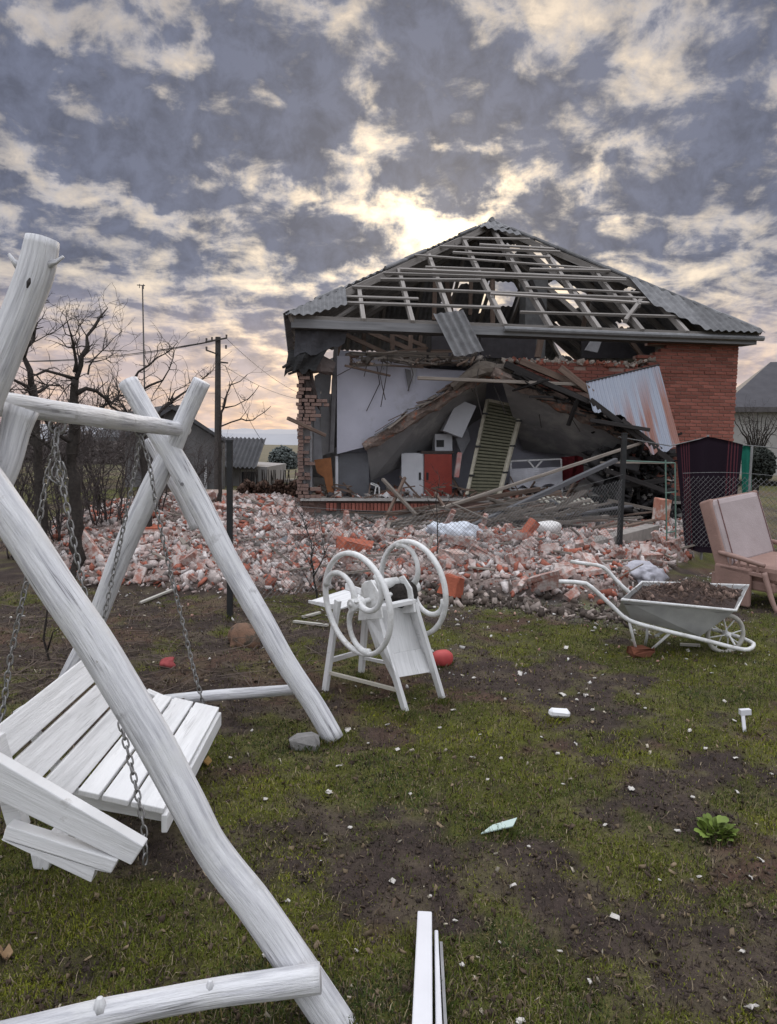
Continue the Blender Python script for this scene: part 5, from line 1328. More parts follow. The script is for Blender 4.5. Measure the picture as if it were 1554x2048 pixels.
# feed trough to the rear left
ta, tb_ = P(616, 1206, 5.02), P(706, 1190, 5.28)
b = MB(); b.slab([ta, P(676, 1222, 4.72), P(742, 1200, 4.92), P(690, 1182, 5.22)], HW * .012); b.build('feed_trough', ww, cc, bevel=.003)
b = MB(); b.slab([ta + HW * .012, P(676, 1222, 4.72) + HW * .012, P(676, 1222, 4.72) + HW * .04, ta + HW * .02], fr_ * .0 + ax * .012); b.build('trough_side', ww, cc, bevel=.002)
b = MB(); b.slab([P(690, 1182, 5.22) + HW * .012, P(742, 1200, 4.92) + HW * .012, P(742, 1200, 4.92) + HW * .055, P(690, 1182, 5.22) + HW * .055], ax * .012); b.build('trough_side', ww, cc, bevel=.002)
# gear housing and side plates between the wheels
for (a, c) in ((.02, -.14), (.02, .13)):
    p_ = (c1 + c2) / 2 + ax * c
    b = MB(); b.slab([p_ + fr_ * -.10 - HW * .16, p_ + fr_ * .14 - HW * .10, p_ + fr_ * .10 + HW * .05, p_ + fr_ * .02 + HW * .12, p_ - fr_ * .07 + HW * .08], ax * .012); b.build('side_plate', wm_, cc, bevel=.003)
b = MB(); b.slab([P(726, 1225, 4.6), P(752, 1228, 4.52), P(790, 1345, 4.36), P(752, 1300, 4.55)], ax * .012); b.build('side_plate', ww, cc, bevel=.002)
for z_ in (-.07, .07):
    p_ = (c1 + c2) / 2 + HW * z_ - fr_ * .03; b = MB(); b.tube([p_ - ax * .13, p_ + ax * .12], .035, 12); b.build('feed_roller', wm_, cc, smooth=True)
# dark wicker basket with dry plants on top
pc = P(794, 1212, 4.78)
bk_t = thing('wicker_basket', 'dark wicker basket of dry plants standing between the two flywheels', 'basket', pc)
b = MB(); wick = mat('dark_wicker', (.05, .04, .035), (.015, .012, .011), 60, .8, .9, 90, spots=[((.14, .12, .10), 45, .62, .7)])
b.log([pc, pc + HW * .03, pc + HW * .08, pc + HW * .13, pc + HW * .165], [.08, .12, .14, .13, .10], .012, 22, .03, 2.0); b.build('basket', wick, bk_t, smooth=True)
b = MB(); b.tube([pc + HW * .16 - ax * .06, pc + HW * .19 + fr_ * .01, pc + HW * .185 + ax * .06, pc + HW * .15 + ax * .08], .006, 6); b.build('handle', mat('twine', (.3, .26, .2), None, 20, .9), bk_t)
b = MB()
for k in range(90):
    a = rng.random() * 2 * PI; r = .06 * rng.random() ** .5; p_ = pc + HW * .155 + np.array([r * math.cos(a), r * math.sin(a), 0]); d = np.array([rng.normal() * .5, rng.normal() * .5, 1.0]); d /= np.linalg.norm(d)
    b.tube([p_, p_ + d * rng.uniform(.02, .07)], [.0025, .001], 3)
b.build('dry_plants', mat('dry_plant', (.12, .07, .045), (.07, .045, .03), 20, .9), bk_t, kind='stuff')
# red ball behind the cutter
g_ = G(884, 1330); ball = lump('red_ball', 'ribbed red rubber ball lying behind the chaff cutter', 'ball', (g_[0], g_[1], float(surf(g_[0], g_[1])) + .055), (.080, .065, .062), mat('red_rubber', (.52, .09, .085), (.40, .06, .06), 9, .5), 2, .06)

# ------------------------------------------------------------------ wheelbarrow
wb = thing('wheelbarrow', 'white tipped wheelbarrow frame with grey metal tray full of soil', 'wheelbarrow', G(1340, 1305))
nY, fY = 5.56, 6.08
Rr = lambda x, y, Y: P(x, y, Y)
pts = [Rr(1118, 1163, nY), Rr(1150, 1164, nY), Rr(1172, 1167, nY), Rr(1196, 1186, nY), Rr(1226, 1214, nY), Rr(1257, 1240, nY), Rr(1320, 1259, nY), Rr(1400, 1278, nY), Rr(1470, 1296, nY + .03), Rr(1496, 1299, nY + .07), Rr(1507, 1291, nY + .16), Rr(1500, 1283, nY + .26),
       Rr(1456, 1267, nY + .40), Rr(1380, 1246, fY), Rr(1300, 1215, fY), Rr(1256, 1183, fY), Rr(1232, 1160, fY), Rr(1206, 1134, fY), Rr(1176, 1128, fY), Rr(1141, 1123, fY)]
b = MB(); b.log(pts, .0165, .05, 8, 0); b.build('tube_frame', wm_, wb, smooth=True)
TNL, TNR, TFR, TFL = Rr(1243, 1199, nY), Rr(1472, 1221, nY + .02), Rr(1498, 1171, fY + .05), Rr(1284, 1164, fY)
BNL, BNR = Rr(1262, 1238, nY + .10), Rr(1400, 1273, nY + .10)
BFR, BFL = BNR + np.array([0, .34, 0]), BNL + np.array([0, .34, 0])
tray = mat('grey_tray', (.42, .42, .41), (.29, .29, .285), 5, .5, .15, 20, metal=.2, spots=[((.28, .22, .18), 9, .64, .76)])
def panel(q, th=.004):
    n = np.cross(q[1] - q[0], q[2] - q[0]); n /= np.linalg.norm(n); b = MB(); b.slab(q, n * th); return b
b = MB()
for q in ([TNL, TNR, BNR, BNL], [TNR, TFR, BFR, BNR], [TFR, TFL, BFL, BFR], [TFL, TNL, BNL, BFL], [BNL, BNR, BFR, BFL]):
    pb_ = panel(q); b.add(pb_.v, pb_.f, pb_.uv)
b.build('tray', tray, wb)
b = MB(); b.tube([TNL, TNR, TFR, TFL], .0105, 8, closed=True); b.build('tray_rim', wm_, wb)
def gg(x, y): p_ = G(x, y); p_[2] = float(surf(p_[0], p_[1])) - .01; return p_
for pts in ([Rr(1258, 1241, nY), gg(1275, 1306)], [Rr(1340, 1266, nY), gg(1293, 1304)], [Rr(1294, 1254, fY - .25), Rr(1294, 1272, fY - .25), gg(1290, 1290)], [Rr(1330, 1262, fY - .2), Rr(1310, 1272, fY - .25)]):
    b = MB(); b.tube(pts, .011, 8); b.build('leg', wm_, wb, smooth=True)
wc = P(1450, 1284, 5.78); wdir = np.array([1.0, .12, 0]); wdir /= np.linalg.norm(wdir); wnr = np.array([-wdir[1], wdir[0], 0]); WR = .165; wc[2] = float(surf(wc[0], wc[1])) + WR - .015
w_ = bpy.data.objects.new('wheel', None); COL.objects.link(w_); w_.parent = wb; ROOTLOC[w_.name] = ROOTLOC[wb.name]
b = MB(); b.tube([wc + (wdir * math.cos(a) + HW * math.sin(a)) * (WR - .016) for a in np.linspace(0, 2 * PI, 33)[:-1]], .018, 8, closed=True); b.build('tyre', mat('dirty_white_tyre', (.52, .51, .47), (.33, .31, .27), 12, .8, .3), w_, smooth=True)
for k in range(8):
    a = k * PI / 4 + .2; b = MB(); b.tube([wc + wnr * (.03 if k % 2 else -.03), wc + (wdir * math.cos(a) + HW * math.sin(a)) * (WR - .02)], .0055, 6); b.build('spoke', wm_, w_)
b = MB(); b.tube([wc - wnr * .05, wc + wnr * .05], .02, 10); b.build('hub', wm_, w_, smooth=True)
b = MB(); b.tube([wc - wnr * .05, Rr(1470, 1290, nY + .12)], .008, 6); b.tube([wc + wnr * .05, Rr(1465, 1270, nY + .42)], .008, 6); b.build('wheel_bracket', wm_, wb)
# rusty brick under its feet, soil load
single('rusty_brick', 'rust brown brick piece under the feet of the wheelbarrow', 'brick', 1281, 1311, (.17, .1, .07), mat('rust_brick', (.2, .07, .04), (.13, .05, .03), 9, .9), seed=31, rot=(0, .1, .2))
n1_ = 16; V = []; F = []
for i in range(n1_ + 1):
    for j in range(n1_ + 1):
        s_, t_ = i / n1_, j / n1_; p_ = lerp(lerp(TNL, TNR, s_), lerp(TFL, TFR, s_), t_); c_ = (TNL + TNR + TFL + TFR) / 4
        p_ = c_ + (p_ - c_) * .97; e = math.sin(PI * s_) * math.sin(PI * t_)
        V.append(p_ + HW * (-.03 + .055 * e ** .6 + .03 * (fbm(p_[0], p_[1], 9.0, 3, 5) - .5) + .05 * math.exp(-((s_ - .5) / .18) ** 2) * e))
for i in range(n1_):
    for j in range(n1_): F.append((i * 17 + j, (i + 1) * 17 + j, (i + 1) * 17 + j + 1, i * 17 + j + 1))
b = MB(); b.add(V, F); b.build('soil_heap', mat('dark_soil', (.075, .05, .042), (.035, .025, .022), 40, .95, .9, 60), label='heap of brown soil and dead plants in the wheelbarrow tray', cat='soil', kind='stuff')
n = 900; s_ = rng.random(n); t_ = rng.random(n)
pp = np.array([lerp(lerp(TNL, TNR, a * .86 + .07), lerp(TFL, TFR, a * .86 + .07), c * .84 + .08) + HW * (-.03 + .065 * (math.sin(PI * a) * math.sin(PI * c)) ** .6 + .04 * math.exp(-((a - .5) / .18) ** 2) * math.sin(PI * c)) for a, c in zip(s_, t_)])
chunk_cloud('soil_clods', pp[:, 0], pp[:, 1], pp[:, 2], .012 + .04 * rng.random(n) ** 3, .6, np.where(rng.random((n, 1)) < .18, np.array([.22, .15, .12]), np.array([.075, .05, .04])) * (.5 + rng.random((n, 1))), VCOL(), 'soil clods and dead stems in the wheelbarrow')
b = MB()
for k in range(160):
    i = rng.integers(n); p_ = pp[i]; d = np.array([rng.normal(), rng.normal(), .7 + .6 * rng.random()]); d /= np.linalg.norm(d)
    b.tube([p_, p_ + d * rng.uniform(.03, .10)], [.003, .0015], 3)
b.build('dead_stems', mat('dead_stem', (.20, .14, .11), (.12, .085, .065), 30, .9), label='dead plant stems on the soil in the wheelbarrow', kind='stuff')

# ------------------------------------------------------------------ armchair
Yc = 7.75
ac = thing('armchair', 'dusty pink upholstered armchair with wooden spindle arms standing at the right edge', 'armchair', G(1490, 1206))
fd = np.array([.50, -.87, 0]); fd /= np.linalg.norm(fd); sd_ = np.array([-fd[1], fd[0], .11])    # facing, and its far side
A_ = P(1437, 1200, 7.75); A_[2] = float(surf(A_[0], A_[1]))
def AC(f, s, z): return A_ + fd * f + sd_ * s * 1.2 + HW * z
lavc = mat('mauve_cloth', (.41, .345, .345), (.32, .265, .26), 3, .9, .25, 60, spots=[((.30, .2, .17), 6, .66, .8)]); pkc = mat('salmon_cloth', (.33, .21, .175), (.235, .15, .125), 4, .85, .25, 40); arw = mat('pink_wood', (.34, .22, .185), (.25, .16, .135), 9, .5)
def soft(name, c, size, R, m, bev=.04, lab=None):
    b = MB(); b.box(c, size, R=R); return b.build(name, m, ac, bevel=bev, smooth=False, label=lab)
lean = math.radians(21)
RB = np.stack([fd * math.cos(lean) + HW * math.sin(lean) * 1, sd_, -fd * math.sin(lean) + HW * math.cos(lean)], 1)
RB = np.stack([fd * math.cos(lean) + HW * math.sin(lean), sd_, -fd * math.sin(lean) + HW * math.cos(lean)], 1)
R0_ = np.stack([fd, sd_, HW], 1)
soft('backrest', AC(-.06, .33, .70), (.13, .80, .74), RB, lavc, .06)
soft('back_border', AC(-.105, .015, .70), (.15, .06, .74), RB, pkc, .02)
soft('back_border', AC(-.105, .645, .70), (.15, .06, .74), RB, pkc, .02)
soft('back_panel', AC(-.145, .33, .70), (.05, .74, .72), RB, pkc, .015)
soft('seat', AC(.36, .33, .34), (.58, .72, .17), R0_, pkc, .05)
soft('seat_base', AC(.30, .33, .22), (.58, .74, .10), R0_, pkc, .02)
soft('side_panel', AC(.16, -.01, .20), (.42, .05, .40), R0_, pkc, .02)
soft('side_panel', AC(.16, .67, .20), (.42, .05, .40), R0_, pkc, .02)
for s_ in (-.01, .67):
    b = MB(); b.log([AC(-.02, s_, .52), AC(.15, s_, .50), AC(.36, s_, .47), AC(.50, s_, .45)], [.022, .026, .026, .022], .04, 10); b.build('arm_rail', arw, ac, smooth=True)
    b = MB(); b.beam(AC(.02, s_, .375), AC(.50, s_, .345), .05, .035); b.build('lower_rail', arw, ac, bevel=.004)
    for f_ in (.12, .22, .32, .43):
        b = MB(); b.tube([AC(f_, s_, .37), AC(f_, s_, .48)], .014, 8); b.build('spindle', arw, ac)
    for f_ in (.55, ):
        b = MB(); b.log([AC(f_ - .05, s_, .38), AC(f_, s_, .25), AC(f_ + .06, s_, .10), AC(f_ + .12, s_, .0)], [.03, .028, .024, .02], .04, 10); b.build('leg', arw, ac, smooth=True)
    b = MB(); b.beam(AC(-.05, s_, 0.0), AC(-.05, s_, .3), .05, .05); b.build('leg', arw, ac)

for s_ in (.05, .61):   # dark seams beside the side borders
    b = MB(); b.beam(AC(-.06, s_, .72) - RB[:, 2] * .35 + RB[:, 0] * .062, AC(-.06, s_, .72) + RB[:, 2] * .34 + RB[:, 0] * .062, .009, .009); b.build('seam', mat('dark_seam', (.22, .13, .12), None, 30, .9), ac)
b = MB(); b.beam(AC(.645, .05, .41), AC(.645, .61, .41), .015, .015); b.build('seam', MATS['dark_seam'], ac)

# ------------------------------------------------------------------ fence posts, mesh, gate frame, rug, green screen
def post(x, yb, ytop, Y, w, label):
    p_ = P(x, yb, Y); q_ = P(x, ytop, Y); q_[0] = p_[0]; p_[2] = min(p_[2], float(surf(p_[0], p_[1]))) - .05
    t = thing('fence_post', label, 'fence post', p_, 'black metal fence posts')
    b = MB(); b.beam(p_, q_, w, w); b.build('shaft', BLACKM(), t, bevel=.004)
    b = MB(); b.box(q_ + HW * .008, (w * 1.12, w * 1.12, .02)); b.build('cap', BLACKM(), t)
    return p_, q_
pL = post(460, 1237, 884, 6.62, .05, 'nearer black square fence post seen through the white swing legs')
pR = post(1237, 1127, 868, 10.2, .065, 'farther black fence post standing before the collapsed right part of the ruin')
# chain link runs from the far post to the right, low behind the armchair
wire = mat('wire', (.20, .20, .20), (.12, .12, .12), 30, .5, metal=.6)
fe = thing('chain_link_fence', 'sagging chain link fence hanging before the dark rug right of the farther post', 'fence', (5.2, 10.2, 0))
p0, p1 = np.array([4.02, 10.15, .28]), np.array([6.9, 9.9, .2])
b = MB(); dL = p1 - p0; LL = np.linalg.norm(dL); dL /= LL; hgt = 1.0; pit = .068
def fz(u, z):
    q_ = p0 + dL * u; return np.array([q_[0], q_[1] + .04 * math.sin(u * 3) + .03 * math.sin(z * 6), q_[2] + z + .04 * math.sin(u * 2.1) * z])
u = -hgt
while u < LL:
    for sg in (1, -1):
        pts = []
        for k in range(int(hgt / pit) + 1):
            z = k * pit; uu = u + z if sg == 1 else u + hgt - z
            if 0 <= uu <= LL: pts.append(fz(uu, z))
        if len(pts) > 1: b.tube(pts, .0022, 3, cap=False)
    u += pit
b.build('wire_mesh', wire, fe, kind='stuff')
b = MB(); b.tube([fz(LL * k / 14, hgt) for k in range(15)], .003, 4); b.build('top_wire', wire, fe)
# the older strip between the two posts
f2 = thing('chain_link_fence', 'fine chain link fence stretched between the two black posts before the rubble', 'fence', (.9, 8.4, 0))
p0, p1 = np.array([pL[0][0], pL[0][1], .12]), np.array([pR[0][0], pR[0][1], .30]); dL = p1 - p0; LL = np.linalg.norm(dL); dL /= LL; hgt = .95
def fz(u, z):
    q_ = p0 + dL * u; sg_ = .28 * math.sin(PI * u / LL); return np.array([q_[0], q_[1] + .03 * math.sin(u * 3), q_[2] + z * (1 - sg_) ])
b = MB(); u = -hgt
while u < LL:
    for sg in (1, -1):
        pts = []
        for k in range(int(hgt / pit) + 1):
            z = k * pit; uu = u + z if sg == 1 else u + hgt - z
            if 0 <= uu <= LL: pts.append(fz(uu, z))
        if len(pts) > 1: b.tube(pts, .0018, 3, cap=False)
    u += pit
b.build('wire_mesh', wire, f2, kind='stuff')
b = MB(); b.tube([fz(LL * k / 20, hgt) for k in range(21)], .002, 4); b.build('top_wire', wire, f2)
gt = thing('gate_frame', 'narrow green gate frame of thin tubes left of the hanging rug', 'gate', P(1342, 1110, 10.6))
gm_ = mat('green_tube', (.10, .19, .15), (.14, .2, .17), 8, .5)
for (x0, y0, x1, y1) in [(1331, 920, 1334, 1122), (1350, 926, 1352, 1112), (1330, 986, 1352, 984), (1332, 1066, 1352, 1062), (1240, 921, 1350, 926)]:
    b = MB(); b.tube([P(x0, y0, 10.6), P(x1, y1, 10.6)], .011, 6); b.build('tube', gm_, gt)
# rug over a line
rugm = bpy.data.materials.new('striped_rug'); rugm.use_nodes = True
N = ND(rugm.node_tree); B_ = rugm.node_tree.nodes['Principled BSDF']
ux, uy, _z = N.sep(N.n('ShaderNodeUVMap').outputs[0])
edge_ = N.m('ABSOLUTE', N.m('SUBTRACT', ux, .5))
stp = N.m('GREATER_THAN', N.m('SINE', N.m('MULTIPLY', edge_, 150.0)), .25)
zone = N.m('MULTIPLY', N.rng(edge_, .27, .29), N.rng(edge_, .44, .43))
fz_ = N.noise(N.xyz(N.m('MULTIPLY', ux, 20), N.m('MULTIPLY', uy, 20), 0), 3.0, 5)
N.put(B_.inputs['Base Color'], N.mix(N.m('MULTIPLY', N.m('MULTIPLY', stp, zone), .6), N.mix(fz_, (.012, .009, .016), (.022, .012, .018)), (.14, .04, .05)))
B_.inputs['Roughness'].default_value = .95; B_.inputs['Specular IOR Level'].default_value = .1
def cloth(quad_top, quad_bot, Y, nu, nv, amp, name, m, label, cat, off=.02):
    V = []; F = []; U = []
    for i in range(nu + 1):
        for j in range(nv + 1):
            s, t = i / nu, j / nv
            xt = np.interp(s, np.linspace(0, 1, len(quad_top)), [q[0] for q in quad_top]); yt = np.interp(s, np.linspace(0, 1, len(quad_top)), [q[1] for q in quad_top])
            xb = np.interp(s, np.linspace(0, 1, len(quad_bot)), [q[0] for q in quad_bot]); yb = np.interp(s, np.linspace(0, 1, len(quad_bot)), [q[1] for q in quad_bot])
            x = xt + (xb - xt) * t; y = yt + (yb - yt) * t
            p_ = P(x, y, Y); p_[1] += amp * (math.sin(s * 11 + t) + .6 * math.sin(s * 23 + 2 + t * 2)) * (.2 + .8 * t) + .25 * (t - .4) ** 2 * 0
            V.append(p_); U.append((s, t))
    q = nv + 1; o = len(V); V = V + [v + np.array([0, off, 0]) for v in V]; uvs = []
    for i in range(nu):
        for j in range(nv):
            f = (i * q + j, i * q + j + 1, (i + 1) * q + j + 1, (i + 1) * q + j); F.append(f); uvs.append([U[k] for k in f])
            F.append(tuple(o + k for k in f[::-1])); uvs.append([U[k] for k in f[::-1]])
    def rim(a, c): F.append((a, c, c + o, a + o)); uvs.append([U[a], U[c], U[c], U[a]])
    for i in range(nu): rim((i + 1) * q, i * q); rim(i * q + nv, (i + 1) * q + nv)
    for j in range(nv): rim(j, j + 1); rim(nu * q + j + 1, nu * q + j)
    b = MB(); b.add(V, F, uvs); return b.build(name, m, label=label, cat=cat, smooth=True)
cloth([(1353, 890), (1385, 882), (1416, 873), (1452, 880), (1485, 889)], [(1372, 1096), (1390, 1102), (1415, 1106), (1440, 1108), (1468, 1040)], 10.75, 40, 24, .06, 'hanging_rug', rugm, 'black rug with dark red side stripes hung over the fence line', 'rug')
cloth([(1484, 893), (1494, 890), (1503, 896)], [(1486, 1008), (1495, 1006), (1503, 1006)], 10.9, 8, 10, .02, 'green_screen', mat('green_net', (.01, .19, .13), (.008, .14, .1), 6, .7), 'strip of bright green plastic hanging beside the rug', 'screen')
# fence line stays that carry rug and screen
b = MB(); b.tube([P(1237, 874, 10.25), P(1340, 892, 10.65), P(1416, 874, 10.77), P(1484, 890, 10.8), P(1600, 900, 10.9)], .008, 5); b.build('line', wire, fe)
for (x, y0, y1) in [(1416, 870, 1110), (1478, 888, 1080), (1504, 892, 1030)]:
    b = MB(); p_ = P(x, y0, 10.80); b.tube([p_, np.array([p_[0], p_[1], -.1])], .018, 6); b.build('stake', mat('grey_tube', (.3, .3, .3), None, 9, .5), fe)

# ------------------------------------------------------------------ things lying about on the lawn
def lawn_z(g): return float(surf(g[0], g[1]))
# white profile plank in front
q0, q1 = G(858, 2125), G(850, 1857)
t = thing('white_profile', 'long white plastic window profile lying on the grass at the bottom edge', 'profile', G(850, 1960))
up_ = HW * .035
a0, a1 = q0 + up_, q1 + up_
b = MB(); b.beam(a0 + np.array([-.02, 0, 0]), a1 + np.array([-.002, 0, 0]), .056, .055, w2=.048); b.build('main_web', mat('white_pvc', (.70, .70, .73), (.62, .62, .65), 5, .35), t, bevel=.004)
b = MB(); b.beam(a0 + np.array([.026, -.02, -.012]), a1 + np.array([.033, -.06, -.012]), .02, .03, w2=.012); b.build('flange', MATS['white_pvc'], t, bevel=.003)
b = MB(); b.beam(a0 + np.array([.046, -.02, -.02]), a1 + np.array([.046, -.10, -.02]), .009, .022); b.build('seal', mat('grey_seal', (.32, .32, .33), None, 9, .5), t)
g_ = G(1000, 1652); gla = mat('glass_shard', (.50, .60, .56), (.42, .53, .48), 4, .12)
b = MB(); z_ = lawn_z(g_) + .012
b.slab([np.array([*G(962, 1664)[:2], z_]), np.array([*G(1026, 1652)[:2], z_ + .006]), np.array([*G(1034, 1638)[:2], z_ + .012]), np.array([*G(985, 1650)[:2], z_ + .006])], HW * .005)
b.build('glass_shard', gla, label='greenish glass shard lying on the grass', cat='glass shard')
single('foam_block', 'white rounded foam block lying on the lawn', 'block', 1118, 1434, (.125, .06, .05), mat('white_foam', (.85, .85, .87), (.8, .8, .82), 9, .6), rot=(0, .08, .05), seed=41, jit=.002, cut=False, bev=.016, zoff=.7)
g_ = G(1489, 1467); t = thing('white_bracket', 'white t shaped plastic bracket lying on the right of the lawn', 'bracket', (g_[0], g_[1], lawn_z(g_)))
pv = MATS['white_pvc']
c_ = np.array([g_[0], g_[1], lawn_z(g_)]); b = MB(); b.beam(c_ + np.array([.0, 0, .0]), c_ + np.array([.006, .05, .10]), .018, .012); b.build('stem', pv, t); b = MB(); b.beam(c_ + np.array([-.01, .05, .10]), c_ + np.array([.05, .05, .105]), .03, .03); b.build('head', pv, t)
single('grey_stone', 'rounded grey stone beside the foot of the far white log leg', 'stone', 609, 1487, (.16, .12, .1), mat('grey_stone', (.26, .25, .24), (.16, .155, .15), 12, .9, .5), rot=(.1, .1, .3), seed=43, jit=.012, cut=False, bev=.03, zoff=.2)
def leaf_thing(name, label, x, y, s, col):
    g_ = G(x, y); c = np.array([g_[0], g_[1], lawn_z(g_) + .012]); b = MB(); V = [c + np.array([s * r * math.cos(a), s * r * math.sin(a) * .9, .02 * math.sin(a * 3) + .012]) for a, r in [(k * PI / 6, (1.0, .6, .95, .65, 1.05, .7)[k % 6]) for k in range(12)]] + [c + HW * .004]
    F = [(12, k, (k + 1) % 12) for k in range(12)]; o = len(V); V = V + [v - HW * .004 for v in V]; F += [(o + 12, o + (k + 1) % 12, o + k) for k in range(12)]; b.add(V, F)
    b.build(name, mat(name + str(x), col, tuple(q * .7 for q in col), 40, .7), label=label, cat='leaf')
leaf_thing('fallen_leaf', 'pale orange dry leaf lying beside the front edge of the swing bench', 406, 1531, .045, (.50, .32, .12))
leaf_thing('fallen_leaf', 'pale brown dry leaf at the lower left edge of the lawn', 4, 1914, .035, (.42, .28, .16))
g_ = G(487, 1290); lump('clay_pot', 'half buried orange brown clay lump behind the far white log leg', 'clay lump', (g_[0], g_[1], lawn_z(g_) + .02), (.13, .1, .10), mat('orange_clay', (.26, .15, .10), (.13, .085, .06), 14, .95, .7, 30, spots=[((.08, .065, .05), 9, .5, .6)]), 11, .42)
g_ = G(337, 1342); lump('red_rag', 'small red rag on the brown ground behind the swing bench', 'rag', (g_[0], g_[1], lawn_z(g_) + .03), (.05, .04, .03), mat('red_cloth', (.36, .08, .08), (.2, .04, .04), 20, .9), 13, .6)
# leafy weed
g_ = G(1432, 1672); c = np.array([g_[0], g_[1], lawn_z(g_)]); t = thing('leafy_weed', 'low bright green leafy weed on the right of the lawn', 'plant', c)
lm = mat('weed_leaf', (.19, .25, .05), (.11, .16, .03), 20, .6, rnd=.3)
b = MB(); V = []; F = []
prof = [(0, .004), (.3, .013), (.6, .024), (.85, .020), (1.0, .004)]
for (x_, w_) in prof:
    for k in (-1, 0, 1): V.append((x_ * .075, k * w_, .012 * math.sin(x_ * 2.6) + (.004 if k else 0)))
for i in range(4):
    for k in range(2): F.append((i * 3 + k, (i + 1) * 3 + k, (i + 1) * 3 + k + 1, i * 3 + k + 1))
b.add(V, F); LEAF = mesh_only(b, 'leaf', lm, True)
for k in range(85):
    a = rng.random() * 2 * PI; r = .06 * rng.random() ** .5; s_ = rng.uniform(.35, .75)
    place('leaf', LEAF, t, c + np.array([r * math.cos(a), r * math.sin(a), .01 + .05 * rng.random() * (1 - r / .06)]), (rng.normal() * .3, -rng.uniform(.1, 1.0), a), (s_, s_, s_))
# white chips
chip_m = [chunk_mesh('plaster_chip', .034, .023, .008, .005, _wm, s_ % 2 == 0, 80 + s_, .004) for s_ in range(5)]
chips = [(1040, 1345, 1.7), (948, 1352, 1.3), (1172, 1393, 1.5), (655, 1588, 1.4), (785, 1750, .9), (573, 1800, .8), (1230, 1836, 1.0), (1043, 2032, 1.3), (1500, 2033, 1.4), (1355, 1664, .9), (1262, 1584, 1.1), (1150, 1486, 1.1),
         (1471, 1521, 1.0), (1376, 1470, 1.2), (1485, 1909, .8), (1400, 1751, .9), (1026, 1768, .8), (910, 1838, .7), (715, 1896, .7), (927, 1927, .8), (1127, 1564, .9), (1545, 1554, 1.0), (1155, 1403, 1.0), (1277, 1385, 1.0), (1190, 1352, 1.2),
         (960, 1470, .8), (795, 1495, 1.0), (1475, 1580, .8), (1080, 1376, .9), (1010, 1400, .8), (830, 1388, .7), (1500, 1755, .8), (1522, 1725, .9), (820, 1585, .7), (735, 1480, .8), (1060, 1688, .7), (700, 1650, .7), (530, 1605, .8), (1410, 1500, .8), (1085, 1470, .9), (530, 1912, .8),
         (1450, 1405, 1.0), (1290, 1420, .9), (1385, 1600, .7), (975, 1555, .7), (880, 1450, .8), (1210, 1650, .6), (1320, 1760, .6), (1120, 1900, .6), (1000, 1880, .6), (1180, 1960, .6), (860, 1790, .5), (460, 1520, .8), (505, 1460, .8), (640, 1720, .6)]
for (x, y, s_) in chips:
    g_ = G(x, y); place('plaster_chip', chip_m[rng.integers(5)], None, (g_[0], g_[1], lawn_z(g_) + .010), (rng.normal() * .3, rng.normal() * .3, rng.random() * 6), (s_ * .8,) * 3, 'small white plaster chip lying loose on the mossy lawn', 'plaster chip', 'white plaster chips on the lawn')
n_ = 0
while n_ < 24:
    x, y = rng.uniform(640, 1554), 1230 + 330 * rng.random() ** 1.8
    g_ = G(x, y)
    if float(mound(g_[0], g_[1])) > .02: continue
    s_ = rng.uniform(.5, 1.5); place('plaster_chip', chip_m[rng.integers(5)], None, (g_[0], g_[1], lawn_z(g_) + .014), (rng.normal() * .3, rng.normal() * .3, rng.random() * 6), (s_,) * 3, 'small white plaster chip lying loose on the mossy lawn', 'plaster chip', 'white plaster chips on the lawn'); n_ += 1
for (x0, y0, x1, y1, lb) in [(588, 1246, 655, 1258, 'pale splintered lath lying before the left flywheel'), (280, 1205, 345, 1185, 'pale grey stick lying on the brown ground behind the swing'), (605, 1238, 640, 1232, 'short pale stick near the feed trough of the chaff cutter'), (1360, 1291, 1400, 1296, 'short white lath under the wheelbarrow')]:
    a, c = G(x0, y0), G(x1, y1); b = MB(); b.beam(np.array([a[0], a[1], lawn_z(a) + .02]), np.array([c[0], c[1], lawn_z(c) + .025]), .035, .018); b.build('lath', mat('pale_lath2', (.5, .48, .43), (.36, .34, .3), 20, .85, uvgrain=True), label=lb, cat='lath')
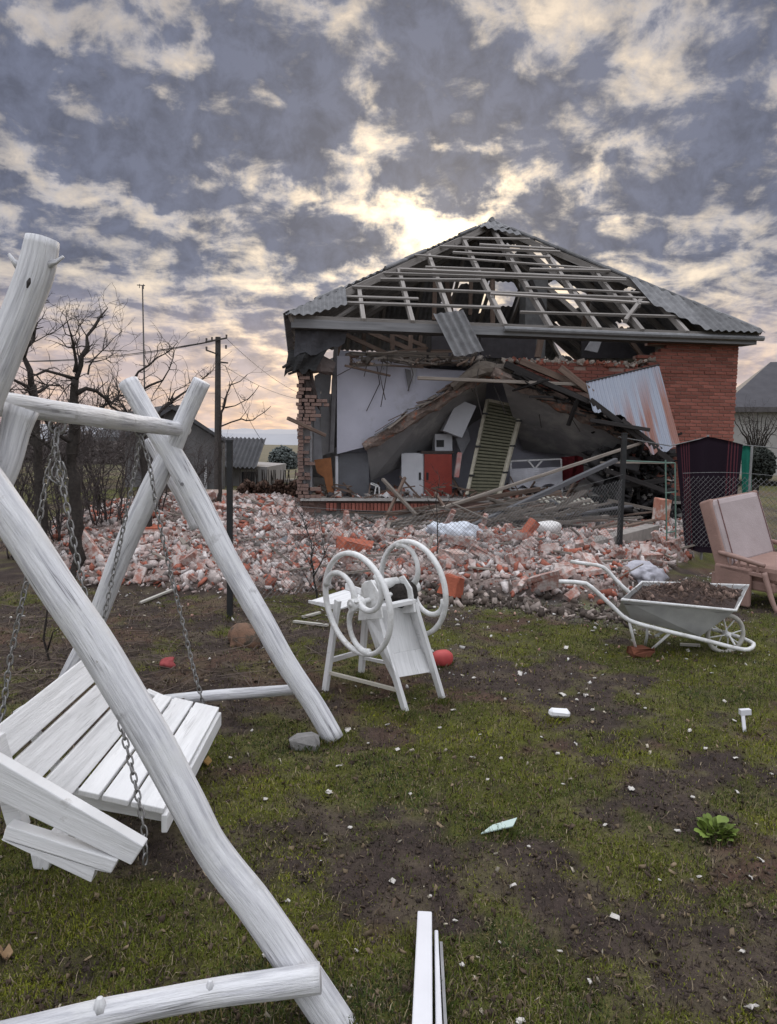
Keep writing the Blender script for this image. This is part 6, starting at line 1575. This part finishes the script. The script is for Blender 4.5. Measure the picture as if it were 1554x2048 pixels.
# ------------------------------------------------------------------ bare trees and shrubs
def twig_tree(name, label, base, limbs, ntw, twl, seed, cat='tree', group=None, tw_r=.008, mains=True, up=.5, m=None):
    m = m or BARK()
    """limbs: list of (points, r0, r1); short crooked twigs grow from them"""
    r = np.random.default_rng(seed)
    t = thing(name, label, cat, base, group)
    tb = MB(); pool = []
    for i, (pts, r0, r1) in enumerate(limbs):
        rp, rr = resample(pts, list(np.linspace(r0 * (.82 if i else .92), r1 * .8, len(pts))), .10)
        rp = [p + r.normal(size=3) * .012 for p in rp]
        tb.tube(rp, [q * (1 + .12 * r.normal()) for q in rr], 8)
        k0 = 2 if i else len(rp) // 2
        for p, q, p2 in zip(rp[k0:], rr[k0:], rp[k0 - 1:]): pool.append((p, p - p2, q))
    tb.build('trunk', m, t, smooth=True)
    cb = MB()
    for k in range(ntw):
        p, d, q = pool[int(len(pool) * r.random() ** .8) % len(pool)]
        d = d / (np.linalg.norm(d) + 1e-9); v = r.normal(size=3) + d * .5 + np.array([0, 0, up]); v /= np.linalg.norm(v)
        L = twl * (.25 + r.random() ** 1.6); n = 5; pts = [p]; rad = [min(q * .7, tw_r)]
        for j in range(n):
            v = v + r.normal(size=3) * .28 + np.array([0, 0, .07]); v /= np.linalg.norm(v)
            pts.append(pts[-1] + v * L / n); rad.append(max(.0018, rad[0] * (1 - (j + 1) / (n + .6))))
            if r.random() < .5:
                v2 = v + r.normal(size=3) * .9; v2 /= np.linalg.norm(v2); l2 = L * r.uniform(.12, .4)
                m1 = pts[-1] + v2 * l2 * .5; v3 = v2 + r.normal(size=3) * .35; cb.tube([pts[-1], m1, m1 + v3 * l2 * .5], [max(.0025, rad[-1] * .7), max(.002, rad[-1] * .5), .0016], 3, cap=False)
        cb.tube(pts, rad, 4, cap=False)
    if cb.v: cb.build('crown', m, t)
    return t
Yt = 8.4
def LP(pts, Y=Yt, dY=0.0): return [P(x, y, Y + dY * i / max(1, len(pts) - 1)) for i, (x, y) in enumerate(pts)]
base = G(152, 1165); base[2] = lawn_z(base)
twig_tree('fruit_tree', 'bare knobbly fruit tree with dark trunk rising behind the swing beam', base, [
    (LP([(156, 1175), (152, 1090), (150, 980), (146, 900), (150, 845), (152, 800), (151, 757)]), .085, .055),
    (LP([(151, 757), (162, 731), (172, 696), (174, 672), (188, 654), (199, 636), (209, 618)], Yt, .3), .045, .008),
    (LP([(152, 745), (146, 700), (140, 670), (133, 637)], Yt, -.3), .028, .006), (LP([(148, 762), (124, 747), (94, 743), (72, 750)], Yt, -.4), .03, .014),
    (LP([(155, 785), (172, 776), (192, 783), (212, 801), (222, 815), (250, 830)], Yt, .5), .035, .012), (LP([(172, 748), (190, 716), (215, 692), (243, 666)], Yt, .6), .014, .004),
    (LP([(170, 724), (192, 722), (212, 718), (226, 710)], Yt, -.2), .012, .004), (LP([(150, 860), (185, 830), (225, 800), (262, 790)], Yt, .8), .03, .008),
    (LP([(150, 890), (100, 860), (70, 800), (50, 775)], Yt, -.6), .03, .01), (LP([(160, 720), (154, 690), (163, 640)], Yt, .2), .012, .004), (LP([(150, 960), (110, 905), (70, 870), (20, 850)], Yt, -.3), .025, .008)], 210, .45, 3)
base = G(70, 1150); base[2] = lawn_z(base)
twig_tree('fruit_tree', 'bare fruit tree with twisted upright limb beside the tall near swing post', base, [
    (LP([(90, 1165), (86, 1050), (80, 950), (74, 870), (68, 800), (64, 770)], 9.0), .08, .055),
    (LP([(65, 770), (61, 742), (49, 713), (55, 692), (64, 682), (71, 654), (72, 622), (80, 607), (86, 600), (87, 575)], 9.0, .2), .05, .007), (LP([(50, 712), (38, 706), (32, 700)], 9.0), .02, .008), (LP([(66, 690), (95, 670), (140, 642), (150, 634)], 9.0, .3), .009, .003),
    (LP([(66, 665), (60, 650), (60, 640)], 9.0), .014, .006), (LP([(72, 655), (88, 655)], 9.0), .01, .005), (LP([(66, 780), (40, 765), (15, 752), (5, 750)], 9.0, -.4), .035, .01), (LP([(66, 790), (100, 770), (125, 780)], 9.0, .5), .03, .008), (LP([(76, 900), (40, 850), (20, 800), (8, 760)], 9.0, .5), .03, .01)], 150, .4, 5)
base = np.array([*P(290, 1050, 10.5)[:2], 0.0])
twig_tree('fruit_tree', 'bare fruit tree with long thin shoots behind the far crossed swing legs', base, [
    (LP([(296, 1060), (292, 960), (286, 880), (284, 800), (284, 780)], 10.5), .075, .04), (LP([(284, 785), (268, 756), (296, 730), (330, 705), (356, 685)], 10.5, .2), .026, .005), (LP([(284, 782), (300, 770), (326, 758), (340, 735), (350, 702)], 10.5, -.2), .022, .006),
    (LP([(268, 756), (285, 758), (308, 746)], 10.5), .012, .005), (LP([(290, 850), (330, 810), (360, 790), (390, 770), (418, 745)], 10.5, .3), .03, .006), (LP([(286, 870), (255, 830), (240, 800), (236, 765)], 10.5, -.3), .025, .006), (LP([(340, 800), (352, 780), (388, 768)], 10.5), .014, .005)], 110, .5, 7)
base = np.array([*P(446, 1010, 13.0)[:2], 0.0])
twig_tree('young_tree', 'slender bare young tree with arching shoots right of the utility pole', base, [
    (LP([(440, 1030), (440, 920), (441, 853), (446, 815), (455, 790)], 13.0), .04, .02), (LP([(446, 820), (455, 790), (461, 772), (478, 764), (495, 752)], 13.0), .02, .006), (LP([(450, 816), (470, 812), (490, 802), (507, 785), (517, 770)], 13.0, .2), .016, .006), (LP([(441, 853), (462, 846), (482, 839), (505, 840), (528, 826), (541, 813)], 13.0, .3), .018, .006),
    (LP([(461, 773), (458, 762)], 13.0), .01, .004), (LP([(482, 839), (490, 825), (500, 808)], 13.0), .008, .003)], 26, .35, 9, up=.3)
# thicket of bare shrubs behind the swing
for (x, Y, hh, nl, seed, lb) in [(30, 9.8, 1.7, 13, 21, 'leftmost dense bare shrub in the dark thicket behind the swing'), (120, 10.6, 1.7, 13, 22, 'dense bare shrub in the thicket behind the dark fruit tree trunk'), (215, 11.6, 1.75, 13, 23, 'dense bare shrub in the thicket seen under the swing beam'), (310, 12.6, 1.45, 12, 24, 'dense bare shrub in the thicket behind the far crossed legs'), (20, 13.0, 2.2, 14, 25, 'taller bare shrub at the back left of the thicket'), (180, 14.0, 2.1, 14, 26, 'taller bare shrub at the back of the thicket in the middle'), (372, 15.5, 1.1, 8, 27, 'bare shrub before the grey neighbouring house')]:
    b0 = P(x, 1000, Y); b0[2] = lawn_z(b0); r = np.random.default_rng(seed); limbs = []
    for k in range(nl):
        a = r.random() * 2 * PI; o = b0 + np.array([math.cos(a), math.sin(a), 0]) * .3 * r.random(); s_ = .25 + .75 * r.random()
        p1_ = o + np.array([math.cos(a) * .25 * s_, math.sin(a) * .25 * s_, hh * .4]); p2_ = p1_ + np.array([math.cos(a) * .35 * s_ + r.normal() * .1, math.sin(a) * .3 * s_, hh * .35 * r.uniform(.7, 1.2)]); p3_ = p2_ + np.array([r.normal() * .15, r.normal() * .15, hh * .25 * r.uniform(.5, 1.3)])
        limbs.append(([o, p1_, p2_, p3_], .014, .005))
    twig_tree('bare_shrub', lb, b0, limbs, 420, .55, seed, 'shrub', None, .005, up=.2, m=mat('shrub_bark', (.105, .088, .082), (.05, .042, .042), 20, .9))
# brambles and dead twigs on the heap beside the cutter
b0 = P(640, 1215, 7.3); b0[2] = lawn_z(b0)
twig_tree('dead_sapling', 'leafless sapling tangled on the rubble left of the left flywheel', b0, [(LP([(640, 1232), (632, 1190), (628, 1140), (622, 1080), (605, 1035), (592, 1010)], 7.3), .014, .004), (LP([(628, 1140), (610, 1110), (596, 1085)], 7.3, .2), .008, .003), (LP([(630, 1150), (650, 1110), (645, 1075)], 7.3), .008, .003), (LP([(632, 1180), (610, 1160), (600, 1130)], 7.3), .008, .003), (LP([(626, 1235), (600, 1220), (590, 1200)], 7.3), .008, .003)], 46, .4, 31, 'sapling', None, .004)
b0 = P(873, 1135, 9.0); b0[2] = lawn_z(b0)
twig_tree('thin_sapling', 'thin upright dead stem behind the right flywheel', b0, [(LP([(871, 1165), (873, 1110), (874, 1060), (872, 1000), (878, 960)], 9.0), .012, .004), (LP([(874, 1040), (860, 1010), (850, 990)], 9.0), .006, .003), (LP([(874, 1050), (890, 1015), (905, 985)], 9.0), .006, .003)], 12, .3, 33, 'sapling', None, .004)
b0 = P(92, 1345, 5.2); b0[2] = lawn_z(b0)
twig_tree('thin_sapling', 'thin dark upright stem behind the back of the swing bench', b0, [(LP([(94, 1350), (92, 1280), (90, 1200), (92, 1130)], 5.2), .011, .008), (LP([(94, 1300), (105, 1270), (118, 1255)], 5.2), .007, .004)], 10, .25, 35, 'sapling', None, .004)
# dead twigs over the brown ground
b = MB(); r = np.random.default_rng(90)
for k in range(520):
    x, y = (r.uniform(-20, 620), r.uniform(1190, 1420)) if k < 430 else (r.uniform(540, 720), r.uniform(1120, 1250))
    g_ = G(x, y)
    z_ = lawn_z(g_) + .01; a = r.random() * 2 * PI; L = r.uniform(.08, .5); d = np.array([math.cos(a), math.sin(a), r.normal() * .18]); p_ = np.array([g_[0], g_[1], z_])
    pm = p_ + d * L * .5 + r.normal(size=3) * .03; pm[2] = max(pm[2], z_); pe = p_ + d * L + r.normal(size=3) * .05; pe[2] = max(pe[2], z_ - .005)
    b.tube([p_, pm, pe], [.0035, .003, .0015], 3, cap=False)
b.build('dead_twigs', mat('pale_twig', (.16, .12, .095), (.07, .055, .045), 9, .9), label='tangle of dead twigs on the brown ground', kind='stuff')

# brown beech hedge at the left of the house
hb = thing('brown_hedge', 'clipped brown leafy hedge between the grey house and the ruin', 'hedge', P(535, 1000, 19))
r = np.random.default_rng(44); n = 5200
xx = r.uniform(478, 592, n); yy = r.uniform(968, 1042, n); YY_ = r.uniform(18.6, 19.8, n)
pp = np.array([P(a, c + 6 * math.sin(a * .2), d) for a, c, d in zip(xx, yy, YY_)])
chunk_cloud('foliage', pp[:, 0], pp[:, 1], pp[:, 2], .05 + .07 * r.random(n), .25, np.array([.085, .05, .036]) * (.5 + r.random((n, 1))), VCOL(), parent=hb)
b = MB()
for k in range(40):
    p_ = P(482 + k * 2.7, 1035, 19.2); p_[2] = -.1; b.tube([p_, p_ + np.array([r.normal() * .08, r.normal() * .08, 1.0])], [.02, .008], 5)
b.build('stems', BARK(), hb)

# ------------------------------------------------------------------ grey neighbouring house on the left
nh = thing('grey_house', 'small grey house with dark corrugated roof left of the ruin', 'house', P(440, 1000, 25))
gw = mat('grey_house_wall', (.17, .165, .165), (.12, .118, .12), 1.5, .95, .3, 8); dr = mat('dark_house_roof', (.10, .10, .105), (.065, .065, .07), 3, .85, .2)
Yh = 25.0
def hq(pts, Y, d, nm, m, par): b = MB(); b.slab([P(x, y, Y) for x, y in pts], np.array([0, d, 0])); return b.build(nm, m, par)
hq([(250, 1030), (445, 1030), (445, 885), (395, 852), (345, 815), (250, 872)], Yh, .4, 'wall', gw, nh)
b = MB(); b.slab([P(345, 808, Yh - .3), P(452, 880, Yh - .3), P(452, 886, Yh - .3), P(345, 818, Yh - .3)], np.array([-3.4, 6, 0])); b.build('roof', dr, nh)
b = MB(); b.slab([P(345, 808, Yh - .3), P(345, 818, Yh - .3), P(240, 882, Yh - .3), P(240, 874, Yh - .3)], np.array([-3.4, 6, 0])); b.build('roof', dr, nh)
ch = hq([(351, 850), (372, 850), (372, 810), (351, 810)], Yh + 1.5, .5, 'chimney', dr, nh)
b = MB(); b.beam(P(412, 990, Yh - .12), P(411, 918, Yh - .12), .08, .08); b.build('downpipe', mat('white_pipe', (.55, .55, .56), None, 5, .5), nh)
hq([(440, 1030), (534, 1030), (534, 934), (440, 928)], Yh + 2, 5, 'wall', mat('pale_house_wall', (.26, .25, .255), (.2, .195, .2), 2, .95), nh)
b = MB(); a_, c_, d_, e_ = P(440, 874, Yh + 3.6), P(527, 877, Yh + 3.6), P(536, 934, Yh + 1.6), P(455, 934, Yh + 1.6)
nn2 = np.cross(c_ - a_, d_ - a_); nn2 /= np.linalg.norm(nn2)
uu_ = (c_ - a_) / np.linalg.norm(c_ - a_); ss_ = (e_ - a_) - uu_ * ((e_ - a_) @ uu_); Ls = np.linalg.norm(ss_); ss_ /= Ls
nz = nn2 if nn2[2] > 0 else -nn2
csheet('corrugated_roof', a_, uu_, ss_, nz, 0, np.linalg.norm(c_ - a_) + .1, lambda u: 0, lambda u: Ls, dr, amp=.04, pitch=.16, per=5, parent=nh, thick=.03)
hq([(484, 971), (508, 971), (508, 944), (484, 944)], Yh + 1.93, .1, 'window', mat('dark_window', (.02, .022, .028), None, 5, .2), nh)
hq([(482, 943), (510, 943), (510, 939), (482, 939)], Yh + 1.9, .1, 'lintel', mat('pale_lintel', (.4, .39, .38), None, 5, .8), nh)
hq([(520, 970), (592, 968), (592, 958), (520, 960)], 30, .3, 'low_wall', mat('pale_low_wall', (.42, .38, .36), None, 5, .9), nh)
# utility pole
t = thing('utility_pole', 'tall dark utility pole with two short crossarms left of the ruin', 'utility pole', np.array([*P(431, 1010, 21)[:2], 0]))
b = MB(); p_ = P(432, 1020, 21); q_ = P(436, 674, 21); p_[0] = q_[0] - .03; p_[2] = -.1; b.tube([p_, q_], [.105, .075], 8); b.build('pole', mat('pole_wood', (.075, .07, .065), (.05, .045, .042), 9, .9), t)
for (x0, y0, x1, y1) in [(411, 684, 454, 676), (412, 700, 434, 708), (438, 724, 456, 726)]:
    b = MB(); b.beam(P(x0, y0, 20.9), P(x1, y1, 20.9), .04, .04); b.build('crossarm', MATS['pole_wood'], t)
for (x, y) in [(413, 680), (424, 678), (453, 673), (452, 694), (413, 697)]:
    c = P(x, y, 20.9); b = MB(); b.tube([c - HW * .05, c + HW * .05], [.025, .03], 6); b.build('insulator', mat('insulator', (.12, .1, .09), None, 9, .4), t)
def wire_(x0, y0, Y0, x1, y1, Y1, sag):
    a, c = P(x0, y0, Y0), P(x1, y1, Y1); return [a + (c - a) * k / 16 - HW * sag * 4 * (k / 16) * (1 - k / 16) for k in range(17)]
b = MB()
for (x, y, sg) in [(413, 684, .5), (424, 683, .5), (453, 677, .6)]:
    b.tube(wire_(x, y, 20.9, x - 720, y + 10, 24, sg), .008, 4, cap=False)
for (x, y) in [(453, 677), (440, 726)]:
    b.tube(wire_(x, y, 20.9, 640, 800, 30, .3), .008, 4, cap=False)
b.tube(wire_(450, 730, 20.9, 530, 890, 27, .2), .008, 4, cap=False)
b.build('cable', mat('cable', (.05, .05, .05), None, 9, .6), t)
# tv antenna mast
t = thing('antenna_mast', 'very thin tall antenna mast rising left of the utility pole', 'antenna', np.array([*P(290, 1000, 24)[:2], 0]))
b = MB(); q_ = P(285, 570, 24); p_ = np.array([q_[0] + .05, q_[1], 0]); b.tube([p_, q_], [.03, .022], 6); b.build('mast', mat('mast', (.14, .13, .13), None, 9, .5), t)
b = MB(); b.tube([P(274, 570, 24), P(290, 571, 24)], .016, 5); b.tube([P(279, 568, 24), P(279, 576, 24)], .012, 4); b.tube([P(287, 568, 24), P(287, 578, 24)], .012, 4); b.build('aerial', MATS['mast'], t)

# ------------------------------------------------------------------ neighbour on the right
rh = thing('pale_house', 'pale house with dark hipped roof at the right edge', 'house', P(1530, 930, 34))
Yr = 34
hq([(1458, 950), (1700, 950), (1700, 812), (1458, 812)], Yr, 8, 'wall', mat('pale_plaster', (.40, .385, .365), (.33, .32, .305), 1.2, .95), rh)
b = MB(); e0, e1, e2, e3 = P(1440, 815, Yr - .5), P(1740, 815, Yr - .5), P(1700, 800, Yr + 9), P(1440, 800, Yr + 9); r0_, r1_ = P(1541, 724, Yr + 3.5), P(1640, 722, Yr + 3.5)
b.add([e0, e1, e2, e3, r0_, r1_], [(0, 1, 5, 4), (1, 2, 5), (2, 3, 4, 5), (3, 0, 4), (3, 2, 1, 0)]); b.build('roof', mat('dark_slate_roof', (.075, .072, .08), (.055, .053, .06), 2, .8, .2), rh)
b = MB(); b.slab([P(1440, 824, Yr - .5), P(1740, 824, Yr - .5), P(1740, 814, Yr - .5), P(1440, 814, Yr - .5)], np.array([0, .12, 0])); b.build('eaves', mat('dark_eaves', (.12, .11, .11), None, 4, .8), rh)
b0 = P(1512, 905, 27); b0[2] = 0
limbs = []; r = np.random.default_rng(61)
for k in range(11):
    x1 = 1468 + k * 9.5; limbs.append(([b0, P(1512 + (x1 - 1512) * .35, 890, 27), P(1512 + (x1 - 1512) * .75, 855 + abs(x1 - 1512) * .1, 27 + r.normal() * .3), P(x1, 822 + abs(x1 - 1512) * .35, 27 + r.normal() * .5)], .05, .008))
twig_tree('bare_bush', 'bare bush with fanned branches before the pale house on the right', b0, limbs, 210, .8, 63, 'bush', None, .010)
dhm = mat('dark_evergreen', (.03, .035, .03), (.018, .02, .018), 9, .9)
hd = thing('dark_shrub', 'dark round evergreen shrub right of the green plastic strip', 'shrub', P(1520, 960, 22))
n = 2600; r = np.random.default_rng(71); th_ = r.random(n) * 2 * PI; ph_ = np.arccos(r.uniform(-1, 1, n)); ra = r.random(n) ** .35
c = P(1518, 930, 22); pp = np.stack([c[0] + .42 * ra * np.sin(ph_) * np.cos(th_), c[1] + .5 * ra * np.sin(ph_) * np.sin(th_), c[2] + .52 * ra * np.cos(ph_)], -1)
chunk_cloud('foliage', pp[:, 0], pp[:, 1], pp[:, 2], .05 + .06 * r.random(n), .25, np.array([.035, .04, .034]) * (.5 + r.random((n, 1))), VCOL(), parent=hd)
b = MB(); b.tube([np.array([c[0], c[1], 0]), c], [.05, .03], 6); b.build('trunk', BARK(), hd)
# long hedge further right behind
# ------------------------------------------------------------------ far hills and trees
xs_ = np.linspace(-900, 900, 181); V = []; F = []
for i, x in enumerate(xs_):
    h_ = 17 + 9 * math.sin(x * .006 + 1.0) + 6 * math.sin(x * .017) + 10 * (fbm(x, 0, .03, 4, 2) - .5)
    for (dy, z) in ((0, -2), (60, h_ * .6), (160, h_)): V.append((x, 560 + dy + x * .05, max(z, -2)))
for i in range(180):
    for k in range(2): F.append((i * 3 + k, (i + 1) * 3 + k, (i + 1) * 3 + k + 1, i * 3 + k + 1))
b = MB(); b.add(V, F); b.build('hills', mat('far_hills', (.34, .35, .38), (.29, .30, .33), .02, .95), kind='structure', label='low haze tinted hills on the horizon')  # distance haze is painted into the pale bluish hill colour
for (x, y, Y, rx, rz, lb) in [(566, 925, 46, .9, 1.0, 'small hazy tree beyond the hedge left of the ruin'), (590, 932, 50, .8, .8, 'low hazy bush beyond the hedge beside the corner of the ruin')]:
    c = P(x, y, Y); t = thing('far_tree', lb, 'tree', np.array([c[0], c[1], 0])); n = 1500; r = np.random.default_rng(int(x)); th_ = r.random(n) * 2 * PI; ph_ = np.arccos(r.uniform(-1, 1, n)); ra = r.random(n) ** .4
    pp = np.stack([c[0] + rx * ra * np.sin(ph_) * np.cos(th_), c[1] + rx * ra * np.sin(ph_) * np.sin(th_), c[2] + rz * ra * np.cos(ph_)], -1)
    chunk_cloud('crown', pp[:, 0], pp[:, 1], pp[:, 2], .1 + .12 * r.random(n), .3, np.array([.11, .125, .12]) * (.6 + .7 * r.random((n, 1))), VCOL(), parent=t)  # crown colour greyed to imitate haze
    b = MB(); b.tube([np.array([c[0], c[1], -.2]), c], [.12, .06], 6); b.build('trunk', BARK(), t)

# grass and straw grown up round the feet of things
def tufts(name, spots, label):
    P_ = []
    for (x, y, rx, ry, n) in spots:
        g_ = G(x, y); wx = abs(G(x + rx, y)[0] - g_[0]); wy = abs(G(x, y - ry)[1] - g_[1])
        a = rng.normal(size=(n, 2)) * np.array([wx, wy]) * .6; P_.append(a + np.array([g_[0], g_[1]]))
    q = np.concatenate(P_); x, y = q[:, 0], q[:, 1]; k = len(x)
    h = .012 + .04 * rng.random(k) ** 1.6; a = rng.random(k) * 2 * PI; l = .7 * rng.random(k); w = .004 * (.6 + rng.random(k))
    z = gz(x, y) - .004; dx, dy = np.cos(a), np.sin(a)
    p0 = np.stack([x - dy * w / 2, y + dx * w / 2, z], -1); p1 = np.stack([x + dy * w / 2, y - dx * w / 2, z], -1)
    m = np.stack([x + dx * h * l * .4, y + dy * h * l * .4, z + h * .6], -1); t = np.stack([x + dx * h * l, y + dy * h * l, z + h * np.sqrt(1 - l * l * .9)], -1)
    V = np.stack([p0, p1, m, t], 1).reshape(-1, 3); b = np.arange(k)[:, None] * 4
    F = np.concatenate([b + [0, 1, 2], b + [1, 3, 2]], 0)
    fast_mesh(name, V, F, MATS['grass_blade'], np.repeat(gcol(x, y, x, k), 4, axis=0), label=label)
tufts('grass_tufts', [(664, 1474, 34, 12, 420), (812, 1428, 16, 8, 260), (887, 1404, 16, 8, 260), (650, 1386, 16, 7, 220), (722, 1354, 14, 6, 160), (884, 1334, 26, 7, 260), (609, 1494, 34, 8, 320), (1118, 1442, 24, 6, 220), (1450, 1322, 40, 7, 360), (1275, 1310, 20, 6, 200), (1294, 1308, 20, 6, 200),
    (838, 1950, 8, 60, 260), (884, 1960, 10, 70, 320), (1000, 1662, 40, 8, 240), (1432, 1680, 40, 12, 260), (690, 2046, 60, 20, 300), (1490, 1470, 14, 6, 120), (1437, 1206, 30, 6, 220), (1495, 1208, 30, 6, 220), (460, 1238, 10, 4, 120)], 'longer grass grown round the feet of things on the lawn')

# far off bare wood behind the garden
n = 7000; r = np.random.default_rng(120); xx = r.uniform(-330, 405, n); dd = r.uniform(48, 62, n); top = 868 + 10 * np.sin(xx * .021) + 8 * np.sin(xx * .07 + 1); yy = top + (930 - top) * r.random(n) ** .8
pp = np.array([P(a, c, d) for a, c, d in zip(xx, yy, dd)]); pp[:, 2] = np.maximum(pp[:, 2], .1)
chunk_cloud('far_wood', pp[:, 0], pp[:, 1], pp[:, 2], .12 + .28 * r.random(n), .25, np.array([.135, .115, .108]) * (.55 + .8 * r.random((n, 1))), VCOL(), 'far off bare brown wood behind the garden')  # brown made paler in the colour itself to suggest distance haze
